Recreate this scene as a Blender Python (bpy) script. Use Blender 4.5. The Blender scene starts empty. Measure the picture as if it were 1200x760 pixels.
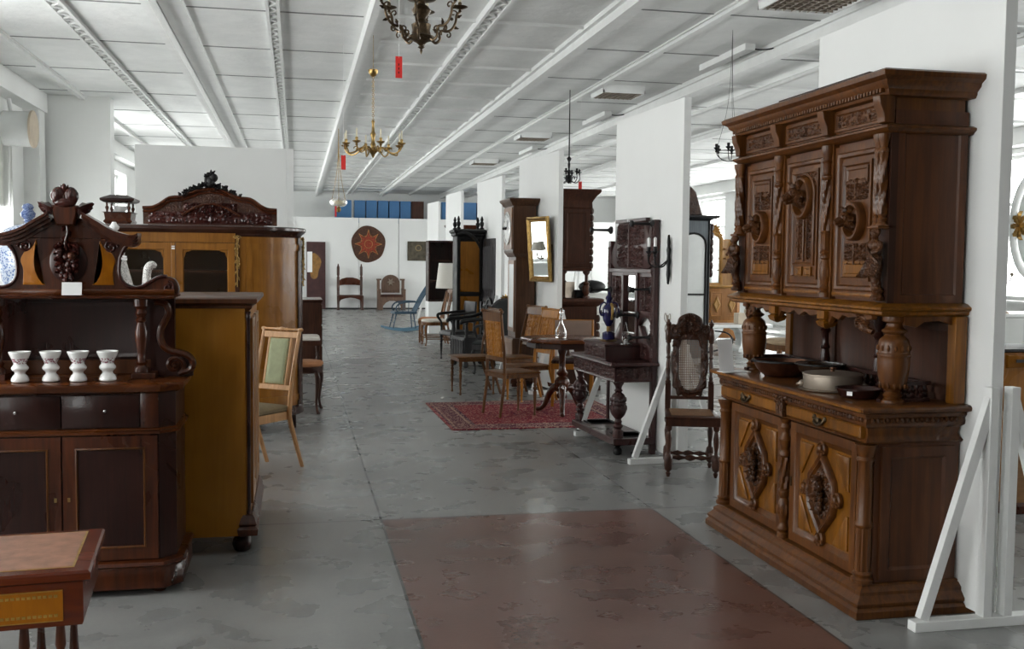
import bpy, math, random
from mathutils import Vector, Matrix
PI = math.pi
rnd = random.Random(7)
C = bpy.context.scene.collection
S = bpy.context.scene

# ------------------------------------------------------------ mesh builder
def FR(x=0, y=0, z=0):
    """(u,v,w) -> local x=u, z=v, sticking out to the front (-y) by w"""
    return Matrix(((1, 0, 0, x), (0, 0, -1, y), (0, 1, 0, z), (0, 0, 0, 1)))
def SD(x=0, y=0, z=0, s=1):
    """(u,v,w) -> local y=u*s, z=v, sticking out sideways to s*x by w"""
    return Matrix(((0, 0, s, x), (s, 0, 0, y), (0, 1, 0, z), (0, 0, 0, 1)))
def TR(x=0, y=0, z=0): return Matrix.Translation((x, y, z))
def RZ(a): return Matrix.Rotation(a, 4, 'Z')
def RX(a): return Matrix.Rotation(a, 4, 'X')
def RY(a): return Matrix.Rotation(a, 4, 'Y')

def offset_poly(p, d):
    if abs(d) < 1e-9: return list(p)
    n = len(p); out = []
    for i in range(n):
        a, b, c = Vector(p[i-1]), Vector(p[i]), Vector(p[(i+1) % n])
        e1 = (b-a); e2 = (c-b)
        if e1.length < 1e-9: e1 = e2
        if e2.length < 1e-9: e2 = e1
        e1 = e1.normalized(); e2 = e2.normalized()
        n1 = Vector((e1.y, -e1.x)); n2 = Vector((e2.y, -e2.x))
        m = n1+n2
        k = max(0.35, 1+n1.dot(n2))
        m = m*(d/k)
        out.append((b.x+m.x, b.y+m.y))
    return out

def crom(P, k=4):
    """smooth curve through the points (any dimension)"""
    P = [tuple(p) for p in P]; n = len(P); out = []
    for i in range(n-1):
        a, b, c, d = P[max(i-1, 0)], P[i], P[i+1], P[min(i+2, n-1)]
        for j in range(k):
            t = j/k
            out.append(tuple(.5*((2*b[q])+(-a[q]+c[q])*t+(2*a[q]-5*b[q]+4*c[q]-d[q])*t*t+(-a[q]+3*b[q]-3*c[q]+d[q])*t**3) for q in range(len(b))))
    out.append(P[-1]); return out
class MB:
    def __init__(s, M=None):
        s.v = []; s.f = []; s.M = M or Matrix()
    def at(s, M): s.M = M; return s
    def add(s, vs, fs):
        k = len(s.v)
        s.v += [tuple(s.M @ Vector(q)) for q in vs]
        s.f += [tuple(i+k for i in f) for f in fs]
        return s
    def box(s, x0, x1, y0, y1, z0, z1):
        v = [(x0,y0,z0),(x1,y0,z0),(x1,y1,z0),(x0,y1,z0),(x0,y0,z1),(x1,y0,z1),(x1,y1,z1),(x0,y1,z1)]
        return s.add(v, [(3,2,1,0),(4,5,6,7),(0,1,5,4),(1,2,6,5),(2,3,7,6),(3,0,4,7)])
    def bar(s, a, b, w, h, up=(0,0,1)):
        a = Vector(a); b = Vector(b); d = (b-a); L = d.length; d.normalize()
        u = Vector(up)
        if abs(d.dot(u)) > .98: u = Vector((0,1,0))
        r = d.cross(u).normalized(); u = r.cross(d)
        vs = []
        for q in (a, b):
            for sx, sz in ((-1,-1),(1,-1),(1,1),(-1,1)): vs.append(tuple(q+r*sx*w/2+u*sz*h/2))
        return s.add(vs, [(0,1,2,3),(7,6,5,4),(0,4,5,1),(1,5,6,2),(2,6,7,3),(3,7,4,0)])
    def ext(s, poly, prof, cap=True):
        """poly CCW outline, prof list of (outset, height)"""
        n = len(poly); vs = []; fs = []
        for o, w in prof: vs += [(q[0], q[1], w) for q in offset_poly(poly, o)]
        for k in range(len(prof)-1):
            for i in range(n):
                j = (i+1) % n
                fs.append((k*n+i, k*n+j, (k+1)*n+j, (k+1)*n+i))
        if cap:
            fs.append(tuple(reversed(range(n)))); m = (len(prof)-1)*n
            fs.append(tuple(range(m, m+n)))
        return s.add(vs, fs)
    def rect(s, x0, x1, y0, y1, prof): return s.ext([(x0,y0),(x1,y0),(x1,y1),(x0,y1)], prof)
    def lathe(s, prof, seg=16, x=0, y=0, z=0, lobes=0, amp=0, twist=0, zr=None):
        vs = []; fs = []
        for r, h in prof:
            for i in range(seg):
                t = 2*PI*i/seg; rr = r
                if lobes and (zr is None or zr[0] <= h <= zr[1]): rr = r*(1+amp*math.cos(lobes*t-twist*h))
                vs.append((x+rr*math.cos(t), y+rr*math.sin(t), z+h))
        n = len(prof)
        for k in range(n-1):
            for i in range(seg):
                j = (i+1) % seg
                fs.append((k*seg+i, k*seg+j, (k+1)*seg+j, (k+1)*seg+i))
        fs.append(tuple(reversed(range(seg)))); fs.append(tuple(range((n-1)*seg, n*seg)))
        return s.add(vs, fs)
    def tube(s, pts, r, seg=8, flat=1.0, up=None):
        n = len(pts); rs = list(r) if isinstance(r, (list, tuple)) else [r]*n
        if 3 <= n <= 12:
            q = crom([tuple(p)+(rr_,) for p, rr_ in zip(pts, rs)], 4); pts = [a[:3] for a in q]; rs = [max(.0005, a[3]) for a in q]
        pts = [Vector(p) for p in pts]; n = len(pts)
        vs = []; fs = []; N = None
        for i, p in enumerate(pts):
            d = (pts[min(i+1, n-1)]-pts[max(i-1, 0)])
            if d.length < 1e-9: d = Vector((0,0,1))
            d.normalize()
            if up is not None: N = Vector(up); N = (N-d*N.dot(d))
            elif N is None:
                N = Vector((0,0,1)) if abs(d.z) < .9 else Vector((1,0,0)); N = N-d*N.dot(d)
            else: N = N-d*N.dot(d)
            if N.length < 1e-6: N = Vector((1,0,0))-d*d.x
            N.normalize(); B = d.cross(N)
            for k in range(seg):
                t = 2*PI*k/seg
                vs.append(tuple(p+(N*math.cos(t)*flat+B*math.sin(t))*rs[i]))
        for i in range(n-1):
            for k in range(seg):
                j = (k+1) % seg
                fs.append((i*seg+k, i*seg+j, (i+1)*seg+j, (i+1)*seg+k))
        fs.append(tuple(reversed(range(seg)))); fs.append(tuple(range((n-1)*seg, n*seg)))
        return s.add(vs, fs)
    def ell(s, x, y, z, rx, ry, rz, seg=10, rings=7):
        vs = [(x, y, z-rz)]; fs = []
        for k in range(1, rings):
            a = -PI/2+PI*k/rings
            for i in range(seg):
                t = 2*PI*i/seg
                vs.append((x+rx*math.cos(a)*math.cos(t), y+ry*math.cos(a)*math.sin(t), z+rz*math.sin(a)))
        vs.append((x, y, z+rz)); m = len(vs)-1
        for i in range(seg):
            j = (i+1) % seg
            fs.append((0, 1+j, 1+i)); fs.append((m, m-seg+i, m-seg+j))
            for k in range(rings-2):
                a = 1+k*seg
                fs.append((a+i, a+j, a+seg+j, a+seg+i))
        return s.add(vs, fs)
    def torus(s, R, r, seg=24, sub=8, a0=0, a1=2*PI):
        pts = [(R*math.cos(a0+(a1-a0)*i/seg), R*math.sin(a0+(a1-a0)*i/seg), 0) for i in range(seg+1)]
        return s.tube(pts, r, sub, up=(0,0,1))
    def relief(s, w, h, fn, nx=24, ny=36, amp=.012, edge=True):
        """carved height field, centred at u=0, from v=0 to h, sticking out by w"""
        vs = []; fs = []
        for j in range(ny+1):
            for i in range(nx+1):
                u = -w/2+w*i/nx; v = h*j/ny
                e = 1.0
                if edge and (i in (0, nx) or j in (0, ny)): e = 0
                vs.append((u, v, amp*fn(u, v)*e))
        for j in range(ny):
            for i in range(nx):
                a = j*(nx+1)+i
                fs.append((a, a+1, a+nx+2, a+nx+1))
        return s.add(vs, fs)
    def leaf(s, p, d, L, w, up=(0,-1,0), curl=.3):
        """a small pointed leaf that starts at p and points along d"""
        p = Vector(p); d = Vector(d).normalized(); u = Vector(up)
        r = d.cross(u).normalized(); u = r.cross(d)
        n = 6; vs = []; fs = []
        for i in range(n+1):
            t = i/n; ww = w*math.sin(PI*min(1, t*.92+.08))**.8*(1+.25*math.cos(t*14)); c = p+d*L*t+u*curl*L*t*t
            vs += [tuple(c-r*ww*.5-u*.2*w), tuple(c+u*w*.25), tuple(c+r*ww*.5-u*.2*w)]
        for i in range(n):
            a = i*3
            fs += [(a, a+1, a+4, a+3), (a+1, a+2, a+5, a+4)]
        k = len(vs); vs += [tuple(Vector(q)-u*w*.25) for q in vs]
        fs += [tuple(k+q for q in reversed(f)) for f in fs]
        return s.add(vs, fs)

def spiral(x, z, R, turns, a0, sgn=1, y=0, n=26, k=.14):
    out = []
    for i in range(n+1):
        t = i/n; r = R*(1-t*(1-k)); a = a0+sgn*turns*2*PI*t
        out.append((x+r*math.cos(a), y, z+r*math.sin(a)))
    return out

def carve(seed, w, h, cell=.05, sym=True):
    """scrolling foliage as a height function over (-w/2..w/2, 0..h)"""
    r = random.Random(seed); sp = []
    nu = max(1, round((w/2 if sym else w)/cell)); nv = max(1, round(h/cell))
    for j in range(nv):
        for i in range(nu):
            u0 = (i+.5)*((w/2 if sym else w)/nu); v0 = (j+.5)*h/nv
            if not sym: u0 -= w/2
            sp.append((u0+r.uniform(-.2,.2)*cell, v0+r.uniform(-.2,.2)*cell, cell*r.uniform(.5,.68), r.choice((-1,1)), r.uniform(0,6)))
    def fn(u, v):
        uu = abs(u) if sym else u
        best = 0
        for cx, cy, R, sg, ph in sp:
            dx = uu-cx; dy = v-cy; d = math.hypot(dx, dy)
            if d < R:
                t = math.atan2(dy, dx)
                q = .5+.5*math.cos(sg*t+ph+7.5*d/R)
                best = max(best, (q**1.3)*(1-(d/R)**4)*(.8+.2*math.cos(5*t+ph)))
        if sym and abs(u) < cell*.16: best = max(best, .9)
        return best
    return fn

# ------------------------------------------------------------ objects
def part(name, mb, mat, parent=None, label=None, smooth=40, bevel=0, stuff=False):
    me = bpy.data.meshes.new(name)
    me.from_pydata(mb.v, [], mb.f); me.update()
    me.materials.append(mat)
    if smooth:
        me.polygons.foreach_set('use_smooth', [True]*len(me.polygons))
        me.set_sharp_from_angle(angle=math.radians(smooth))
    o = bpy.data.objects.new(name, me); C.objects.link(o)
    if parent: o.parent = parent
    if label: o['label'] = label
    if stuff: o['kind'] = 'stuff'
    if bevel:
        b = o.modifiers.new('bevel', 'BEVEL'); b.width = bevel; b.segments = 2; b.limit_method = 'ANGLE'; b.angle_limit = math.radians(50)
        b.harden_normals = False
    return o
def thing(name, label, cat, loc=(0,0,0), rz=0, group=None):
    o = bpy.data.objects.new(name, None); C.objects.link(o)
    o.empty_display_size = .1
    o.location = loc; o.rotation_euler = (0, 0, rz)
    return tag(o, label, cat, group)
def tag(o, label, cat, group=None):
    o['label'] = label; o['category'] = cat
    if group: o['group'] = group
    return o
def solo(name, mb, mat, label, cat, loc=(0,0,0), rz=0, group=None, **k):
    o = part(name, mb, mat, **k); o.location = loc; o.rotation_euler = (0, 0, rz)
    return tag(o, label, cat, group)
def struct(name, mb, mat, **k):
    o = part(name, mb, mat, **k); o['kind'] = 'structure'; return o
def kids(o): return [c for c in bpy.data.objects if c.parent == o]
def dup(root, loc, rz, label, group=None):
    def cp(o, par):
        c = o.copy(); C.objects.link(c); c.parent = par
        for ch in kids(o): cp(ch, c)
        return c
    r = cp(root, None); r.location = loc; r.rotation_euler = (0, 0, rz); r['label'] = label
    if group: r['group'] = group
    return r

# ------------------------------------------------------------ materials
def nodes(name):
    m = bpy.data.materials.new(name); m.use_nodes = True
    nt = m.node_tree; b = nt.nodes['Principled BSDF']
    return m, nt, b
def N(nt, t, **k):
    n = nt.nodes.new(t)
    for a, v in k.items():
        if a in n.inputs: n.inputs[a].default_value = v
        else: setattr(n, a, v)
    return n
def ramp(nt, src, cols, pos=None):
    r = nt.nodes.new('ShaderNodeValToRGB'); e = r.color_ramp.elements
    while len(e) < len(cols): e.new(.5)
    for i, c in enumerate(cols):
        e[i].color = (*c, 1); e[i].position = pos[i] if pos else i/(len(cols)-1)
    nt.links.new(src, r.inputs[0]); return r.outputs[0]
def plain(name, col, rough=.5, metal=0, spec=.5, var=.08, scale=8, bump=0, bscale=60, coat=0, alpha=None):
    m, nt, b = nodes(name); L = nt.links.new
    tc = N(nt, 'ShaderNodeTexCoord')
    n = N(nt, 'ShaderNodeTexNoise'); n.inputs['Scale'].default_value = scale; n.inputs['Detail'].default_value = 4
    L(tc.outputs['Object'], n.inputs['Vector'])
    L(ramp(nt, n.outputs[0], [tuple(c*(1-var) for c in col), tuple(min(1, c*(1+var)) for c in col)], [.3, .7]), b.inputs['Base Color'])
    b.inputs['Roughness'].default_value = rough; b.inputs['Metallic'].default_value = metal
    b.inputs['Specular IOR Level'].default_value = spec
    b.inputs['Coat Weight'].default_value = coat; b.inputs['Coat Roughness'].default_value = .1
    if bump:
        n2 = N(nt, 'ShaderNodeTexNoise'); n2.inputs['Scale'].default_value = bscale; n2.inputs['Detail'].default_value = 5
        L(tc.outputs['Object'], n2.inputs['Vector'])
        bp = N(nt, 'ShaderNodeBump'); bp.inputs['Strength'].default_value = bump; bp.inputs['Distance'].default_value = .01
        L(n2.outputs[0], bp.inputs['Height']); L(bp.outputs[0], b.inputs['Normal'])
    return m
def sat(c, k=1.22):
    l = sum(c)/3; return tuple(max(.001, l+(q-l)*k) for q in c)
def wood(name, dark, light, rough=.33, sc=1.0, axis='z', coat=.25, carved=0, patch=.35, wear=.3):
    """polished wood: long grain, broad figure, darker pores and rubbed lighter patches"""
    m, nt, b = nodes(name); L = nt.links.new
    tc = N(nt, 'ShaderNodeTexCoord'); mp = N(nt, 'ShaderNodeMapping')
    s = {'z': (22, 22, 1.6), 'x': (1.6, 22, 22), 'y': (22, 1.6, 22)}[axis]
    mp.inputs['Scale'].default_value = tuple(q*sc for q in s)
    L(tc.outputs['Object'], mp.inputs['Vector'])
    g = N(nt, 'ShaderNodeTexNoise'); g.inputs['Scale'].default_value = 1.6; g.inputs['Detail'].default_value = 7; g.inputs['Roughness'].default_value = .62; g.inputs['Distortion'].default_value = .6
    L(mp.outputs[0], g.inputs['Vector'])
    f = N(nt, 'ShaderNodeTexNoise'); f.inputs['Scale'].default_value = 2.2*sc; f.inputs['Detail'].default_value = 3; f.inputs['Distortion'].default_value = 1.2
    L(tc.outputs['Object'], f.inputs['Vector'])
    mix = N(nt, 'ShaderNodeMath', operation='MULTIPLY_ADD'); mix.inputs[1].default_value = patch
    L(f.outputs[0], mix.inputs[0])
    m2 = N(nt, 'ShaderNodeMath', operation='MULTIPLY'); m2.inputs[1].default_value = 1-patch
    L(g.outputs[0], m2.inputs[0]); L(m2.outputs[0], mix.inputs[2])
    dark = sat(dark); light = sat(light)
    mid = tuple((a+c)/2*.95 for a, c in zip(dark, light))
    col = ramp(nt, mix.outputs[0], [dark, mid, light], [.34, .5, .66])
    L(col, b.inputs['Base Color'])
    rr = N(nt, 'ShaderNodeMapRange'); rr.inputs['From Min'].default_value = .3; rr.inputs['From Max'].default_value = .7
    rr.inputs['To Min'].default_value = rough*.8; rr.inputs['To Max'].default_value = rough*1.3
    L(f.outputs[0], rr.inputs['Value']); L(rr.outputs[0], b.inputs['Roughness'])
    b.inputs['Specular IOR Level'].default_value = .32; b.inputs['Coat Weight'].default_value = coat*.35; b.inputs['Coat Roughness'].default_value = .12
    bp = N(nt, 'ShaderNodeBump'); bp.inputs['Strength'].default_value = .12; bp.inputs['Distance'].default_value = .004
    L(g.outputs[0], bp.inputs['Height'])
    if carved:
        vr = N(nt, 'ShaderNodeTexVoronoi'); vr.inputs['Scale'].default_value = carved; vr.feature = 'SMOOTH_F1'
        n3 = N(nt, 'ShaderNodeTexNoise'); n3.inputs['Scale'].default_value = carved*.5; L(tc.outputs['Object'], n3.inputs['Vector'])
        mx = N(nt, 'ShaderNodeVectorMath', operation='MULTIPLY_ADD'); mx.inputs[1].default_value = (.06,)*3
        L(n3.outputs['Color'], mx.inputs[0]); L(tc.outputs['Object'], mx.inputs[2]); L(mx.outputs[0], vr.inputs['Vector'])
        b2 = N(nt, 'ShaderNodeBump'); b2.inputs['Strength'].default_value = .8; b2.inputs['Distance'].default_value = .008
        L(vr.outputs['Distance'], b2.inputs['Height']); L(bp.outputs[0], b2.inputs['Normal']); L(b2.outputs[0], b.inputs['Normal'])
    else: L(bp.outputs[0], b.inputs['Normal'])
    return m

M = {}
M['walnut'] = wood('walnut', (.032,.012,.006), (.135,.054,.019), .34)
M['walnut_gold'] = wood('walnut golden', (.065,.026,.008), (.235,.100,.026), .34)
M['walnut_carved'] = wood('walnut carved', (.022,.009,.005), (.105,.043,.018), .32, carved=70)
M['walnut_side'] = wood('walnut side panel', (.040,.016,.009), (.105,.042,.020), .38, sc=.7)
M['mahog'] = wood('mahogany', (.020,.006,.004), (.085,.026,.012), .28, coat=.4)
M['mahog_x'] = wood('mahogany rail', (.030,.009,.005), (.125,.040,.014), .25, axis='x', coat=.4)
M['mahog_dark'] = wood('mahogany dark', (.010,.0035,.003), (.034,.011,.008), .3, coat=.3)
M['mahog_carved'] = wood('mahogany carved', (.018,.006,.006), (.06,.018,.014), .2, coat=.5)
M['amber'] = wood('amber burl veneer', (.20,.070,.010), (.38,.150,.024), .28, sc=1.6, patch=.7)
M['honey'] = wood('honey veneer', (.24,.105,.024), (.41,.195,.050), .42, sc=.6, patch=.7, coat=.1)
M['honey_case'] = wood('honey walnut case', (.16,.068,.020), (.31,.145,.046), .3, sc=.8, patch=.5)
M['case_top'] = wood('dark case top', (.022,.010,.008), (.06,.027,.02), .22, axis='x', coat=.5)
M['oak_chair'] = wood('pale oak', (.32,.18,.09), (.54,.33,.185), .4)
M['chair_brown'] = wood('chair walnut', (.055,.022,.008), (.17,.075,.026), .45, coat=.05)
M['chair_amber'] = wood('amber beech', (.20,.080,.016), (.42,.19,.05), .48, coat=.05)
M['plum'] = wood('plum brown oak', (.018,.008,.008), (.062,.026,.024), .3)
M['plum_carved'] = wood('plum brown carved oak', (.016,.007,.007), (.075,.032,.028), .3, carved=80)
M['dark_oak'] = wood('dark stained oak', (.022,.009,.006), (.078,.032,.02), .36)
M['dark_oak_carved'] = wood('dark carved oak', (.022,.009,.006), (.07,.03,.018), .3, carved=60)
M['ebony'] = wood('ebonised wood', (.003,.003,.0035), (.010,.009,.0095), .5, coat=.0)
M['ebony_grey'] = wood('worn ebonised wood', (.006,.0055,.006), (.030,.026,.028), .5, coat=.0)
M['teal_wood'] = wood('slate blue painted wood', (.10,.115,.128), (.17,.19,.205), .45)
M['grey_wood'] = wood('weathered wood', (.085,.055,.042), (.19,.13,.10), .55, coat=0)
M['pine'] = wood('honey pine', (.22,.12,.045), (.40,.235,.10), .4)
M['pine_dark'] = wood('honey oak', (.15,.065,.022), (.27,.13,.05), .4)
M['red_desk'] = wood('red mahogany', (.06,.012,.006), (.145,.034,.014), .24, axis='x', coat=.5)
M['leather_top'] = plain('mottled tan leather', (.30,.14,.085), .42, var=.28, scale=22, bump=.15, bscale=200)
M['gilt_inlay'] = plain('gilded inlay', (.36,.22,.05), .45, metal=.3, var=.25, scale=60)
M['gold'] = plain('gilt bronze', (.36,.23,.08), .36, metal=.9, var=.3, scale=40)
M['brass'] = plain('aged brass', (.36,.24,.09), .32, metal=.95, var=.3, scale=30)
M['bronze'] = plain('dark bronze', (.10,.07,.042), .35, metal=.85, var=.4, scale=40)
M['iron'] = plain('black iron', (.012,.012,.013), .45, metal=.5)
M['copper'] = plain('aged copper', (.26,.13,.08), .3, metal=.95, var=.4, scale=15)
M['tin'] = plain('tarnished tin', (.32,.27,.22), .42, metal=.75, var=.2, scale=12)
M['steel'] = plain('bright tinned metal', (.55,.55,.55), .22, metal=1, var=.1)
M['porcelain'] = plain('white porcelain', (.80,.80,.79), .12, coat=.5, var=.01)
M['ceramic_blue'] = plain('cobalt porcelain', (.012,.012,.07), .1, coat=.6, var=.3, scale=30)
M['white_paint'] = plain('white board', (.80,.81,.80), .6, var=.025, scale=1.3)
M['batten'] = plain('white painted batten', (.78,.79,.78), .5, var=.04, scale=6, bump=.05)
M['wall'] = plain('white wall plaster', (.76,.77,.755), .8, var=.05, scale=.8, bump=.12, bscale=30)
M['paper'] = plain('white card', (.85,.85,.85), .6, var=.01)
M['red_paper'] = plain('red tag', (.75,.03,.025), .6, var=.03)
M['candle'] = plain('ivory candle', (.72,.66,.50), .5, var=.05)
M['green_cloth'] = plain('sage green cloth', (.27,.29,.17), .85, var=.08, scale=30, bump=.2, bscale=300)
M['olive_seat'] = plain('olive brown seat cloth', (.15,.11,.055), .85, var=.12, scale=30, bump=.2, bscale=300)
M['orange_cloth'] = plain('terracotta velvet', (.40,.17,.07), .8, var=.15, scale=14)
M['cream_cloth'] = plain('cream upholstery', (.62,.58,.52), .85, var=.06, scale=20, bump=.1)
M['beige_cloth'] = plain('beige upholstery', (.42,.31,.20), .85, var=.08, scale=20)
M['tan_board'] = plain('taupe leather', (.22,.145,.11), .5, var=.08, scale=8)
M['black_cloth'] = plain('black green velvet', (.008,.011,.010), .7, var=.3)
M['shade'] = plain('linen lamp shade', (.62,.60,.55), .8, var=.03, scale=60)
M['blue_panel'] = plain('blue laminate', (.055,.17,.36), .45, var=.12, scale=2)
M['cast_white'] = plain('white enamel', (.72,.74,.73), .2, coat=.3, var=.03)
M['beige_disc'] = plain('beige fabric', (.52,.44,.34), .7)
M['gap'] = plain('dark gap', (.015,.015,.016), .8)
M['joint'] = plain('grey joint', (.22,.225,.225), .8)
M['white_cloth'] = plain('white dust sheet', (.70,.70,.66), .85, var=.06, bump=.2, bscale=20)

def mk_mirror():
    m, nt, b = nodes('mirror glass'); b.inputs['Base Color'].default_value = (.72,.75,.74,1); b.inputs['Metallic'].default_value = 1; b.inputs['Roughness'].default_value = .04; return m
def mk_glass(name='clear glass', col=(1,1,1), rough=.02, thin=True):
    m, nt, b = nodes(name)
    if thin:
        nt.nodes.remove(b); L = nt.links.new
        out = nt.nodes['Material Output']; t = N(nt, 'ShaderNodeBsdfTransparent'); g = N(nt, 'ShaderNodeBsdfGlossy'); mx = N(nt, 'ShaderNodeMixShader'); lw = N(nt, 'ShaderNodeLayerWeight'); fr = N(nt, 'ShaderNodeMath', operation='MULTIPLY_ADD'); pw = N(nt, 'ShaderNodeMath', operation='POWER')
        t.inputs['Color'].default_value = (*col, 1); g.inputs['Roughness'].default_value = .03
        lw.inputs[0].default_value = .5; pw.inputs[1].default_value = 4; fr.inputs[1].default_value = .6; fr.inputs[2].default_value = .03; L(lw.outputs['Facing'], pw.inputs[0]); L(pw.outputs[0], fr.inputs[0]); L(fr.outputs[0], mx.inputs[0]); L(t.outputs[0], mx.inputs[1]); L(g.outputs[0], mx.inputs[2]); L(mx.outputs[0], out.inputs[0])
    else:
        b.inputs['Base Color'].default_value = (*col, 1); b.inputs['Transmission Weight'].default_value = 1; b.inputs['Roughness'].default_value = rough
    return m
M['mirror'] = mk_mirror(); M['pane'] = mk_glass(col=(1,1,1)); M['crystal'] = mk_glass('crystal', thin=False, col=(.96,.98,.98), rough=.06)
M['milk'] = mk_glass('opal glass', thin=False, col=(.9,.85,.72), rough=.5)

def mk_cup():
    """white glaze with a band of rosy flower pattern"""
    m, nt, b = nodes('porcelain with rose band'); L = nt.links.new
    tc = N(nt, 'ShaderNodeTexCoord'); sp = N(nt, 'ShaderNodeSeparateXYZ'); L(tc.outputs['Object'], sp.inputs[0])
    a = N(nt, 'ShaderNodeMath', operation='GREATER_THAN'); a.inputs[1].default_value = .088; L(sp.outputs[2], a.inputs[0])
    c = N(nt, 'ShaderNodeMath', operation='LESS_THAN'); c.inputs[1].default_value = .113; L(sp.outputs[2], c.inputs[0])
    ab = N(nt, 'ShaderNodeMath', operation='MULTIPLY'); L(a.outputs[0], ab.inputs[0]); L(c.outputs[0], ab.inputs[1])
    v = N(nt, 'ShaderNodeTexVoronoi'); v.inputs['Scale'].default_value = 110; L(tc.outputs['Object'], v.inputs['Vector'])
    r = N(nt, 'ShaderNodeMath', operation='LESS_THAN'); r.inputs[1].default_value = .48; L(v.outputs['Distance'], r.inputs[0])
    f = N(nt, 'ShaderNodeMath', operation='MULTIPLY'); L(ab.outputs[0], f.inputs[0]); L(r.outputs[0], f.inputs[1])
    mx = N(nt, 'ShaderNodeMix', data_type='RGBA'); mx.inputs[6].default_value = (.8,.8,.79,1); mx.inputs[7].default_value = (.30,.11,.15,1)
    L(f.outputs[0], mx.inputs[0]); L(mx.outputs[2], b.inputs['Base Color']); b.inputs['Roughness'].default_value = .12; b.inputs['Coat Weight'].default_value = .4
    return m
M['cup'] = mk_cup()
def mk_speckle(name, base, dots, scale, th=.35):
    m, nt, b = nodes(name); L = nt.links.new; tc = N(nt, 'ShaderNodeTexCoord')
    v = N(nt, 'ShaderNodeTexVoronoi'); v.inputs['Scale'].default_value = scale; L(tc.outputs['Object'], v.inputs['Vector'])
    r = N(nt, 'ShaderNodeMath', operation='LESS_THAN'); r.inputs[1].default_value = th; L(v.outputs['Distance'], r.inputs[0])
    mx = N(nt, 'ShaderNodeMix', data_type='RGBA'); mx.inputs[6].default_value = (*base, 1); mx.inputs[7].default_value = (*dots, 1)
    L(r.outputs[0], mx.inputs[0]); L(mx.outputs[2], b.inputs['Base Color']); b.inputs['Roughness'].default_value = .2; return m
M['speckled'] = mk_speckle('speckled ceramic', (.74,.73,.70), (.22,.20,.20), 150, .38)
M['blue_white'] = mk_speckle('blue and white porcelain', (.50,.56,.66), (.10,.16,.36), 60, .42)
M['knob_blue'] = mk_speckle('blue patterned porcelain', (.20,.26,.42), (.04,.07,.22), 120, .45)

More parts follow.
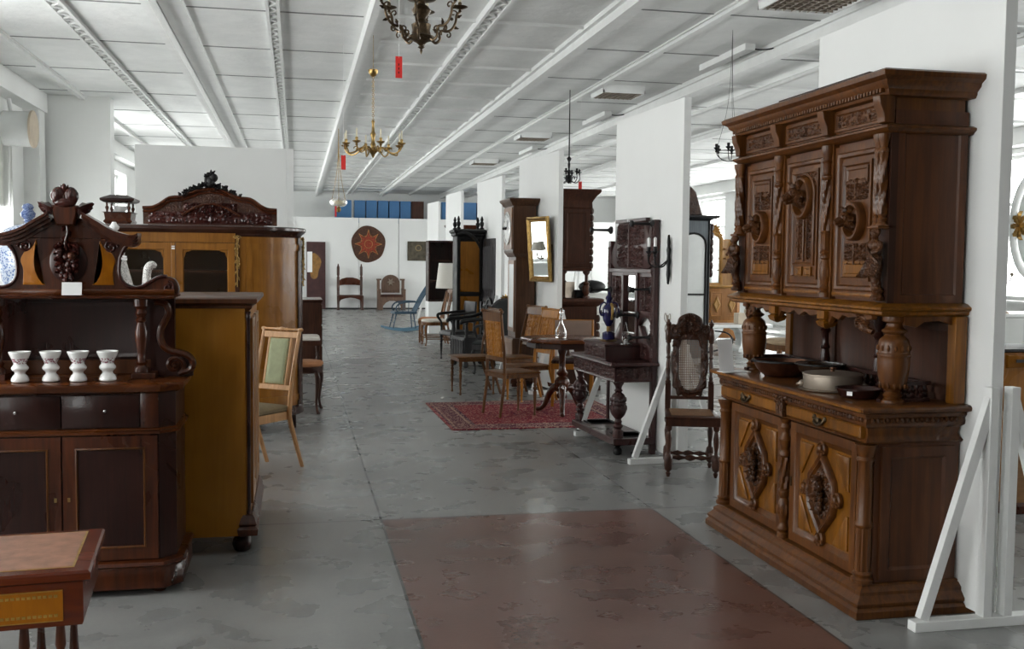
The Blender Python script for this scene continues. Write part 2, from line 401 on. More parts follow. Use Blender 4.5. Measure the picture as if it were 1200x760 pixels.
def mk_floor():
    m, nt, b = nodes('worn polished terrazzo floor'); L = nt.links.new
    tc = N(nt, 'ShaderNodeTexCoord'); sp = N(nt, 'ShaderNodeSeparateXYZ'); L(tc.outputs['Object'], sp.inputs[0])
    def noise(sc, det=5, rough=.6, vec=None):
        n = N(nt, 'ShaderNodeTexNoise'); n.inputs['Scale'].default_value = sc; n.inputs['Detail'].default_value = det; n.inputs['Roughness'].default_value = rough
        L(vec or tc.outputs['Object'], n.inputs['Vector']); return n.outputs[0]
    def op(o, a, c=None, d=None):
        q = N(nt, 'ShaderNodeMath', operation=o)
        for i, z in enumerate((a, c, d)):
            if z is None: continue
            if isinstance(z, (int, float)): q.inputs[i].default_value = z
            else: L(z, q.inputs[i])
        return q.outputs[0]
    big = noise(.55, 4); mid = noise(3.5, 5, .5); fine = noise(45, 3, .6)
    grey = ramp(nt, op('MULTIPLY_ADD', mid, .5, op('MULTIPLY', big, .5)), [(.125,.127,.124),(.212,.214,.209),(.30,.302,.295)], [.27,.5,.73])
    red = ramp(nt, op('MULTIPLY_ADD', mid, .6, op('MULTIPLY', big, .4)), [(.075,.034,.027),(.132,.064,.050),(.19,.115,.095)], [.27,.5,.73])
    X, Y = sp.outputs[0], sp.outputs[1]
    wob = op('MULTIPLY', op('SUBTRACT', noise(2.5, 3), .5), .012)
    Xw = op('ADD', X, wob)
    inx = op('MULTIPLY', op('GREATER_THAN', Xw, .515), op('LESS_THAN', Xw, 2.27))
    iny = op('LESS_THAN', op('ADD', Y, wob), 6.27)
    msk = op('MULTIPLY', inx, iny)
    mx = N(nt, 'ShaderNodeMix', data_type='RGBA'); L(msk, mx.inputs[0]); L(grey, mx.inputs[6]); L(red, mx.inputs[7])
    # chips and specks
    ch = N(nt, 'ShaderNodeTexVoronoi'); ch.inputs['Scale'].default_value = 90; L(tc.outputs['Object'], ch.inputs['Vector'])
    spk = op('MULTIPLY', op('GREATER_THAN', noise(70, 1, .5), .74), .3)
    m3 = N(nt, 'ShaderNodeMix', data_type='RGBA'); L(spk, m3.inputs[0]); L(mx.outputs[2], m3.inputs[6]); m3.inputs[7].default_value = (.08,.08,.08,1)
    f2 = op('MULTIPLY_ADD', fine, .3, .85)
    m4 = N(nt, 'ShaderNodeMix', data_type='RGBA', blend_type='MULTIPLY'); m4.inputs[0].default_value = 1
    L(m3.outputs[2], m4.inputs[6])
    cb = N(nt, 'ShaderNodeCombineXYZ'); [L(f2, cb.inputs[i]) for i in range(3)]; L(cb.outputs[0], m4.inputs[7])
    # joints between the poured slabs
    def line(c, pos, w): return op('LESS_THAN', op('ABSOLUTE', op('SUBTRACT', c, pos)), w)
    jx = op('MAXIMUM', line(Xw, .51, .007), op('MAXIMUM', line(Xw, 2.27, .006), op('MAXIMUM', line(X, -1.25, .005), line(X, 4.03, .005))))
    ym = op('PINGPONG', op('SUBTRACT', Y, 6.28), 1.76)
    jy = op('LESS_THAN', ym, .009)
    jj = op('MAXIMUM', jx, jy)
    m5 = N(nt, 'ShaderNodeMix', data_type='RGBA'); L(op('MULTIPLY', jj, .92), m5.inputs[0]); L(m4.outputs[2], m5.inputs[6]); m5.inputs[7].default_value = (.035,.037,.037,1)
    L(m5.outputs[2], b.inputs['Base Color'])
    rg = ramp(nt, mid, [(.20,)*3, (.38,)*3], [.2,.8]); L(rg, b.inputs['Roughness'])
    b.inputs['Specular IOR Level'].default_value = .5
    bp = N(nt, 'ShaderNodeBump'); bp.inputs['Strength'].default_value = .06; bp.inputs['Distance'].default_value = .01
    L(op('SUBTRACT', fine, op('MULTIPLY', jj, 1.0)), bp.inputs['Height']); L(bp.outputs[0], b.inputs['Normal'])
    return m
M['floor'] = mk_floor()
def mk_ceiling():
    m, nt, b = nodes('painted concrete ceiling'); L = nt.links.new; tc = N(nt, 'ShaderNodeTexCoord')
    n = N(nt, 'ShaderNodeTexNoise'); n.inputs['Scale'].default_value = 1.5; n.inputs['Detail'].default_value = 7; n.inputs['Roughness'].default_value = .65; L(tc.outputs['Object'], n.inputs['Vector'])
    L(ramp(nt, n.outputs[0], [(.74,.755,.745),(.85,.86,.85)], [.35,.65]), b.inputs['Base Color']); b.inputs['Roughness'].default_value = .75
    n2 = N(nt, 'ShaderNodeTexNoise'); n2.inputs['Scale'].default_value = 9; n2.inputs['Detail'].default_value = 8; L(tc.outputs['Object'], n2.inputs['Vector'])
    bp = N(nt, 'ShaderNodeBump'); bp.inputs['Strength'].default_value = .35; bp.inputs['Distance'].default_value = .03; L(n2.outputs[0], bp.inputs['Height']); L(bp.outputs[0], b.inputs['Normal'])
    return m
M['ceiling'] = mk_ceiling()
def mk_rug():
    """red ground, cream flecked border bands, navy guard stripes"""
    m, nt, b = nodes('patterned wool rug'); L = nt.links.new; tc = N(nt, 'ShaderNodeTexCoord'); sp = N(nt, 'ShaderNodeSeparateXYZ'); L(tc.outputs['Object'], sp.inputs[0])
    def op(o, a, c=None, d=None):
        q = N(nt, 'ShaderNodeMath', operation=o)
        for i, z in enumerate((a, c, d)):
            if z is None: continue
            if isinstance(z, (int, float)): q.inputs[i].default_value = z
            else: L(z, q.inputs[i])
        return q.outputs[0]
    ex = op('SUBTRACT', RUG[0]/2, op('ABSOLUTE', sp.outputs[0])); ey = op('SUBTRACT', RUG[1]/2, op('ABSOLUTE', sp.outputs[1]))
    e = op('MINIMUM', ex, ey)
    r = nt.nodes.new('ShaderNodeValToRGB'); r.color_ramp.interpolation = 'CONSTANT'; L(op('MULTIPLY', e, 2), r.inputs[0])
    stops = [(0,(.20,.008,.02)),(.05,(.06,.015,.04)),(.09,(.30,.18,.14)),(.13,(.09,.012,.03)),(.42,(.34,.22,.17)),(.47,(.06,.012,.035)),(.54,(.20,.010,.022))]
    el = r.color_ramp.elements
    while len(el) < len(stops): el.new(.5)
    for i, (p, c) in enumerate(stops): el[i].position = p; el[i].color = (*c, 1)
    am = N(nt, 'ShaderNodeVectorMath', operation='ABSOLUTE'); L(tc.outputs['Object'], am.inputs[0])
    v = N(nt, 'ShaderNodeTexVoronoi'); v.inputs['Scale'].default_value = 13; L(am.outputs[0], v.inputs['Vector'])
    v2 = N(nt, 'ShaderNodeTexNoise'); v2.inputs['Scale'].default_value = 26; v2.inputs['Detail'].default_value = 5; v2.inputs['Distortion'].default_value = 1.5; L(am.outputs[0], v2.inputs['Vector'])
    k1 = op('GREATER_THAN', op('SINE', op('MULTIPLY', v.outputs['Distance'], 22)), .1)
    k2 = op('GREATER_THAN', v2.outputs[0], .49)
    inb = op('MULTIPLY_ADD', op('LESS_THAN', e, .27), .30, .46)
    mx = N(nt, 'ShaderNodeMix', data_type='RGBA'); L(op('MULTIPLY', op('MULTIPLY', k1, k2), inb), mx.inputs[0]); L(r.outputs[0], mx.inputs[6]); mx.inputs[7].default_value = (.55,.40,.31,1)
    k3 = op('LESS_THAN', v2.outputs[0], .44)
    m2 = N(nt, 'ShaderNodeMix', data_type='RGBA'); L(op('MULTIPLY', k3, .6), m2.inputs[0]); L(mx.outputs[2], m2.inputs[6]); m2.inputs[7].default_value = (.04,.01,.035,1)
    L(m2.outputs[2], b.inputs['Base Color']); b.inputs['Roughness'].default_value = .95; b.inputs['Specular IOR Level'].default_value = .1
    return m
RUG = (1.95, 1.88)
M['rug'] = mk_rug()
EXPO = 1.0
# ================================================================ ROOM
XL, XR, YB, YF, HC = -3.84, 12.5, -4.0, 37.0, 4.0
struct('floor', MB().box(XL-.3, XR+.3, YB-.3, YF+.3, -.2, 0), M['floor'], smooth=0)
struct('ceiling', MB().box(XL-.3, XR+.3, YB-.3, YF+.3, HC, HC+.2), M['ceiling'], smooth=0)
def wall_with_windows(name, x0, x1, wins, z0, z1):
    mb = MB(); y = YB
    for a, b in wins:
        mb.box(x0, x1, y, a, 0, HC); mb.box(x0, x1, a, b, 0, z0); mb.box(x0, x1, a, b, z1, HC); y = b
    mb.box(x0, x1, y, YF, 0, HC)
    return struct(name, mb, M['wall'], smooth=0)
LW = [(-1.5+4.9*i, .7+4.9*i) for i in range(0, 8)]
RW = [(-2.8+3.5*i, -.5+3.5*i) for i in range(1, 11)]
wall_with_windows('wall_left', XL-.35, XL, LW, .9, 3.5)
wall_with_windows('wall_right', XR, XR+.35, RW, 1.0, 3.6)
struct('wall_back', MB().box(XL-.3, XR+.3, YB-.3, YB, 0, HC), plain('dark brown reflection damper', (.07,.05,.04), .6), smooth=0)  # unseen wall; dark finish added to keep camera-facing wood from reflecting white
struct('wall_front', MB().box(XL-.3, XR+.3, YF, YF+.3, 0, HC), M['wall'], smooth=0)
k = 1
def window(a, b, x, z0, z1, s):
    global k
    f = MB()
    for p, q in ((a, a+.07), (b-.07, b), ((a+b)/2-.035, (a+b)/2+.035)): f.box(x-.03, x+.03, p, q, z0, z1)
    for p, q in ((z0, z0+.07), (z1-.07, z1), (z0+1.7, z0+1.76)): f.box(x-.028, x+.028, a, b, p, q)
    fr = struct('window_%d' % k, f, M['batten'], smooth=0)
    part('pane', MB().box(x-.004, x+.004, a+.05, b-.05, z0+.05, z1-.05), M['pane'], fr, smooth=0)
    sill = MB().box(min(x, x+s*.36), max(x, x+s*.36), a-.05, b+.05, z0-.04, z0)
    part('window_sill', sill, M['batten'], fr, smooth=0)
    k += 1
    L = bpy.data.lights.new('daylight', 'AREA'); L.shape = 'RECTANGLE'; L.size = b-a; L.size_y = z1-z0
    L.cycles.is_portal = True
    o = bpy.data.objects.new('daylight', L); C.objects.link(o)
    o.location = (x-s*.12, (a+b)/2, (z0+z1)/2)
    o.rotation_euler = Vector((s, 0, 0)).to_track_quat('-Z', 'Y').to_euler()
DAY = 42
for a, b in LW: window(a, b, XL-.25, .9, 3.5, 1)
for a, b in RW: window(a, b, XR+.25, 1.0, 3.6, -1)
bl = thing('roller_blind', 'pale roller blind half lowered over the window at the left edge', 'blind', (XL-.12, 14.3, 2.32))
part('cloth', MB().box(-.003,.003,-1.1,1.1,0,1.14), M['white_cloth'], bl, smooth=0)
part('roller', MB(TR(0,0,1.13) @ RX(PI/2)).lathe([(.03,-1.1),(.03,1.1)], 12), M['batten'], bl)
part('bottom_bar', MB().box(-.012,.012,-1.1,1.1,-.03,0), M['batten'], bl, smooth=0)
# baseboard
struct('baseboard_front', MB().box(XL, XR, YF-.03, YF, 0, .1), M['batten'], smooth=0)
# roller blind on the left window, half way down
# ceiling beams run away from the camera
def beam(n, x, w, d, mat='batten', lattice=False):
    mb = MB()
    if lattice:
        mb.box(x-w/2, x-w/2+.03, YB, YF, HC-d, HC); mb.box(x+w/2-.03, x+w/2, YB, YF, HC-d, HC)
        y = YB+.2; sgn = 1
        while y < YF-.4:
            mb.bar((x-sgn*(w/2-.02), y, HC-d*.7), (x+sgn*(w/2-.02), y+.13, HC-d*.7), .025, .02); y += .13; sgn = -sgn
    else:
        mb.box(x-w/2, x+w/2, YB, YF, HC-d*.35, HC); mb.box(x-w*.28, x+w*.28, YB, YF, HC-d, HC-d*.35+.002)
    struct('trim_%d' % n, mb, M[mat], smooth=0)
beam(1, -3.1, .12, .06); beam(2, -2.2, .16, .05, lattice=True); beam(4, -.21, .13, .06, lattice=True)
beam(6, 1.84, .17, .07, lattice=True); beam(7, 2.98, .22, .13); beam(8, 4.0, .12, .05)
beam(11, 7.4, .2, .12); beam(12, 9.6, .12, .06)
# deep beams with a shadow side
struct('trim_3', MB().box(-1.33, -1.25, YB, YF, HC-.17, HC).box(-1.24, -1.02, YB, YF, HC-.05, HC), M['batten'], smooth=0)
struct('trim_5', MB().box(.68, .74, YB, YF, HC-.15, HC).box(.74, .90, YB, YF, HC-.04, HC), M['batten'], smooth=0)
mb = MB().box(5.06, 5.30, YB, YF, HC-.05, HC).box(5.1, 5.2, YB, YF, HC-.16, HC-.05)
struct('trim_9', mb, M['batten'], smooth=0)
struct('trim_10', MB().tube([(6.1, YB, HC-.07), (6.1, YF, HC-.07)], .035, 8), M['batten'])
# cross joints in the slab: fine dark gaps at the left, white battens further right
mb = MB()
for i in range(22):
    y = -3.0+1.85*i+.4
    mb.box(-3.84, .66, y, y+.022, HC-.006, HC)
    mb.box(2.98, 12.5, y+.9, y+.922, HC-.006, HC)
struct('trim_13', mb, M['joint'], smooth=0)
mb = MB()
for i in range(34): mb.box(.9, 2.9, -3+1.2*i, -2.955+1.2*i, HC-.03, HC)
struct('trim_14', mb, M['batten'], smooth=0)
mb = MB()
for i in range(20): mb.box(5.3, 12.4, -3+2.0*i, -2.94+2.0*i, HC-.03, HC)
struct('trim_15', mb, M['batten'], smooth=0)
# long low edge beam over the left and right windows
struct('trim_16', MB().box(XL, XL+.25, YB, YF, HC-.28, HC), M['wall'], smooth=0)
struct('trim_17', MB().box(XR-.3, XR, YB, YF, HC-.3, HC), M['wall'], smooth=0)
for i, y in enumerate((11.6, 16.0, 21.9, 26.9)):
    struct('trim_%d' % (18+i), MB().box(XL, XL+.22, y, y+.35, 0, HC-.27), M['wall'], smooth=0)

# partition that closes off the far end
mb = MB()
x = XL
segs = [(-3.84, -1.9), (-1.88, -.02), (0, 2.0), (2.02, 3.3), (3.32, 5.4), (5.42, 8.0), (8.02, 12.5)]
for i, (a, b) in enumerate(segs):
    mb.box(a, b, 33.9, 33.98, .04, 2.98)
struct('wall_far_partition', mb, M['white_paint'], smooth=0)
struct('gap_shade_far', MB().box(XL, XR, 33.88, 33.99, 0, .045), M['gap'], smooth=0)  # near-black strip paints in the shaded gap under the partition boards
# blocks of blue laminate cupboards on a rail above the partition
struct('trim_30', MB().box(.5, 12.0, 35.0, 35.7, 2.78, 2.85), M['batten'], smooth=0)
def blue_cab(x, w, mat, label, grp):
    t = thing('wall_cupboard', label, 'cupboard', (x, 35.05, 2.85), 0, grp)
    part('body', MB().box(0, w, .02, .5, 0, .77), M[mat], t, smooth=0, bevel=.004)
    part('door', MB().rect(.012, w-.012, .0, .019, [(0, .012), (0, .755)]), M[mat], t, smooth=0, bevel=.004)
for i in range(6):
    blue_cab([1.28,1.93,2.32,2.72,3.10,3.47][i], [.55,.36,.36,.35,.34,.36][i], 'blue_panel', 'blue laminate cupboard in the row above the far white partition, left of the hanging-panel line', 'blue cupboards above the far partition')
blue_cab(3.86, .42, 'dark_oak', 'brown laminate cupboard ending the blue row above the far partition', None)
for i in range(3): blue_cab(4.9+.62*i, .58, 'blue_panel', 'blue cupboard seen high between the free-standing white panels at the far end', 'blue cupboards between the panels')

# white partition boards facing the camera on the left
def board(name, x0, x1, y, z1, label, thick=.09):
    t = thing(name, label, 'partition', ((x0+x1)/2, y, 0))
    w = (x1-x0)/2
    part('board', MB().box(-w, w, 0, thick, .02, z1), M['white_paint'], t, smooth=0, bevel=.004)
    part('foot', MB().box(-w+.2, -w+.28, -.25, thick+.25, 0, .05).box(w-.28, w-.2, -.25, thick+.25, 0, .05), M['batten'], t, smooth=0)
    return t
board('partition_board', -2.03, -.12, 14.0, 3.06, 'wide white partition board standing behind the wire-front bookcase')
struct('trim_31', MB().box(-.118, -.03, 13.99, 14.1, 0, 3.06), M['batten'], smooth=0)
struct('wall_pier', MB().box(XL, -2.86, 16.4, 16.75, 0, HC).box(-2.86, -2.72, 16.4, 16.75, 0, HC), M['wall'], smooth=0)

# ---------------------------------------------------------------- free-standing white panels along the aisle
def panel(n, x, y, x2, y2, z1, label, feet=(.12, .88), hw=.36, fz=1.02):
    """stands from (x,y) near end to (x2,y2) far end"""
    L = math.hypot(x2-x, y2-y); a = math.atan2(x2-x, y2-y)
    t = thing('display_panel', label, 'partition', (x, y, 0), -a, 'white display panels along the aisle')
    part('board', MB().box(-.03, .03, 0, L, .03, z1), M['white_paint'], t, smooth=0, bevel=.003)
    for q in feet:
        yy = q if q < 1 and n == 0 else q*L
        f = part('foot', MB().box(-hw, hw, yy-.03, yy+.03, 0, .045), M['batten'], t, smooth=0, bevel=.003)
        br = MB()
        for s in (-1, 1):
            br.bar((s*(hw-.05), yy, .05), (s*.055, yy, fz-.05), .045, .04, up=(0,1,0))
        part('brace', br, M['batten'], t, smooth=0, bevel=.002)
        up = MB()
        for s in (-1, 1): up.box(s*.052-.021, s*.052+.021, yy-.028, yy+.028, .045, fz)
        part('upright', up, M['batten'], t, smooth=0, bevel=.002)
    return t
panel(0, 3.05, 3.985, 3.04, 5.6, 2.93, 'near white display panel behind the big carved sideboard, with a braced foot', feet=(-.032,), hw=.41, fz=1.07)
panel(1, 3.01, 7.66, 2.93, 9.15, 2.90, 'white display panel behind the carved hall stand, nearest after the sideboard', feet=(.045, .955), hw=.42, fz=.95)
panel(2, 3.12, 12.0, 3.0, 13.7, 2.94, 'white display panel with the gilt mirror hung on it', feet=(.03, .95))
panel(3, 3.42, 17.0, 3.30, 18.7, 3.04, 'white display panel between the longcase clock and the black carved armoire')
panel(4, 3.52, 22.0, 3.42, 23.6, 3.12, 'white display panel behind the lamp with the pale drum shade')
panel(5, 3.60, 26.2, 3.48, 27.5, 3.13, 'farthest white display panel, above the dark open cupboard')

# ---------------------------------------------------------------- ceiling fittings
def louvre(x, y, s, label, z=HC-.1, sy=None):
    sy = sy or s
    t = thing('ceiling_light', label, 'ceiling light', (x, y, z))
    part('housing', MB().box(-s/2, s/2, -sy/2, sy/2, .03, .1).box(-s/2, -s/2+.02, -sy/2, sy/2, -.01, .03).box(s/2-.02, s/2, -sy/2, sy/2, -.01, .03).box(-s/2, s/2, -sy/2, -sy/2+.02, -.01, .03).box(-s/2, s/2, sy/2-.02, sy/2, -.01, .03), M['batten'], t, smooth=0)
    g = MB(); n = 9
    for i in range(1, n):
        p = -s/2+s*i/n; q = -sy/2+sy*i/n
        g.box(p-.003, p+.003, -sy/2+.02, sy/2-.02, -.008, .028); g.box(-s/2+.02, s/2-.02, q-.003, q+.003, -.008, .028)
    part('louvre', g, M['tin'], t, smooth=0)
louvre(4.45, 8.4, .72, 'louvred ceiling light at the top edge, nearest the camera')
louvre(4.35, 13.7, .6, 'louvred ceiling light above the white panel with the hall stand')
louvre(4.35, 18.9, .6, 'third louvred ceiling light from the camera, beyond the square one over the hall stand panel')
louvre(4.35, 24.0, .6, 'farthest louvred ceiling light, near the end wall')
for i, y in enumerate((11.2, 16.4, 21.5)):
    t = thing('strip_light', ['narrow strip light on the ceiling between the two nearest louvred lights', 'narrow strip light on the ceiling between the second and third louvred lights', 'narrow strip light on the ceiling before the farthest louvred light'][i], 'ceiling light', (4.85, y, HC-.07))
    part('housing', MB().box(-.06, .06, -.65, .65, 0, .07), M['batten'], t, smooth=0, bevel=.004)
    part('cable', MB().tube([(.02, -.6, .03), (.1, -.68, .0), (.22, -.72, .01), (.26, -.7, .05)], .008, 6), M['iron'], t)

def drip_pan(mb, x, y, z, r=.05):
    mb.lathe([(.008,0),(.016,.006),(.010,.02),(r*.6,.03),(r,.042),(r*.96,.047),(.014,.04),(.014,.06),(.017,.075),(.012,.085)], 12, x, y, z)
# big bronze chandelier
t = thing('bronze_chandelier', 'dark bronze chandelier with scrolled arms cut off by the top edge', 'chandelier', (.95, 8.0, 3.19))
b = MB().lathe([(.002,.0),(.012,.03),(.008,.045),(.03,.06),(.016,.075),(.045,.10),(.10,.125),(.115,.15),(.085,.165),(.075,.20),(.085,.25),(.05,.275),(.035,.30),(.06,.33),(.085,.37),(.065,.40),(.035,.42),(.03,.44),(.12,.46),(.13,.475),(.05,.49),(.03,.52),(.02,.6),(.03,.63),(.012,.66),(.012,.80)], 18)
part('stem', b, M['bronze'], t)
for i in range(6):
    a = i*PI/3+.26
    arm = MB(RZ(a)); pts = [(.09,0,.14),(.13,0,.11),(.17,0,.14),(.17,0,.19),(.19,0,.22),(.24,0,.22),(.29,0,.25),(.32,0,.31),(.33,0,.37),(.36,0,.40)]
    arm.tube(pts, [.012,.013,.012,.011,.012,.012,.011,.011,.011,.010], 8)
    for (cx, cz, R, a0, sg) in ((.155,.20,.035,-.5,1),(.30,.38,.035,0,1),(.25,.19,.03,1.5,-1)): arm.tube(spiral(cx, cz, R, .9, a0, sg, n=12), .007, 6)
    for (px, pz, dx, dz) in ((.17,.16,-.6,.6),(.22,.23,.2,1),(.3,.27,1,-.4),(.33,.35,1,.5)): arm.leaf((px,0,pz), (dx,0,dz), .05, .025)
    drip_pan(arm, .36, 0, .40, .07)
    ar = part('arm', arm, M['bronze'], t)
    part('candle', MB(RZ(a)).lathe([(.011,.46),(.011,.56),(.004,.565)], 10, .36), M['candle'], ar)
part('chain', MB().tube([(0,0,.78),(0,0,(HC-3.19)/.9)], .006, 6), M['bronze'], t); t.scale = (.9,.9,.9)
# brass chandelier with chain and ceiling cup
t = thing('brass_chandelier', 'slender brass chandelier with candle arms and a gilt cup on its chain', 'chandelier', (.80, 11.0, 2.70))
b = MB().lathe([(.002,-.02),(.015,0),(.02,.02),(.04,.04),(.05,.055),(.025,.075),(.02,.10),(.03,.12),(.018,.15),(.02,.2),(.03,.23),(.016,.26),(.012,.34),(.02,.36),(.008,.38)], 14)
part('stem', b, M['brass'], t)
for i in range(8):
    a = i*PI/4+.2; R_ = .34 if i % 2 else .29
    arm = MB(RZ(a)).tube([(.03,0,.06),(.09,0,.09),(.14,0,.075),(.20,0,.035),(.26,0,.02),(R_-.02,0,.05),(R_,0,.09)], .0085, 6)
    arm.tube(spiral(.18, .07, .03, .8, 0, 1, n=10), .005, 6); arm.leaf((.12,0,.08), (1,0,-.5), .06, .025)
    drip_pan(arm, R_, 0, .08, .045)
    ar = part('arm', arm, M['brass'], t)
    part('candle', MB(RZ(a)).lathe([(.009,.14),(.009,.25),(.003,.256)], 8, R_), M['candle'], ar)
ch = MB()
for i in range(22):
    z = .38+i*.022
    ch.at(TR(0,0,z) @ RZ(PI/2*(i % 2)) @ RX(PI/2)).torus(.011, .003, 8, 5)
ch.at(Matrix()).tube([(0,0,.86),(0,0,1.3)], .003, 5)
part('chain', ch, M['brass'], t)
part('ceiling_cup', MB().lathe([(.01,.83),(.03,.84),(.05,.87),(.052,.9),(.045,.905),(.01,.90)], 14), M['brass'], t)
# small iron chandelier over the second cabinet
t = thing('iron_chandelier', 'small dark chandelier hanging above the tall dark cabinet with a red tag', 'chandelier', (3.75, 14.0, 2.72))
part('stem', MB().lathe([(.002,-.02),(.03,.0),(.055,.04),(.05,.08),(.02,.11),(.03,.15),(.012,.18),(.02,.25),(.012,.28),(.035,.33),(.01,.36),(.006,1.28)], 12), M['iron'], t)
for i in range(6):
    a = i*PI/3
    arm = MB(RZ(a)).tube([(.03,0,.04),(.07,0,.0),(.12,0,.0),(.16,0,.05),(.155,0,.1)], .006, 6); arm.tube(spiral(.09,.06,.03,.9,-1,1,n=10), .005, 6)
    drip_pan(arm, .155, 0, .1, .03); part('arm', arm, M['iron'], t)
# wire chandelier right
t = thing('wire_chandelier', 'bare wire hoop chandelier left of the big sideboard cornice', 'chandelier', (4.4, 10.0, 2.66))
h = MB()
for a in (0, PI/3, 2*PI/3): h.at(RZ(a)).tube([(.15*math.cos(q), 0, .09-.09*math.sin(q)) for q in [PI*i/12 for i in range(13)]], .004, 5)
h.at(TR(0,0,.1)).torus(.15, .004, 24, 5)
part('hoop', h, M['iron'], t)
for i in range(6):
    p = MB(); drip_pan(p, .15*math.cos(i*PI/3), .15*math.sin(i*PI/3), .09, .03)
    part('candle_cup', p, M['iron'], t)
p = MB()
for a in (.4, 2.5, 4.6): p.tube([(.15*math.cos(a), .15*math.sin(a), .1), (.03*math.cos(a), .03*math.sin(a), .6), (0,0,HC-2.66)], .002, 4)
part('hanger', p, M['iron'], t)
# oil lamp
t = thing('hanging_oil_lamp', 'hanging oil lamp with ribbed opal glass shade in front of the far wall', 'lamp', (.72, 18.0, 2.52))
part('shade', MB().lathe([(.06,.16),(.14,.10),(.145,.06),(.12,.02),(.08,.0),(.078,.004),(.115,.024),(.138,.06),(.132,.10),(.055,.155)], 20, lobes=10, amp=.04), M['milk'], t)
part('font', MB().lathe([(.01,-.10),(.03,-.09),(.045,-.05),(.03,-.02),(.015,.0),(.02,.03)], 14), M['brass'], t)
part('chimney', MB().lathe([(.02,.02),(.03,.06),(.02,.12),(.018,.20)], 12), M['pane'], t)
p = MB()
for i in range(3):
    a = i*2*PI/3+.5; p.tube([(.14*math.cos(a), .14*math.sin(a), .08), (.02*math.cos(a), .02*math.sin(a), .7), (0,0,1.48)], .005, 5)
part('chain', p, M['brass'], t)
part('price_tag', MB().box(-.07,-.04,-.15,-.147,-.18,-.0), M['red_paper'], t, label='small red tag', smooth=0)
# hanging red tags
for (x, y, z, h, lab) in ((.71, 7.3, 2.88, .15, 'red paper tag hanging below the big bronze chandelier'), (.49, 11.0, 2.55, .15, 'red paper tag hanging below the left of the brass chandelier'), (3.86, 13.8, 2.60, .12, 'small red tag above the tall dark cabinet')):
    t = thing('price_tag', lab, 'tag', (x, y, z))
    part('card', MB().box(-.024, .024, -.001, .001, 0, h), M['red_paper'], t, smooth=0)
    part('string', MB().tube([(0,0,h-.01),(.0,0,HC-z)], .0015, 6), M['paper'], t, smooth=0)
    if h > .14 and y < 8:
        w = MB()
        for i in range(3): w.box(-.004, .003, -.0016, -.001, .03+.028*i, .045+.028*i)
        part('lettering', w, M['mahog_dark'], t, smooth=0)
# ventilation drum on the left wall
t = thing('wall_ventilator', 'white ventilation drum with a beige end on the left wall', 'ventilator', (XL, 15.0, 3.32))
part('drum', MB(RY(PI/2)).lathe([(.20,0),(.235,.01),(.235,.34),(.22,.36)], 28), M['cast_white'], t)
part('end_disc', MB(RY(PI/2)).lathe([(.245,.355),(.25,.36),(.25,.385),(.24,.39)], 28), M['beige_disc'], t)
part('pipe', MB().tube([(.06,0,-.2),(.06,0,-2.9)], .012, 6).tube([(.1,0,.2),(.06,0,.45),(.02,0,.6)], .03, 8), M['batten'], t)
# ================================================================ LEFT SIDE
def turned(h, r, style='leg'):
    if style == 'leg':
        P = [(.55,0),(.75,.03),(.5,.06),(.45,.10),(.6,.30),(.85,.55),(.9,.62),(.55,.66),(.95,.70),(.95,.73),(.55,.76),(.8,.80),(.6,.84),(1,.86),(1,1)]
    elif style == 'baluster':
        P = [(.9,0),(.9,.06),(.5,.09),(.6,.12),(.45,.15),(.55,.25),(.95,.42),(.9,.52),(.5,.62),(.4,.68),(.65,.72),(.45,.76),(.6,.84),(.55,.90),(.85,.93),(.85,1)]
    elif style == 'spindle':
        P = [(.5,0),(.8,.04),(.5,.1),(.4,.3),(.9,.55),(.5,.8),(.4,.86),(.7,.9),(.5,1)]
    return [(r*a, h*b) for a, b in P]

# ---- writing table, lower left corner
t = thing('writing_table', 'red-brown table with mottled leather top and gilded apron in the lower left corner', 'table', (-.975, 3.03, 0), .09)
W, D_, H_ = .42, .225, .772
top = MB().rect(-W, W, -D_, D_, [(-.008,H_-.030),(0,H_-.024),(.0,H_-.006),(-.006,H_)])
part('tabletop', top, M['red_desk'], t)
part('leather_inlay', MB().rect(-W+.05, W-.05, -D_+.05, D_-.035, [(0,H_-.002),(0,H_+.0015)]), M['leather_top'], t, smooth=0)
part('gilt_border', MB().rect(-W+.044, W-.044, -D_+.044, D_-.029, [(0,H_-.002),(0,H_+.0008)]), M['gilt_inlay'], t, smooth=0)
ap = MB().rect(-W+.02, W-.02, -D_+.015, D_-.015, [(-.02,H_-.155),(-.004,H_-.15),(0,H_-.14),(0,H_-.028)])
part('apron', ap, M['red_desk'], t)
inl = MB(FR(0, -D_+.015, 0)).rect(-W+.07, W-.07, H_-.135, H_-.05, [(0,-.002),(0,.002)])
o_ = part('inlay_panel', inl, M['amber'], t, smooth=0)
ln = MB(FR(0, -D_+.013, 0))
x = -W+.085
while x < W-.09:
    for zz in (H_-.066, H_-.118): ln.rect(x, x+.009, zz-.004, zz+.004, [(0,0),(-.001,.0015)])
    x += .013
for zz in (H_-.133, H_-.052): ln.rect(-W+.072, W-.072, zz-.001, zz+.001, [(0,0),(0,.0012)])
part('gilt_tooling', ln, M['gilt_inlay'], o_, smooth=0)
for sx in (-1, 1):
    for q in (.27, .33, .22) if False else (0, 1):
        for sy in (-1, 1):
            part('leg', MB().lathe(turned(H_-.155, .021, 'spindle'), 12, sx*(W-.085-q*.09), sy*(D_-.075)), M['mahog'], t)
part('stretcher', MB().box(-W+.08, W-.08, -.02, .02, .12, .15).box(-W+.06, -W+.1, -D_+.06, D_-.06, .1, .13).box(W-.1, W-.06, -D_+.06, D_-.06, .1, .13), M['mahog'], t)

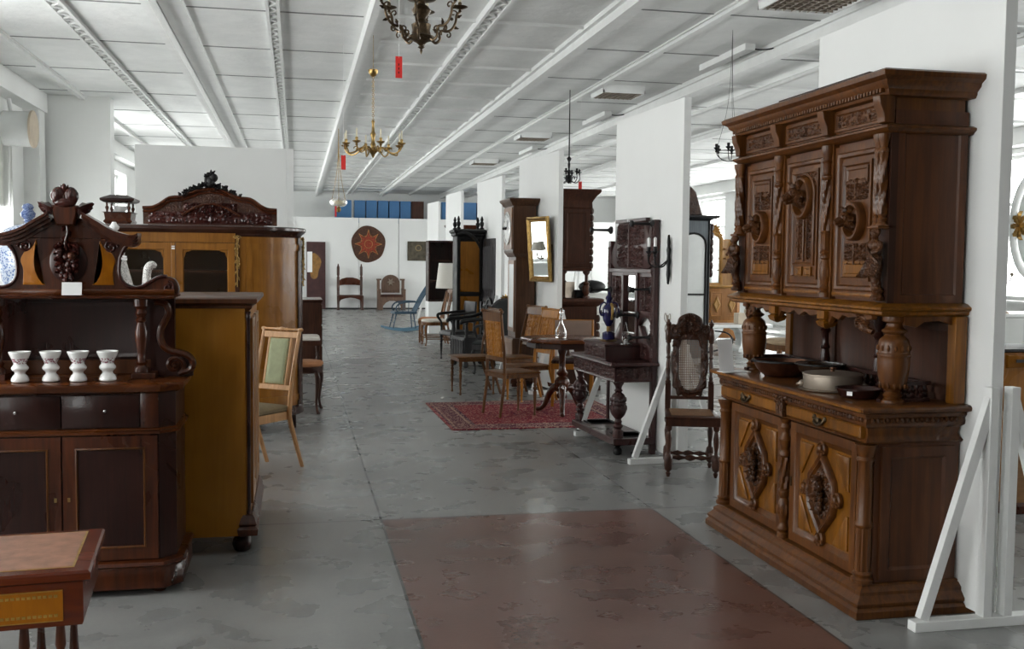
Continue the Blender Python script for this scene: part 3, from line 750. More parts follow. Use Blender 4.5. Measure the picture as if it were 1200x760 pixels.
# ---- buffet with carved pediment
BX, BY = -1.07, 5.53
t = thing('pediment_buffet', 'dark mahogany buffet with carved arched pediment, holding four white cups', 'buffet', (BX, BY, 0), 0)
def chamf(w, d, c): return [(-w,0),(-w,-d+c),(-w+c,-d),(w-c,-d),(w,-d+c),(w,0)]
body = MB().ext([(x, y) for x, y in chamf(.50, .47, .07)][::1], [(0,.13),(0,.985)])
part('body', body, M['mahog_dark'], t, smooth=0)
part('plinth', MB().ext(chamf(.51,.48,.07), [(.01,.028),(.02,.035),(.02,.115),(.012,.125),(.012,.135),(.028,.145),(.022,.16),(.002,.168)]), M['mahog'], t)
for sx in (-1, 1): part('foot', MB().lathe([(.012,0),(.03,.003),(.036,.015),(.03,.028)], 14, sx*.42, -.42), M['mahog'], t)
for sx in (-1, 1): part('foot', MB().lathe([(.012,0),(.03,.003),(.036,.015),(.03,.028)], 14, sx*.45, -.06), M['mahog'], t)
part('counter', MB().ext(chamf(.53,.50,.09), [(-.012,.965),(.004,.975),(.008,.99),(.012,1.0),(.010,1.008),(0,1.012)]), M['mahog_x'], t)
part('mid_rail', MB().ext(chamf(.50,.47,.07), [(0,.768),(.018,.773),(.018,.785),(.006,.79),(.006,.797),(0,.80)]), M['mahog_x'], t)
for a_ in (.35,-.43): part('frieze_block', MB(FR(0,-.47,0)).rect(a_,a_+.08,.80,.965,[(0,0),(0,.008),(-.004,.01)]), M['mahog'], t)
for sx, nm in ((-1,'l'), (1,'r')):
    x0, x1 = (-.345, -.003) if sx < 0 else (.003, .345)
    d = part('drawer', MB(FR(0,-.47,0)).rect(x0, x1, .805, .958, [(0,0),(0,.010),(-.004,.013)]), M['mahog_dark'], t)
    part('knob', MB(FR((x0+x1)/2+.02*sx,-.482,.885)).lathe([(.005,0),(.005,.008),(.009,.014),(.007,.02),(.002,.022)], 10), M['steel'], d)
for sx in (-1, 1):
    x0, x1 = (.004, .425) if sx > 0 else (-.425, -.004)
    fr = MB(FR(0,-.47,0))
    d = part('door', MB(FR(0,-.47,0)).ext([(x0,.175),(x1,.175),(x1,.765),(x0,.765)], [(0,0),(0,.016),(-.055,.016),(-.066,.006),(-.07,.006)]), M['mahog'], t)
    part('door_panel', MB(FR(0,-.47,0)).rect(x0+.068, x1-.068, .243, .697, [(0,0),(0,.008)]), M['mahog_dark'], d, smooth=0)
    part('panel_moulding', MB(FR(0,-.47,0)).ext([(x0+.055,.23),(x1-.055,.23),(x1-.055,.71),(x0+.055,.71)], [(0,.012),(0,.02),(-.006,.022),(-.010,.016)], cap=False), M['walnut'], d)
    part('keyhole', MB(FR(x0+.025 if sx > 0 else x1-.025,-.486,.47)).ext([(-.006,-.01),(.006,-.01),(.006,.01),(-.006,.01)], [(0,0),(0,.003)]), M['brass'], d)
# recess above the counter
part('back_panel', MB().box(-.46, .46, -.05, 0, 1.01, 1.40), M['mahog_dark'], t, smooth=0)
part('back_moulding', MB(FR(0,-.05,0)).rect(-.33,.30,1.10,1.375,[(0,0),(0,.012),(-.012,.006),(-.02,.004)]), M['mahog_dark'], t)
part('back_rail', MB(FR(0,-.05,0)).rect(-.46,.46,1.012,1.085,[(0,0),(0,.01),(-.004,.014)]), M['walnut_side'], t)
for sx in (-1, 1):
    part('column_block', MB().box(sx*.34-.055, sx*.34+.055, -.30, -.05, 1.0115, 1.04), M['mahog'], t, bevel=.003)
    part('column', MB().lathe([(.034,1.04),(.034,1.06),(.022,1.075),(.028,1.09),(.020,1.10),(.019,1.14),(.029,1.20),(.030,1.24),(.019,1.285),(.026,1.295),(.017,1.31),(.027,1.33),(.02,1.35),(.034,1.365),(.034,1.40)], 18, sx*.325, -.25), M['mahog'], t)
    v = MB(TR(sx*.36, -.18, 1.012))
    pts = [(sx*.02,0,.37),(sx*.07,0,.36),(sx*.085,0,.32),(sx*.07,0,.28),(sx*.05,0,.24),(sx*.045,0,.19),(sx*.06,0,.15),(sx*.095,0,.125),(sx*.14,0,.115),(sx*.18,0,.10),(sx*.20,0,.065),(sx*.185,0,.03),(sx*.14,0,.016)]
    pts = crom(pts, 4); v.tube(pts, .018, 8, flat=1.6, up=(0,1,0))
    v.tube(spiral(sx*.115, .055, .05, 1.5, -1.2 if sx > 0 else PI+1.2, 1 if sx < 0 else 1, n=24), [.014]*25, 8, flat=1.8, up=(0,1,0))
    v.ell(sx*.115, -.01, .055, .016, .03, .016)
    part('volute_bracket', v, M['mahog'], t)
    part('bracket_board', MB(FR(sx*.36,-.17,1.012)).ext([(0,0),(.2,.0)]+crom([(.2,.07),(.15,.12),(.07,.14),(.05,.2),(.07,.3),(.08,.37)], 5)+[(0,.37)] if sx > 0 else [(0,.37)]+crom([(-.08,.37),(-.07,.3),(-.05,.2),(-.07,.14),(-.15,.12),(-.2,.07)], 5)+[(-.2,0),(0,0)], [(0,-.02),(0,.02)]), M['mahog_dark'], t, smooth=0)
part('entablature', MB().rect(-.48,.48,-.32,0,[(-.02,1.40),(0,1.405),(.006,1.415),(.0,1.42)]), M['mahog'], t)
# pediment plate
def mirror(p): return p+[(-x, z) for x, z in reversed(p) if abs(x) > 1e-6]
right = [(.575,1.418),(.582,1.455),(.566,1.50),(.53,1.522),(.48,1.522),(.43,1.495),(.385,1.468),(.335,1.462),(.290,1.485),(.266,1.53),(.266,1.60),(.280,1.655),(.31,1.70),(.345,1.735),(.25,1.75),(.15,1.80),(.08,1.84),(0,1.845)]
right = [right[0]]+crom(right[1:14], 4)+crom(right[13:], 3)[1:]
plate = [(x, z) for x, z in right]+[(-x, z) for x, z in reversed(right[:-1])]
ped = MB(FR(0,-.26,0)).ext(plate, [(0,-.05),(0,.0),(-.006,.006)])
pd = part('pediment', ped, M['mahog'], t); pd.scale = (.87, 1, .87); pd.location = (0, 0, 1.42*.13)
for sx in (-1, 1):
    edge = MB(TR(0,-.268,0))
    edge.tube([(sx*x, 0, z) for x, z in right[10:50]], .011, 8, up=(0,1,0))
    edge.tube(spiral(sx*.222, 1.685, .038, 1.6, 0 if sx > 0 else PI, sx, n=24), .008, 8, up=(0,1,0))
    edge.tube(spiral(sx*.525, 1.465, .034, 1.3, PI/2, -sx, n=24), .009, 8, up=(0,1,0))
    part('scroll_edge', edge, M['mahog_carved'], pd)
base = MB(FR(0,-.268,0)).rect(-.56,.56,1.42,1.452,[(0,0),(0,.02),(-.005,.024)])
part('base_moulding', base, M['mahog_x'], pd)
cor = MB()
for sx in (-1, 1):
    cur = [(.085,1.875),(.12,1.852),(.17,1.822),(.22,1.79),(.28,1.765),(.345,1.752),(.375,1.765)]
    cur = crom(cur, 4)
    for k, (zo, dz, dy) in enumerate(((0,.016,.085),(-.016,.016,.068),(-.032,.018,.045),(-.05,.016,.02))):
        poly = [(sx*x, z+zo) for x, z in cur]+[(sx*(x-.004*k), z+zo-dz) for x, z in reversed(cur)]
        if sx > 0: poly = poly[::-1]
        cor.at(FR(0,-.26,0)).ext(poly, [(0,-.05),(0,dy)])
part('cornice', cor, M['mahog'], pd)
for sx in (-1, 1):
    pl = [(.235,1.475),(.232,1.56),(.245,1.61),(.225,1.655),(.19,1.675),(.165,1.72),(.16,1.70),(.172,1.62),(.168,1.56),(.15,1.51),(.12,1.475)]
    pl = crom(pl[:4], 4)[:-1]+crom(pl[3:6], 4)+crom(pl[6:], 4)
    pl = [(sx*x, z) for x, z in pl]
    if sx < 0: pl = pl[::-1]
    part('inlay_panel', MB(FR(0,-.266,0)).ext(pl, [(0,-.002),(0,.006),(-.005,.008)]), M['amber'], pd)
n_ = 28
part('oval_boss', MB(FR(0,-.266,0)).ext([(.098*math.cos(2*PI*i/n_), 1.60+.115*math.sin(2*PI*i/n_)) for i in range(n_)], [(0,0),(0,.006),(-.010,.014)]), M['mahog_dark'], pd)
fr = MB(TR(0,-.30,0)); rr = random.Random(4)
for i in range(34):
    q = i/34; z = 1.665-.155*q; wd = .062*(1-.62*q)
    fr.ell(rr.uniform(-wd, wd), rr.uniform(-.015,.012), z+rr.uniform(-.012,.012), .0175, .016, .0185, 8, 6)
for sx in (-1, 1):
    for k in range(5): fr.leaf((sx*.01, 0, 1.70-.03*k), (sx*1, -.2, -.35-.1*k), .065, .04, curl=.2)
fr.tube([(0,0,1.82),(.008,-.006,1.76),(-.006,-.006,1.71),(0,0,1.67)], .009, 8)
for k in range(4): fr.leaf((0,-.0,1.81-.03*k), (.5 if k % 2 else -.5, -.1, -1), .05, .025)
part('fruit_carving', fr, M['mahog_carved'], pd)
part('apple_carving', MB().ell(.03,-.325,1.635,.022,.02,.021), M['mahog'], pd)
blk = MB(FR(0,-.30,0)).ext([(-.045,1.80),(.045,1.80),(.062,1.86),(.066,1.91),(-.066,1.91),(-.062,1.86)], [(0,-.05),(0,.03),(-.008,.04)])
part('keystone', blk, M['mahog'], pd)
cr = MB(TR(0,-.33,0)).ell(0,0,1.925,.06,.03,.03)
for sx in (-1, 1):
    cr.ell(sx*.031,0,1.958,.040,.028,.052)
    cr.ell(sx*.034,-.012,1.965,.02,.02,.032)
    cr.tube(spiral(sx*.036,1.965,.036,1.2,-PI/2,sx,n=16), .008, 6)
    for k in range(4): cr.leaf((sx*.05,.0,1.885+.004*k), (sx*1,-.05,.5-.28*k), .10-.012*k, .045, up=(0,-1,.3), curl=-.2)
cr.ell(0,-.01,2.005,.013,.013,.022); cr.ell(0,-.01,1.94,.012,.015,.03)
for d in (-.6,0,.6): cr.leaf((0,-.0,1.985), (d,0,1), .04, .018)
part('shell_crest', cr, M['mahog_carved'], pd)
part('price_sticker', MB(TR(.293,-.28,1.615) @ RY(.15)).box(-.016,.016,-.002,0,0,.012).box(-.012,.012,-.002,0,.014,.024), M['paper'], pd, label='two small white stickers', smooth=0)
solo('price_card', MB(TR(0,0,0) @ RX(-.2)).box(-.045,.045,-.001,.001,0,.062).at(Matrix()).box(-.045,.045,0,.035,0,.002), M['paper'], 'small blank white card standing under the carved fruit of the pediment', 'card', (BX+.025, BY-.335, 1.4205), 0, smooth=0)
# four cups
cp = [(.022,0),(.036,.003),(.040,.012),(.034,.028),(.024,.040),(.026,.05),(.036,.060),(.038,.070),(.030,.082),(.028,.088),(.032,.100),(.040,.118),(.046,.132),(.049,.142),(.046,.143),(.036,.115),(.02,.10),(.0,.098)]
cp = crom(cp[:-1], 4)+[(.0005,.098)]; cup0 = None; cl = ['leftmost of the four white footed cups on the mahogany buffet', 'second from the left of the four white footed cups on the buffet', 'third from the left of the four white footed cups on the buffet', 'rightmost of the four white footed cups, nearest the turned column']
for i, px in enumerate((-1.268,-1.135,-1.012,-.882)):
    if i == 0: cup0 = solo('porcelain_cup', MB().lathe(cp, 28), M['cup'], cl[0], 'cup', (px, 5.15, 1.0125), 0, 'white cups on the buffet')
    else:
        c = dup(cup0, (px, 5.15+.01*(i % 2), 1.0125), i*.9, cl[i], 'white cups on the buffet')

# ---- plain honey cabinet whose side faces the camera
t = thing('honey_cabinet', 'plain honey-coloured cabinet seen from its side behind the mahogany buffet', 'cabinet', (-.235, 5.66, 0), 0)
part('side_panel', MB().box(-.68, -.035, 0, .03, .10, 1.35), M['honey'], t, smooth=0)
part('carcass', MB().box(-.68, -.012, .03, 1.05, .10, 1.345), M['honey'], t, smooth=0)
part('top', MB().rect(-.68, 0, 0, 1.07, [(-.012,1.325),(.0,1.335),(.004,1.352),(.026,1.362),(.03,1.366),(.03,1.385),(.024,1.39)]), M['walnut_side'], t)
part('column', MB().lathe([(.012,.22),(.014,.23),(.0095,.25),(.0095,1.27),(.014,1.29),(.010,1.30),(.016,1.32)], 12, -.018, -.002), M['mahog_dark'], t)
part('plinth', MB().rect(-.05, .0, .0, 1.06, [(0,.10),(.025,.105),(.03,.14),(.015,.155),(.022,.165),(.01,.20),(0,.215)]), M['mahog'], t)
for (x, y) in ((-.06,.08),(-.06,.95),(-.6,.1),(-.6,.95)):
    part('foot', MB().lathe([(.03,0),(.045,.01),(.055,.04),(.05,.07),(.035,.085),(.06,.10)], 14, x, y), M['mahog_dark'], t)
door = MB(SD(-.012, 0, 0))
for y0 in (.08, .56): door.ext([(y0,.26),(y0+.42,.26),(y0+.42,1.28),(y0,1.28)], [(0,0),(0,.014),(-.06,.014),(-.07,.006)])
part('door', door, M['honey_case'], t, smooth=0)

# ---- wire-front bookcase with rounded ends
t = thing('bookcase', 'honey walnut bookcase with wire mesh doors and rounded ends with gilt mounts', 'bookcase', (-1.06, 9.5, 0), 0)
def bowpoly(w=.53, r=.58, d=.50, off=0):
    pts = []
    for i in range(11):
        a = -PI/2+i/10*(PI/2); pts.append((w+r*math.cos(a)*1.0 if i else w, d*(1+math.sin(a))))
    pts = [(w+r*math.sin(i/10*PI/2), d*(1-math.cos(i/10*PI/2))) for i in range(11)]
    return pts+[(w+r, d+.02), (-w-r, d+.02)]+[(-x, y) for x, y in reversed(pts)]
bp_ = bowpoly()
case = MB()
# rounded ends left and right as separate cupboards
for sx in (-1, 1):
    e = [(x, y) for x, y in bp_[:12]]+[(.53,.52)]
    e = [(sx*x, y) for x, y in e]
    if sx < 0: e = e[::-1]
    part('rounded_end', MB().ext(e, [(0,.22),(0,1.80)]), M['honey_case'], t, smooth=25)
    # framed curved door on the end
    st = MB()
    for (a0, a1, z0, z1) in ((.10,.16,.30,1.72),(.80,.86,.30,1.72),(.10,.86,.28,.34),(.10,.86,1.68,1.74)):
        vs = []; fs = []; n = 8
        for i in range(n+1):
            q = (a0+(a1-a0)*i/n)*PI/2
            for (rx, z) in ((.004,z0),(.012,z0),(.012,z1),(.004,z1)):
                vs.append((sx*(.53+(.58+rx)*math.sin(q)), .50-(.50+rx)*math.cos(q), z))
        for i in range(n):
            for j in range(4): fs.append((i*4+j, i*4+(j+1) % 4, i*4+4+(j+1) % 4, i*4+4+j))
        fs += [(0,1,2,3), (n*4+3, n*4+2, n*4+1, n*4)]
        st.add(vs, fs)
    part('curved_door_frame', st, M['honey_case'], t)
part('shade_lining', MB().box(-.528,-.52,.02,.47,.3,1.745).box(.52,.528,.02,.47,.3,1.745).box(-.52,.52,.02,.47,1.738,1.745), M['mahog_dark'], t, smooth=0)  # dark lining added: shade of the case interior put into its colour
part('back', MB().box(-.53,.53,.47,.52,.22,1.80), M['mahog_dark'], t, smooth=0)  # dark wood here too carries the interior shade
part('base_board', MB().box(-.53,.53,.0,.5,.22,.30), M['honey_case'], t, smooth=0)
part('frieze', MB().box(-.53,.53,-.004,.5,1.745,1.83), M['honey_case'], t, smooth=0)
part('plinth', MB().ext(bowpoly(), [(.0,.14),(.018,.15),(.018,.215),(.0,.235)]), M['case_top'], t)
part('top', MB().ext(bowpoly(), [(-.01,1.80),(.0,1.825),(.012,1.835),(.03,1.85),(.042,1.862),(.042,1.885),(.034,1.893),(.02,1.895)]), M['case_top'], t)
for zz in (.75,1.12,1.475): part('shelf', MB().box(-.52,.52,.04,.47,zz,zz+.022), M['mahog'], t, smooth=0)
for sx in (-1, 1):
    x0, x1 = (.02,.525) if sx > 0 else (-.525,-.02)
    o_ = MB(FR(0,-.004,0)).ext([(x0,.31),(x1,.31),(x1,1.74),(x0,1.74)], [(0,-.01),(0,.018),(-.058,.018),(-.066,.008),(-.066,-.01)], cap=False)
    xa, xb, za, zb = x0+.064, x1-.064, .374, 1.676
    d = part('door', o_, M['honey_case'], t)
    for (cx, cz, a, b) in ((xa,zb,1,-1),(xb,zb,-1,-1),(xa,za,1,1),(xb,za,-1,1)):
        arc = [(cx, cz)]+[(cx+a*.07*(1-.45*math.sin(q))*math.cos(q) if 0 else cx+a*(.075-.045*math.sin(2*q))*math.cos(q), cz+b*(.075-.045*math.sin(2*q))*math.sin(q)) for q in [i*PI/16 for i in range(9)]]
        if a*b < 0: arc = arc[::-1]
        part('corner_spandrel', MB(FR(0,-.004,0)).ext(arc, [(0,-.004),(0,.014)]), M['honey_case'], d)
    m = MB(FR(0,-.002,0)); sp_ = .022; r_ = .0011
    c = xa-zb
    for sgn in (1, -1):
        k0 = (xa-zb) if sgn > 0 else (xa+za); k1 = (xb-za) if sgn > 0 else (xb+zb); q = k0+sp_
        while q < k1:
            # line x - sgn*z = q
            pts = []
            for z in (za, zb):
                x = q+sgn*z
                if xa <= x <= xb: pts.append((x, z))
            for x in (xa, xb):
                z = (x-q)*sgn
                if za < z < zb: pts.append((x, z))
            if len(pts) >= 2:
                (ax, az), (bx, bz) = pts[0], pts[1]
                m.bar((ax, az, .0), (bx, bz, .0), .0014, .0014)
            q += sp_*math.sqrt(2)*.7
    part('wire_mesh', m, M['bronze'], d, smooth=0)
part('centre_stile', MB(FR(0,-.004,0)).rect(-.018,.018,.3,1.74,[(0,0),(0,.024),(-.006,.03)]), M['honey_case'], t)
part('price_sticker', MB(FR(0,-.034,1.70)).rect(-.014,.014,0,.011,[(0,0),(0,.001)]).rect(-.014,.014,-.02,-.006,[(0,0),(0,.001)]), M['paper'], t, label='two small white stickers', smooth=0)
def mount(x, y, a):
    m = MB(TR(x, y, 0) @ RZ(a))
    m.tube([(0,-.012,1.72),(0,-.016,1.55),(0,-.014,1.35)], [.010,.008,.005], 6)
    rr = random.Random(2)
    for i in range(26):
        z = 1.80-.29*(i/26); w_ = .02*math.sin(PI*min(1,.15+.8*(1-i/26)))
        m.ell(rr.uniform(-w_, w_), -.012+rr.uniform(-.008,0), z, .011, .009, .013, 6, 5)
    for k in range(5): m.leaf((0,-.012,1.60-.05*k), (.5 if k % 2 else -.5, -.05, -1), .05, .018)
    m.tube(spiral(.016,1.79,.018,1.1,0,1,n=10), .005, 5); m.tube(spiral(-.016,1.79,.018,1.1,PI,-1,n=10), .005, 5)
    return part('gilt_mount', m, M['gold'], t)
for sx in (-1, 1):
    part('pilaster', MB(TR(sx*.545,-.01,0)).box(-.018,.018,-.012,.02,.24,1.80), M['case_top'], t, smooth=0)
    mount(sx*.545, -.02, 0)
    q = 1.25
    xx, yy = sx*(.53+.60*math.sin(q)), .50-.52*math.cos(q)
    part('corner_post', MB(TR(xx, yy, 0) @ RZ(sx*q)).box(-.022,.022,-.012,.02,.24,1.80), M['case_top'], t, smooth=0)
    mount(sx*(.53+.612*math.sin(q)), .50-.532*math.cos(q), sx*q)
for (x, y) in ((-1.02,.43),(1.02,.43),(-.5,.06),(.5,.06)): part('foot', MB().box(x-.035, x+.035, y-.03, y+.05, 0, .14), M['case_top'], t, smooth=0, bevel=.006)

# ---- carved headboard / wardrobe crest behind the bookcase
t = thing('carved_wardrobe', 'dark wardrobe whose carved curved crest rises behind the bookcase', 'wardrobe', (-.84, 10.75, 0), 0)
part('body', MB().box(-.60,.52,.0,.5,.0,1.94), M['dark_oak'], t, smooth=0)
def ctop(x):
    x = abs(x)
    pts = [(0,2.30),(.10,2.29),(.2,2.25),(.28,2.215),(.38,2.21),(.42,2.19),(.5,2.13),(.56,2.105),(.66,2.10)]
    for (a, za), (b, zb) in zip(pts, pts[1:]):
        if a <= x <= b: return za+(zb-za)*(x-a)/(b-a)
    return 2.10
xs = [-.65+1.3*i/40 for i in range(41)]
part('crest_board', MB(FR(0,.03,0)).ext([(-.65,1.94),(.65,1.94)]+[(x, ctop(x)) for x in reversed(xs)], [(0,-.05),(0,0)]), M['dark_oak_carved'], t, smooth=0)
m = MB()
m.tube([(x, .0, ctop(x)) for x in xs], .016, 8, flat=1.0, up=(0,1,0)); m.tube([(x, .02, ctop(x)-.035) for x in xs], .012, 8, up=(0,1,0))
m.tube([(x, .0, 2.02+.13*math.cos(x/.30*PI/2)) for x in [-.28+.56*i/20 for i in range(21)]], .012, 8, up=(0,1,0))
part('crest_moulding', m, M['mahog'], t)
m = MB(FR(0,.028,1.95))
m.relief(1.2, .12, carve(8, 1.2, .12, .055), 90, 12, .02)
m.at(FR(0,.028,2.03)).relief(.52,.13, carve(9,.52,.13,.05), 44, 14, .03)
part('crest_carving', m, M['mahog_carved'], t)
m = MB(TR(0,-.01,0)); rr = random.Random(5)
for i in range(70):
    x = rr.uniform(-.28,.28); z = ctop(x)+rr.uniform(.0,.055)*(1-abs(x)/.32)
    m.leaf((x, rr.uniform(-.01,.02), z), (rr.uniform(-1,1), rr.uniform(-.4,.1), rr.uniform(0,1)), .05, .028)
m.ell(.0,0,2.37,.045,.03,.06); m.ell(.03,0,2.41,.045,.03,.045); m.ell(-.04,0,2.38,.02,.02,.045); m.ell(-.02,0,2.44,.02,.02,.025)
for k in range(8): m.leaf((.0,.0,2.35+.012*k), (math.cos(k*.8), 0, .6+.2*math.sin(k)), .07, .03)
part('finial_carving', m, M['ebony'], t)

# ---- small dark whatnot further back
t = thing('dark_cabinet', 'small dark carved cabinet top peeping over the bookcase under the left window', 'cabinet', (-2.02, 12.6, -.0), 0)
part('body', MB().box(-.14,.14,0,.35,0,2.0), M['dark_oak'], t, smooth=0)
part('tray', MB().rect(-.14,.14,.0,.35,[(0,2.0),(.02,2.02),(.0,2.05),(.01,2.12),(.03,2.13)]), M['mahog'], t)
part('canopy', MB().rect(-.14,.14,0,.35,[(.01,2.24),(.045,2.26),(.05,2.285),(.02,2.30),(-.05,2.33)]), M['mahog_dark'], t)
for (x, y) in ((-.12,.02),(.12,.02),(-.12,.33),(.12,.33)): part('post', MB().lathe(turned(.13,.022,'baluster'), 10, x, y, 2.12), M['mahog'], t)
solo('white_bowl', MB().lathe([(.03,0),(.05,.01),(.08,.05),(.09,.08),(.085,.08),(.06,.03),(.01,.02)], 20), M['porcelain'], 'white bowl inside the small dark cabinet top under the left window', 'bowl', (-2.02, 12.78, 2.125), 0)

# ---- ceramics standing behind the buffet, on a low plinth cupboard
t = thing('low_cupboard', 'low dark cupboard hidden behind the pediment buffet, carrying the ceramics', 'cupboard', (-1.30, 6.32, 0), 0)
part('body', MB().box(-.6,.36,0,.4,.06,1.26), M['walnut_side'], t, smooth=0)
part('top', MB().rect(-.6,.36,0,.4,[(0,1.26),(.02,1.265),(.02,1.285),(.01,1.29)]), M['mahog'], t)
part('plinth', MB().box(-.58,.34,.02,.38,0,.06), M['mahog_dark'], t, smooth=0)
t = thing('ginger_jar', 'blue and white lidded porcelain jar behind the left shoulder of the pediment', 'jar', (-1.54, 6.50, 1.29)); t.scale = (.85,.85,.78)
part('body', MB().lathe([(.09,0),(.10,.01),(.12,.08),(.17,.22),(.195,.38),(.19,.46),(.165,.52),(.14,.545)], 32), M['blue_white'], t)
part('lid', MB().lathe([(.142,.545),(.17,.55),(.172,.575),(.14,.61),(.08,.635),(.035,.645),(.02,.66)], 32, lobes=24, amp=.01), M['blue_white'], t)
part('knob', MB().lathe([(.02,.655),(.03,.665),(.024,.68),(.045,.70),(.05,.725),(.035,.745),(.03,.755),(.04,.77),(.03,.79),(.008,.80)], 16), M['knob_blue'], t)
t = thing('lidded_jug', 'tall speckled white lidded jug behind the right shoulder of the pediment', 'jug', (-1.05, 6.42, 1.29)); t.scale = (.9,.9,.93)
part('body', MB().lathe([(.07,0),(.09,.02),(.115,.09),(.115,.16),(.09,.25),(.065,.34),(.06,.40),(.075,.43)], 28), M['speckled'], t)
part('lid', MB().lathe([(.075,.43),(.088,.435),(.085,.45),(.055,.475),(.025,.49),(.018,.505),(.03,.515),(.034,.53),(.02,.545),(.012,.56)], 24), M['porcelain'], t)
part('spout', MB().tube([(.09,0,.12),(.16,0,.10),(.195,0,.14),(.20,0,.22),(.21,0,.27),(.235,0,.29),(.26,0,.28)], [.05,.042,.032,.026,.028,.026,.013], 12), M['speckled'], t)
part('handle', MB().tube([(-.07,0,.36),(-.14,0,.36),(-.17,0,.28),(-.14,0,.18),(-.10,0,.13)], .012, 8), M['porcelain'], t)
solo('white_easel_card', MB(TR(0,0,0) @ RX(-.15)).ext([(-.08,0),(.08,0),(.06,.38),(-.06,.38)], [(0,0),(0,.006)]) if 0 else MB(FR(0,0,0) @ Matrix.Rotation(.12,4,'X')).ext([(-.09,0),(.09,0),(.05,.30),(-.05,.30)], [(0,-.004),(0,.004)]), M['white_paint'], 'white card standing behind the left scroll of the pediment', 'card', (-1.66, 6.5, 1.29), 0, smooth=0)
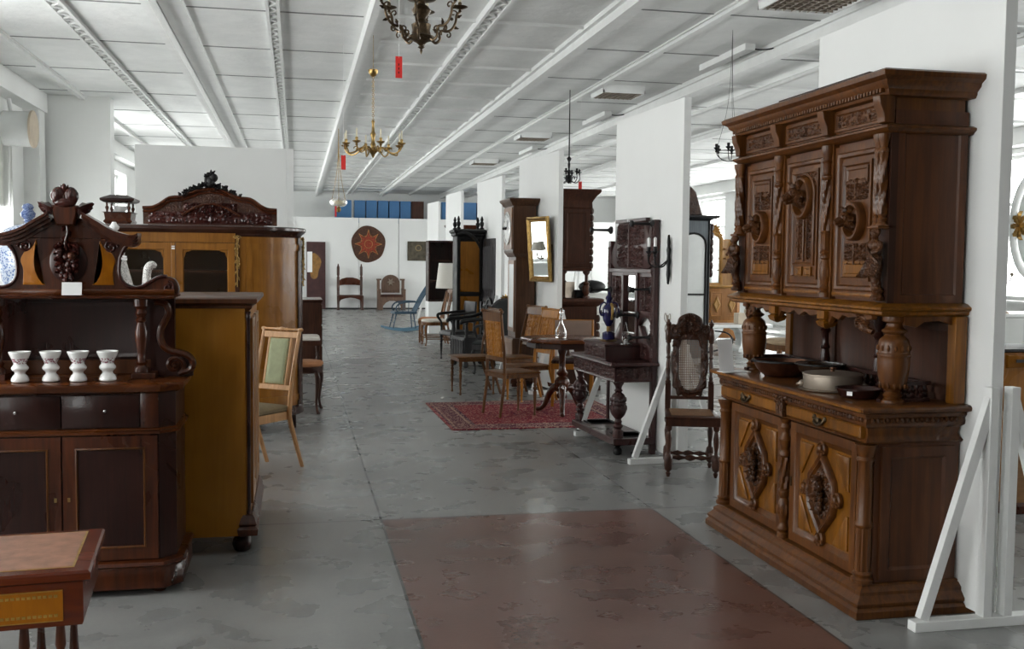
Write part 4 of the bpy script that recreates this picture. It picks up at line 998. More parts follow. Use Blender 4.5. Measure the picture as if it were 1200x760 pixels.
# ================================================================ CHAIR BUILDER
def chair(name, label, cat, loc, rz, w=.43, d=.42, sh=.45, bh=1.02, bw=None, frame='chair_brown', seat='chair_brown', back='carved', front='turned', lean=.10, splay=.10, group=None, pad=None, stretch=False, post_r=.016, back_mat=None):
    """front of the chair looks to local -y"""
    t = thing(name, label, cat, loc, rz, group)
    F = M[frame]; bw = bw or w-.04
    sp = [(-w/2+.01,-d/2),(w/2-.01,-d/2),(w/2-.02,d/2),(-w/2+.02,d/2)]
    if pad:
        if front == 'cabriole': sp = [(-w/2,-d/2+.12),(-w/2+.05,-d/2+.04),(-w/4,-d/2-.015),(w/4,-d/2-.015),(w/2-.05,-d/2+.04),(w/2,-d/2+.12),(w/2-.03,d/2),(-w/2+.03,d/2)]
        part('seat_rail', MB().ext(sp, [(0,sh-.075),(0,sh-.012)]), F, t, bevel=.004)
        part('seat_cushion', MB().ext(sp, [(-.012,sh-.014),(-.002,sh),(-.006,sh+.02),(-.03,sh+.036),(-.09,sh+.044)]), M[pad], t)
    else:
        part('seat', MB().ext(sp, [(-.012,sh-.06),(-.012,sh-.022),(.008,sh-.018),(.012,sh-.006),(.004,sh)]), M[seat], t)
    for sx in (-1, 1):
        if front == 'turned': m = MB().lathe(turned(sh-.06, .022), 12, sx*(w/2-.035), -d/2+.035)
        elif front == 'cabriole':
            x = sx*(w/2-.035); y = -d/2+.035
            m = MB().tube([(x,y,sh-.06),(x+sx*.012,y-.014,sh-.14),(x+sx*.004,y-.004,sh*.45),(x-sx*.004,y+.004,.10),(x+sx*.006,y-.008,.03),(x+sx*.012,y-.02,0)], [.027,.028,.018,.013,.014,.02], 10)
        else: m = MB().bar((sx*(w/2-.03), -d/2+.03, 0), (sx*(w/2-.03), -d/2+.03, sh-.05), .032, .032)
        part('leg', m, F, t, bevel=0)
    yb = d/2-.02
    for sx in (-1, 1):
        x = sx*(bw/2)
        pts = [(x, yb+splay, 0), (x, yb+splay*.45, sh*.45), (x, yb, sh*.85), (x, yb, sh+.02)]
        m = MB().tube(pts, [post_r*.95, post_r*1.1, post_r*1.15, post_r*1.1], 8)
        part('leg', m, F, t)
        pts = [(x, yb, sh), (x, yb+lean*.2, sh+(bh-sh)*.35), (x, yb+lean, bh)]
        part('back_post', MB().tube(pts, [post_r*1.1, post_r, post_r*.9], 8), F, t)
    def B(z): # y of the back at height z
        q = (z-sh)/(bh-sh); return yb+lean*(q*.85+.15*q*q)
    def slab(x0, x1, z0, z1, th=.018, prof=None):
        ang = math.atan2(B(z1)-B(z0), z1-z0)
        m = MB(TR(0, B(z0), z0) @ RX(-ang) @ FR(0,0,0)); h = math.hypot(z1-z0, B(z1)-B(z0))
        return m, h
    if back == 'carved':
        m, h = slab(0,0,sh+.12,bh)
        m.rect(-bw/2, bw/2, h-.10, h-.01, [(0,-.012),(0,.012)]); part('top_rail', m, F, t, bevel=.003)
        m, h = slab(0,0,sh+.12,bh); m.rect(-bw/2, bw/2, 0, .04, [(0,-.010),(0,.010)]); part('lower_rail', m, F, t, bevel=.003)
        m, h = slab(0,0,sh+.12,bh)
        m.rect(-bw/2+.03, bw/2-.03, .04, h-.10, [(0,-.006),(0,.002)])
        c = carve(3, bw-.06, h-.14, .055)
        m.M = m.M @ TR(0,.04,.002); m.relief(bw-.07, h-.14, c, 26, 30, .016)
        m.M = m.M @ TR(0,0,-.008) @ Matrix(((-1,0,0,0),(0,1,0,0),(0,0,-1,0),(0,0,0,1))); m.relief(bw-.07, h-.14, c, 26, 30, .016)
        part('carved_splat', m, M[back_mat or frame], t)
        m, h = slab(0,0,sh+.12,bh); m.M = m.M @ TR(0, h+.0, 0) @ RY(PI/2)
        m.lathe([(.012,-bw/2-.035),(.020,-bw/2-.025),(.02,-bw/2-.01),(.012,-bw/2),(.014,0),(.012,bw/2),(.02,bw/2+.01),(.020,bw/2+.025),(.012,bw/2+.035)], 10)
        part('crest_roll', m, F, t)
    elif back == 'pad':
        m, h = slab(0,0,sh+.14,bh)
        m.rect(-bw/2, bw/2, h-.075, h-.028, [(0,-.010),(0,.010)]); m.rect(-bw/2, bw/2, 0, .04, [(0,-.010),(0,.010)])
        m.rect(-bw/2+.062, -bw/2+.08, .04, h-.075, [(0,-.009),(0,.009)]); m.rect(bw/2-.08, bw/2-.062, .04, h-.075, [(0,-.009),(0,.009)])
        part('back_rail', m, F, t, bevel=.003)
        m, h = slab(0,0,sh+.14,bh)
        m.rect(-bw/2+.084, bw/2-.084, .045, h-.08, [(0,-.010),(.0,.008),(-.012,.016),(-.04,.018)])
        part('back_pad', m, M[back_mat or 'green_cloth'], t)
        m, h = slab(0,0,sh+.14,bh); M0 = m.M
        for i in range(18):
            z = .05+(h-.135)*i/17
            for sx in (-1, 1): m.ell(sx*(bw/2-.089), z, .012, .0038, .0038, .003, 6, 4)
        for i in range(8):
            x = -bw/2+.092+(bw-.184)*i/7
            for z in (.05, h-.085): m.ell(x, z, .012, .0038, .0038, .003, 6, 4)
        part('nail_heads', m, M['brass'], t)
        m, h = slab(0,0,sh+.14,bh); m.M = m.M @ TR(0, h-.008, 0) @ RY(PI/2)
        e = bw/2
        m.lathe([(.006,-e-.03),(.012,-e-.024),(.016,-e-.012),(.014,-e),(.010,-e+.02),(.009,-.06),(.014,-.045),(.010,-.03),(.016,-.018),(.018,0),(.016,.018),(.010,.03),(.014,.045),(.009,.06),(.010,e-.02),(.014,e),(.016,e+.012),(.012,e+.024),(.006,e+.03)], 10)
        part('top_rail', m, F, t)
    elif back in ('slats', 'open', 'panel'):
        m, h = slab(0,0,sh+.10,bh)
        m.rect(-bw/2, bw/2, h-.07, h, [(0,-.010),(0,.010)])
        part('top_rail', m, F, t, bevel=.004)
        if back != 'panel':
            m, h = slab(0,0,sh+.10,bh); m.rect(-bw/2, bw/2, .02, .05, [(0,-.008),(0,.008)]); part('lower_rail', m, F, t)
        m, h = slab(0,0,sh+.10,bh)
        if back == 'slats':
            for i in range(4):
                x = -bw/2+bw*(i+1)/5; m.rect(x-.012, x+.012, .05, h-.07, [(0,-.005),(0,.005)])
            part('slats', m, F, t)
        elif back == 'panel':
            m.rect(-bw/2+.01, bw/2-.01, .04, h-.01, [(0,-.012),(0,.010),(-.01,.018),(-.04,.02)]); part('back_pad', m, M[back_mat], t)
        else:
            m.rect(-.04,.04,.05,h-.07,[(0,-.006),(0,.006)]); part('splat', m, F, t)
    if stretch:
        m = MB()
        for sx in (-1, 1): m.bar((sx*(w/2-.035), -d/2+.04, .13), (sx*bw/2, yb+splay*.7, .13), .018, .018)
        m.bar((-w/2+.035, -d/2+.035, .18), (w/2-.035, -d/2+.035, .18), .018, .018)
        part('stretcher', m, F, t)
    return t

def face(dx, dy): return math.atan2(dx, -dy)   # rotation that turns local -y to (dx,dy)

# ---- left of the aisle
chair('green_back_chair', 'pale oak chair with narrow sage green padded back, by the bookcase end', 'chair', (-.305, 7.90, 0), face(-.66,-.75), w=.38, d=.40, sh=.46, bh=1.07, bw=.36, frame='oak_chair', back='pad', pad='olive_seat', lean=.12, splay=.14)
chair('terracotta_chair', 'dark chair with rounded terracotta velvet seat, half hidden behind the bookcase end', 'chair', (.04, 10.98, 0), face(1,-.1), w=.46, d=.44, sh=.50, bh=.95, frame='dark_oak', pad='orange_cloth', back='open', front='cabriole', lean=.08)
chair('cream_chair', 'chair with a cream nailed seat behind the terracotta one', 'chair', (.07, 13.0, 0), face(1,0), w=.50, d=.44, sh=.62, bh=.95, frame='dark_oak', pad='cream_cloth', back='open', lean=.06)
t = thing('low_bookcase', 'low dark cupboard against the left, beyond the cream-seated chair', 'cabinet', (.10, 15.2, 0), 0)
part('body', MB().box(-.45,.26,0,1.0,.06,.98), M['dark_oak'], t, smooth=0)
part('top', MB().rect(-.45,.26,0,1.0,[(0,.98),(.02,.99),(.02,1.01),(.01,1.02)]), M['case_top'], t)
part('plinth', MB().box(-.43,.24,.02,.98,0,.06), M['mahog_dark'], t, smooth=0)
part('drawer', MB(SD(.26,0,0)).rect(.04,.96,.66,.94,[(0,0),(0,.012),(-.01,.014)]).rect(.04,.96,.36,.63,[(0,0),(0,.012),(-.01,.014)]).rect(.04,.96,.1,.33,[(0,0),(0,.012),(-.01,.014)]), M['dark_oak'], t, smooth=0)
t = thing('painted_panel', 'tall maroon painted panel with ochre shape and white sheet at the far wall', 'picture', (.63, 33.75, 0), 0)
part('board', MB().box(-.30,.30,0,.05,.02,2.18), plain('maroon lacquer', (.055,.020,.020), .4, var=.3, scale=5), t, smooth=0)
n_ = 20
part('ochre_shape', MB(FR(0,0,0)).ext([(-.06+.2*math.cos(2*PI*i/n_)*(1+.25*math.sin(3*2*PI*i/n_)), 1.40+.42*math.sin(2*PI*i/n_)) for i in range(n_)], [(0,.0),(0,.006)]), plain('ochre paint', (.26,.13,.03), .5, var=.3), t, smooth=0)
part('paper_sheet', MB(FR(-.19,-.007,1.2)).rect(-.09,.07,0,.66,[(0,0),(0,.004)]), M['paper'], t, smooth=0)

# ---- far end
t = thing('ladder_back_chair', 'tall dark throne-like chair with two broad rails against the far wall', 'chair', (1.70, 33.40, 0), 0)
for sx in (-1, 1):
    part('leg', MB().lathe([(.05,0),(.05,.05),(.035,.08),(.04,.2),(.045,.4)]+[(.045,.55),(.04,.58),(.045,.62),(.045,1.05),(.03,1.08),(.045,1.12),(.045,1.38),(.03,1.40),(.015,1.48)], 12, sx*.37, .2), M['dark_oak'], t)
    part('leg', MB().lathe([(.05,0),(.05,.05),(.035,.08),(.04,.2),(.045,.46)], 12, sx*.38, -.2), M['dark_oak'], t)
m = MB(FR(0,.2,0)).ext([(-.36,.78),(-.18,.80),(0,.80),(.18,.80),(.36,.78),(.36,.93),(.25,1.0),(.1,1.04),(-.1,1.04),(-.25,1.0),(-.36,.93)], [(0,-.02),(0,.02)])
part('back_rail', m, M['mahog'], t, smooth=0)
part('seat', MB().box(-.40,.40,-.24,.22,.42,.48), M['dark_oak'], t, smooth=0, bevel=.01)
part('apron', MB(FR(0,-.21,0)).ext([(-.36,.24),(-.3,.33),(-.15,.38),(0,.40),(.15,.38),(.3,.33),(.36,.24),(.36,.43),(-.36,.43)], [(0,-.02),(0,.02)]), M['mahog'], t, smooth=0)
t = thing('carved_armchair', 'weathered carved armchair with an arched back against the far wall', 'armchair', (3.02, 33.35, 0), 0)
W_ = M['grey_wood']
arc = [(-.30,.55),(.30,.55)]+[(.30*math.cos(a), .86+.28*math.sin(a)) for a in [i*PI/12 for i in range(13)]]
bk = part('backrest', MB(FR(0,.25,0)).ext(arc, [(0,-.03),(0,.02),(-.04,.03),(-.05,.015)]), W_, t)
part('star_carving', MB(FR(0,.22,.90)).ext([((.14 if i % 2 else .06)*math.sin(i*PI/6), (.14 if i % 2 else .06)*math.cos(i*PI/6)) for i in range(12)][::-1], [(0,0),(-.01,.02)]), M['tin'], bk)
part('top_bar', MB().bar((-.46,.24,.98),(-.30,.24,.98),.05,.05).bar((.30,.24,.98),(.46,.24,.98),.05,.05), W_, t)
for sx in (-1, 1):
    part('arm', MB().box(sx*.40-.05, sx*.40+.05,-.25,.28,.62,.68).box(sx*.40-.03, sx*.40+.03,-.22,-.14,.40,.62), W_, t, smooth=0, bevel=.01)
    part('leg', MB().box(sx*.40-.045, sx*.40+.045,-.26,-.16,0,.62), W_, t, smooth=0, bevel=.01)
    part('leg', MB().box(sx*.40-.045, sx*.40+.045,.18,.28,0,.98), W_, t, smooth=0, bevel=.01)
part('seat', MB().box(-.38,.38,-.26,.25,.40,.50), M['dark_oak'], t, smooth=0, bevel=.02)
part('apron', MB(FR(0,-.24,0)).ext([(-.36,.0),(-.3,.0),(-.28,.14),(-.2,.24),(-.08,.30),(.08,.30),(.2,.24),(.28,.14),(.3,.0),(.36,.0),(.36,.42),(-.36,.42)], [(0,-.02),(0,.02)]), W_, t, smooth=0)
# tapestry
t = thing('round_tapestry', 'large round brown and red star tapestry on the far white wall', 'tapestry', (2.32, 33.899, 2.13), 0)
n_ = 40; rr = random.Random(3)
out = [(.55*math.cos(2*PI*i/n_)*(1+.03*math.sin(5*2*PI*i/n_)), .60*math.sin(2*PI*i/n_)*(1+.03*math.cos(3*2*PI*i/n_))) for i in range(n_)]
part('ground', MB(FR(0,0,0)).ext(out, [(0,0),(0,.02),(-.02,.03)]), plain('dark brown wool', (.075,.035,.022), .95, var=.35, scale=20, bump=.4, bscale=60), t)
st = []
for i in range(32):
    a = 2*PI*i/32; r_ = (.47 if i % 4 == 0 else (.30 if i % 2 == 0 else .22)); st.append((r_*math.cos(a), r_*1.08*math.sin(a)))
part('star', MB(FR(0,-.028,0)).ext(st, [(0,0),(0,.008)]), plain('rust red wool', (.26,.045,.022), .95, var=.4, scale=24), t, smooth=0)
m = MB(FR(0,-.037,0))
for i in range(8):
    a = 2*PI*i/8+.39; b = a+PI/8
    m.tube([(.44*math.cos(a-PI/8), .47*math.sin(a-PI/8), 0), (.24*math.cos(a), .26*math.sin(a), 0), (.44*math.cos(b), .47*math.sin(b), 0)], .009, 5)
m.torus(.13, .010, 20, 5)
part('cream_outline', m, plain('ochre wool', (.36,.19,.07), .95, var=.3), t)
t = thing('landscape_painting', 'dark unframed painting with a pale ring on the far white wall', 'picture', (3.98, 33.899, 1.60), 0)
part('canvas', MB(FR(0,0,0)).rect(-.38,.42,0,.64,[(0,0),(0,.03)]), plain('dark brown paint', (.075,.062,.04), .4, var=.55, scale=9), t, smooth=0)
part('ring', MB(FR(-.02,-.032,.42)).torus(.09,.018,20,6), plain('pale ochre paint', (.24,.18,.09), .6), t)
# rocking chair
def rocker():
    t = thing('rocking_chair', 'blue-grey painted spindle-back rocking chair on its runners', 'rocking chair', (2.42, 23.4, 0), face(-1,-.08))
    B_ = wood('slate blue paint', (.035,.065,.10), (.075,.12,.165), .35, coat=.2)
    for sx in (-1, 1):
        pts = [(sx*.25, -.50+1.1*i/14, .028+.11*((i-6.5)/7)**2*(1 if i > 6 else .7)) for i in range(15)]
        part('runner', MB().tube(pts, .018, 6, flat=1.3), plain('light blue paint', (.16,.30,.42), .4), t)
        part('leg', MB().tube([(sx*.19,-.22,.40),(sx*.24,-.30,.07)], [.016,.013], 8), B_, t)
        part('leg', MB().tube([(sx*.18,.18,.40),(sx*.24,.22,.05)], [.016,.013], 8), B_, t)
        part('arm', MB().tube([(sx*.22,.30,.66),(sx*.27,.15,.67),(sx*.28,-.05,.66),(sx*.27,-.18,.62),(sx*.26,-.24,.53),(sx*.24,-.20,.45)], .016, 8), B_, t)
        part('arm_spindle', MB().tube([(sx*.23,.05,.43),(sx*.275,.05,.66)], .009, 6).tube([(sx*.23,-.08,.43),(sx*.28,-.08,.66)], .009, 6), B_, t)
        part('back_post', MB().tube([(sx*.21,.21,.42),(sx*.22,.38,.75),(sx*.23,.58,1.06)], .017, 8), B_, t)
    part('seat', MB().ext([(-.26,-.27),(-.1,-.29),(.1,-.29),(.26,-.27),(.24,.24),(-.24,.24)], [(-.01,.395),(.006,.405),(.006,.43),(-.01,.445)]), B_, t)
    sp = MB()
    for i in range(9):
        x = -.17+.34*i/8; sp.tube([(x,.21,.43),(x*1.05,.38,.75),(x*1.1,.56,1.02)], .008, 6)
    part('spindles', sp, B_, t)
    part('crest_rail', MB().tube([(-.25,.58,1.04),(-.12,.60,1.09),(0,.61,1.10),(.12,.60,1.09),(.25,.58,1.04)], .022, 8, flat=2.0, up=(0,.5,1)), B_, t)
    part('stretcher', MB().tube([(-.22,-.27,.20),(.22,-.27,.20)], .010, 6).tube([(-.22,.21,.22),(.22,.21,.22)], .010, 6), B_, t)
rocker()
chair('orange_back_chair', 'wooden chair with a salmon padded back, behind the one with open back near the rocker', 'chair', (2.60, 20.1, 0), face(-.95,.2), w=.48, d=.46, sh=.45, bh=1.02, frame='chair_brown', pad='orange_cloth', back='panel', back_mat='orange_cloth', front='straight', lean=.12, stretch=True)
chair('open_back_chair', 'wooden chair with cream seat and open curved back under the drum lampshade', 'chair', (2.58, 19.35, 0), face(-1,-.05), w=.46, d=.46, sh=.46, bh=1.06, frame='chair_brown', pad='cream_cloth', back='open', front='cabriole', lean=.10, stretch=True)
t = thing('floor_lamp', 'floor lamp with a pale drum shade beside the far chairs', 'lamp', (3.02, 20.6, 0), 0)
part('base', MB().lathe([(.17,0),(.17,.015),(.06,.04),(.02,.06)], 20), M['dark_oak'], t)
part('pole', MB().lathe([(.014,.05),(.014,.5),(.028,.54),(.014,.6),(.014,.95),(.03,1.0),(.012,1.06),(.012,1.25)], 12), M['chair_brown'], t)
part('lamp_shade', MB().lathe([(.255,1.05),(.195,1.56),(.19,1.56),(.25,1.05)], 32), M['shade'], t)
t = thing('open_cupboard', 'dark open cupboard below the farthest white panel, behind the drum lampshade', 'cupboard', (3.15, 22.6, 0), 0)
part('carcass', MB().box(-.28,-.25,0,.5,.70,2.05).box(.25,.28,0,.5,.70,2.05).box(-.28,.28,0,.5,2.02,2.05).box(-.28,.28,0,.5,.70,.73).box(-.28,.28,.47,.5,.70,2.05), M['mahog_dark'], t, smooth=0)
part('shelf', MB().box(-.25,.25,.02,.47,1.15,1.17).box(-.25,.25,.02,.47,1.6,1.62), M['dark_oak'], t, smooth=0)
part('base', MB().box(-.28,.27,-.05,.55,0,.70), M['white_paint'], t, smooth=0)
t = thing('tall_red_cabinet', 'reddish cabinet top showing between the two farthest white panels', 'cabinet', (3.9, 23.6, 0), 0)
part('body', MB().box(-.42,.3,0,.5,0,2.36), M['mahog'], t, smooth=0)
part('cornice', MB().rect(-.42,.3,0,.5,[(0,2.36),(.04,2.40),(.05,2.44)]), M['mahog'], t)
# ================================================================ BIG CARVED SIDEBOARD (front looks to -x)
t = thing('carved_sideboard', 'huge carved two-tier walnut sideboard with animal-head medallions on its doors', 'sideboard', (3.005, 4.975, 0), -PI/2)
BW, BD = .875, .58           # half width, depth; local back at y=0, front at y=-BD
Wn, Wg, Wc, Ws = M['walnut'], M['walnut_gold'], M['walnut_carved'], M['walnut_side']
bh = .875
def R2(o=0, d=BD): return [(-bh+.06-o, 0), (-bh+.06-o, -d+.07-o), (bh-.06+o, -d+.07-o), (bh-.06+o, 0)][::1]
def cc(p): # make CCW
    a = sum(p[i][0]*p[(i+1) % len(p)][1]-p[(i+1) % len(p)][0]*p[i][1] for i in range(len(p)))
    return p if a > 0 else p[::-1]
low = cc([(-.80,0),(-.80,-.47),(.80,-.47),(.80,0)])
def extc(p, prof, M_=None): return MB(M_).ext(cc(p), prof)
part('plinth', extc(low, [(.065,0),(.07,.005),(.07,.035),(.055,.05),(.062,.06),(.062,.07),(.035,.10),(.035,.115),(.01,.135),(.01,.145),(-.02,.15)]), Wn, t)
part('lower_carcass', extc([(-.80,0),(-.80,-.43),(.80,-.43),(.80,0)], [(0,.14),(0,.79)]), Ws, t, smooth=0)
# side panels of the lower body
for s in (-1, 1):
    m = MB(SD(s*.80, 0, 0, s))
    pl = [(-.40,.16),(-.03,.16),(-.03,.775),(-.40,.775)] if s > 0 else [(.40,.16),(.03,.16),(.03,.775),(.40,.775)]
    m.ext(cc(pl) , [(0,0),(0,.014),(-.045,.014),(-.058,.003)])
    part('side_panel', m, Ws, t)
# counter with gadrooned frieze
part('frieze', extc(low, [(-.02,.785),(.005,.79),(.012,.80),(.0,.815),(-.005,.83),(.0,.86),(.018,.875),(.022,.89),(.018,.905),(.03,.92),(.03,.93)]), Wn, t)
m = MB()
for i in range(64):
    x = -.80+1.6*(i+.5)/64; m.ell(x, -.492, .899, .010, .010, .013, 6, 5)
part('egg_moulding', m, Wc, t)
for s in (-1, 1):
    m = MB()
    for i in range(18): m.ell(s*.822, -.46+.45*i/18, .899, .010, .010, .013, 6, 5)
    part('egg_moulding', m, Wc, t)
part('counter', extc(low, [(.03,.928),(.045,.935),(.062,.94),(.066,.952),(.06,.962),(.052,.966),(.03,.968)]), Wn, t)
part('counter_edge', MB().box(-.85,.85,-.5375,-.5355,.942,.956), Wg, t, smooth=0)
for s in (-1, 1):
    x0, x1 = (.06,.78) if s > 0 else (-.78,-.06)
    d = part('drawer', MB(FR(0,-.475,0)).rect(x0, x1, .812, .868, [(0,-.01),(0,.016),(-.006,.022)]), Wg, t)
    m = MB(TR((x0+x1)/2, -.505, .84))
    m.tube([(-.05,0,.01),(-.035,-.008,-.012),(0,-.012,-.022),(.035,-.008,-.012),(.05,0,.01)], .0055, 7)
    for q in (-.05,.05): m.ell(q, .004, .012, .013, .010, .014, 8, 6)
    for k in range(4): m.leaf((0,0,-.01), (math.cos(PI*k/3), -.1, .5*math.sin(PI*k/3)), .04, .02)
    part('drop_handle', m, M['bronze'], d)
m = MB(FR(0,-.485,0)).rect(-.035,.035,.80,.90,[(0,0),(.0,.02),(-.008,.028)])
m.at(TR(0,-.515,.85)).tube(spiral(.012,.022,.018,1,0,1,n=10), .006, 6).tube(spiral(-.012,.022,.018,1,PI,-1,n=10), .006, 6).ell(0,0,-.015,.014,.01,.025)
part('centre_bracket', m, Wc, t)
# three turned half columns on the front of the lower body
def low_col(x, y, fancy):
    m = MB()
    if fancy:
        m.lathe([(.032,.148),(.032,.17),(.024,.178),(.034,.195),(.022,.215),(.02,.235),(.030,.262),(.036,.30),(.030,.34),(.02,.36),(.032,.38),(.032,.40),(.022,.41)], 20, x, y)
        m.lathe([(.024,.41),(.024,.58)]+[], 20, x, y) if 0 else m.lathe([(.026,.41+.17*i/24) for i in range(25)], 24, x, y, lobes=6, amp=.2, twist=44)
        m.lathe([(.022,.58),(.032,.59),(.032,.605),(.022,.62),(.03,.65),(.036,.675),(.022,.70),(.018,.72),(.027,.74),(.02,.76),(.030,.775),(.033,.785)], 20, x, y)
        for i in range(9):
            a = i*2*PI/9; m.ell(x+.03*math.cos(a), y+.03*math.sin(a), .30, .012,.012,.03, 6, 5)
    else:
        m.lathe([(.050,.148),(.052,.165),(.040,.175),(.045,.19),(.036,.20)], 20, x, y)
        m.lathe([(.035,.20),(.035,.40)], 32, x, y, lobes=12, amp=.06)
        m.lathe([(.036,.40),(.043,.41),(.043,.42),(.036,.43),(.034,.70),(.042,.715),(.034,.73),(.048,.765),(.050,.785)], 20, x, y)
    return m
part('corner_column', low_col(.775,-.46,0), Wn, t); part('corner_column', low_col(-.775,-.46,0), Wn, t)
part('centre_column', low_col(0,-.465,1), Wc if 0 else Wn, t)
# doors with hexagonal carved medallions
for s in (-1, 1):
    cx = s*.375; hw = .325
    d = part('door', MB(FR(0,-.43,0)).ext([(cx-hw,.155),(cx+hw,.155),(cx+hw,.778),(cx-hw,.778)], [(0,0),(0,.030),(-.045,.030),(-.052,.022),(-.066,.018),(-.078,.006)]), Wn, t)
    part('field', MB(FR(0,-.437,0)).rect(cx-hw+.075, cx+hw-.075, .23, .703, [(0,0),(0,.004)]), Wg, d, smooth=0)
    cz = .466
    # four raised spandrel fields
    for a in (-1, 1):
        for b in (-1, 1):
            X0, Z0 = cx+a*(hw-.085), cz+b*.225
            tri = [(X0, Z0), (X0-a*.135, Z0), (X0-a*.02, Z0-b*.165), (X0, Z0-b*.165)]
            part('spandrel', MB(FR(0,-.441,0)).ext(cc(tri), [(0,0),(0,.008),(-.008,.013)]), Wg, d)
    hexo = [(0,.215),(.125,.085),(.145,0),(.125,-.085),(0,-.215),(-.125,-.085),(-.145,0),(-.125,.085)]
    hexo = [(cx+p, cz+q) for p, q in hexo]
    part('medallion_frame', MB(FR(0,-.441,0)).ext(cc(hexo), [(0,0),(.0,.018),(-.010,.03),(-.022,.022),(-.03,.026),(-.038,.010)]), Wn, d)
    m = MB(FR(cx,-.452,cz-.125)).relief(.17,.25, (lambda c: (lambda u, v: c(u, v)*max(0, 1-(abs(u)/.085)**1.5-(abs(v-.125)/.135)**2.2)**.5 if (abs(u)/.085)**1.5+(abs(v-.125)/.135)**2.2 < 1 else 0))(carve(11+s,.17,.25,.04)), 40, 56, .026, edge=False)
    m.at(TR(cx,-.47,cz))
    for k in range(14):
        a = k*2.4; m.leaf((.012*math.cos(a),0,.045*math.sin(a)), (math.cos(a),-.3,1.3*math.sin(a)), .055,.03)
    for k in range(9): m.ell(.03*math.cos(k*1.9)*(1-k*.05), -.008, -.07+.018*k, .013,.012,.013, 6, 5)
    part('medallion_carving', m, Wc, d)
    for (dx, dz) in ((0,.225),(0,-.225),(.155,0),(-.155,0)):
        m = MB(FR(cx+dx,-.444,cz+dz)).ext([(.036*math.cos(i*PI/8),.040*math.sin(i*PI/8)) for i in range(16)], [(0,0),(0,.018),(-.008,.026),(-.014,.018)])
        m.at(TR(cx+dx,-.468,cz+dz)).ell(0,0,0,.018,.016,.022, 10, 7)
        for q in (-1, 1): m.tube(spiral(q*.02,-.02,.018,1,0,q,n=10), .005, 6)
        part('roundel', m, Wn, d)
    part('lock_plate', MB(FR(cx-s*(hw-.02),-.462,cz)).rect(-.006,.006,-.025,.025,[(0,0),(0,.003)]), M['bronze'], d)
# ---- open middle stage
M['inner'] = wood('shade-darkened walnut', (.018,.007,.004), (.055,.020,.010), .6, coat=0)  # walnut darkened so the open stage reads as a shaded recess
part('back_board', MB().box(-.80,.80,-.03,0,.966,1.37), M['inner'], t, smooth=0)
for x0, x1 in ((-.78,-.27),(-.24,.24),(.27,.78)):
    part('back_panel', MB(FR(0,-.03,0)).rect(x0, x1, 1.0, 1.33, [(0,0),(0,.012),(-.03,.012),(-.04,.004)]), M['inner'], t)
for s in (-1, 1): part('back_pilaster', MB().box(s*.80-.03, s*.80+.03, -.06, 0, .968, 1.37), Wg, t, bevel=.004)
# gallery with little spindles
m = MB().box(-.72,.72,-.135,-.105,.968,.985).box(-.72,.72,-.14,-.10,1.045,1.062)
part('gallery_rail', m, M['mahog_dark'], t, bevel=.003)
m = MB()
for i in range(26): m.lathe([(.008,.985),(.013,1.0),(.007,1.01),(.013,1.022),(.007,1.035),(.008,1.046)], 8, -.70+1.4*i/25, -.12)
for s in (-1, 1):
    m2 = MB()
    for i in range(5): m.lathe([(.008,.985),(.013,1.0),(.007,1.01),(.013,1.022),(.007,1.035),(.008,1.046)], 8, s*.715, -.15-.045*i)
    m2.box(s*.715-.015, s*.715+.015, -.37, -.14, 1.045, 1.062).box(s*.715-.015, s*.715+.015, -.37, -.14, .968, .985)
    part('gallery_side_rail', m2, M['mahog_dark'], t)
part('gallery_spindles', m, M['mahog_dark'], t)
# bulbous pillars carrying the upper body
vas = [(.055,.966),(.055,.98),(.035,.99),(.045,1.005),(.030,1.02),(.055,1.045),(.066,1.09),(.072,1.14),(.071,1.18),(.074,1.185),(.074,1.195),(.070,1.20),(.070,1.235),(.064,1.26),(.048,1.275),(.040,1.285),(.055,1.295),(.055,1.305),(.040,1.315),(.036,1.335),(.055,1.345),(.055,1.37)]
for s in (-1, 1):
    m = MB().lathe(crom(vas, 2), 28, s*.735, -.31)
    for i in range(14):
        a = i*2*PI/14; m.ell(s*.735+.070*math.cos(a), -.31+.070*math.sin(a), 1.222, .0075,.0075,.014, 6, 5)
        m.ell(s*.735+.058*math.cos(a), -.31+.058*math.sin(a), 1.05, .007,.007,.016, 6, 5)
    part('bulb_pillar', m, Wn, t)
    m = MB().lathe([(.03,.966),(.03,.98),(.018,.99),(.022,1.03),(.03,1.08),(.02,1.13),(.028,1.14),(.018,1.16),(.018,1.22),(.03,1.235),(.016,1.26),(.03,1.30),(.04,1.32),(.04,1.37)], 16, s*.27, -.10)
    part('rear_post', m, M['mahog_dark'], t)
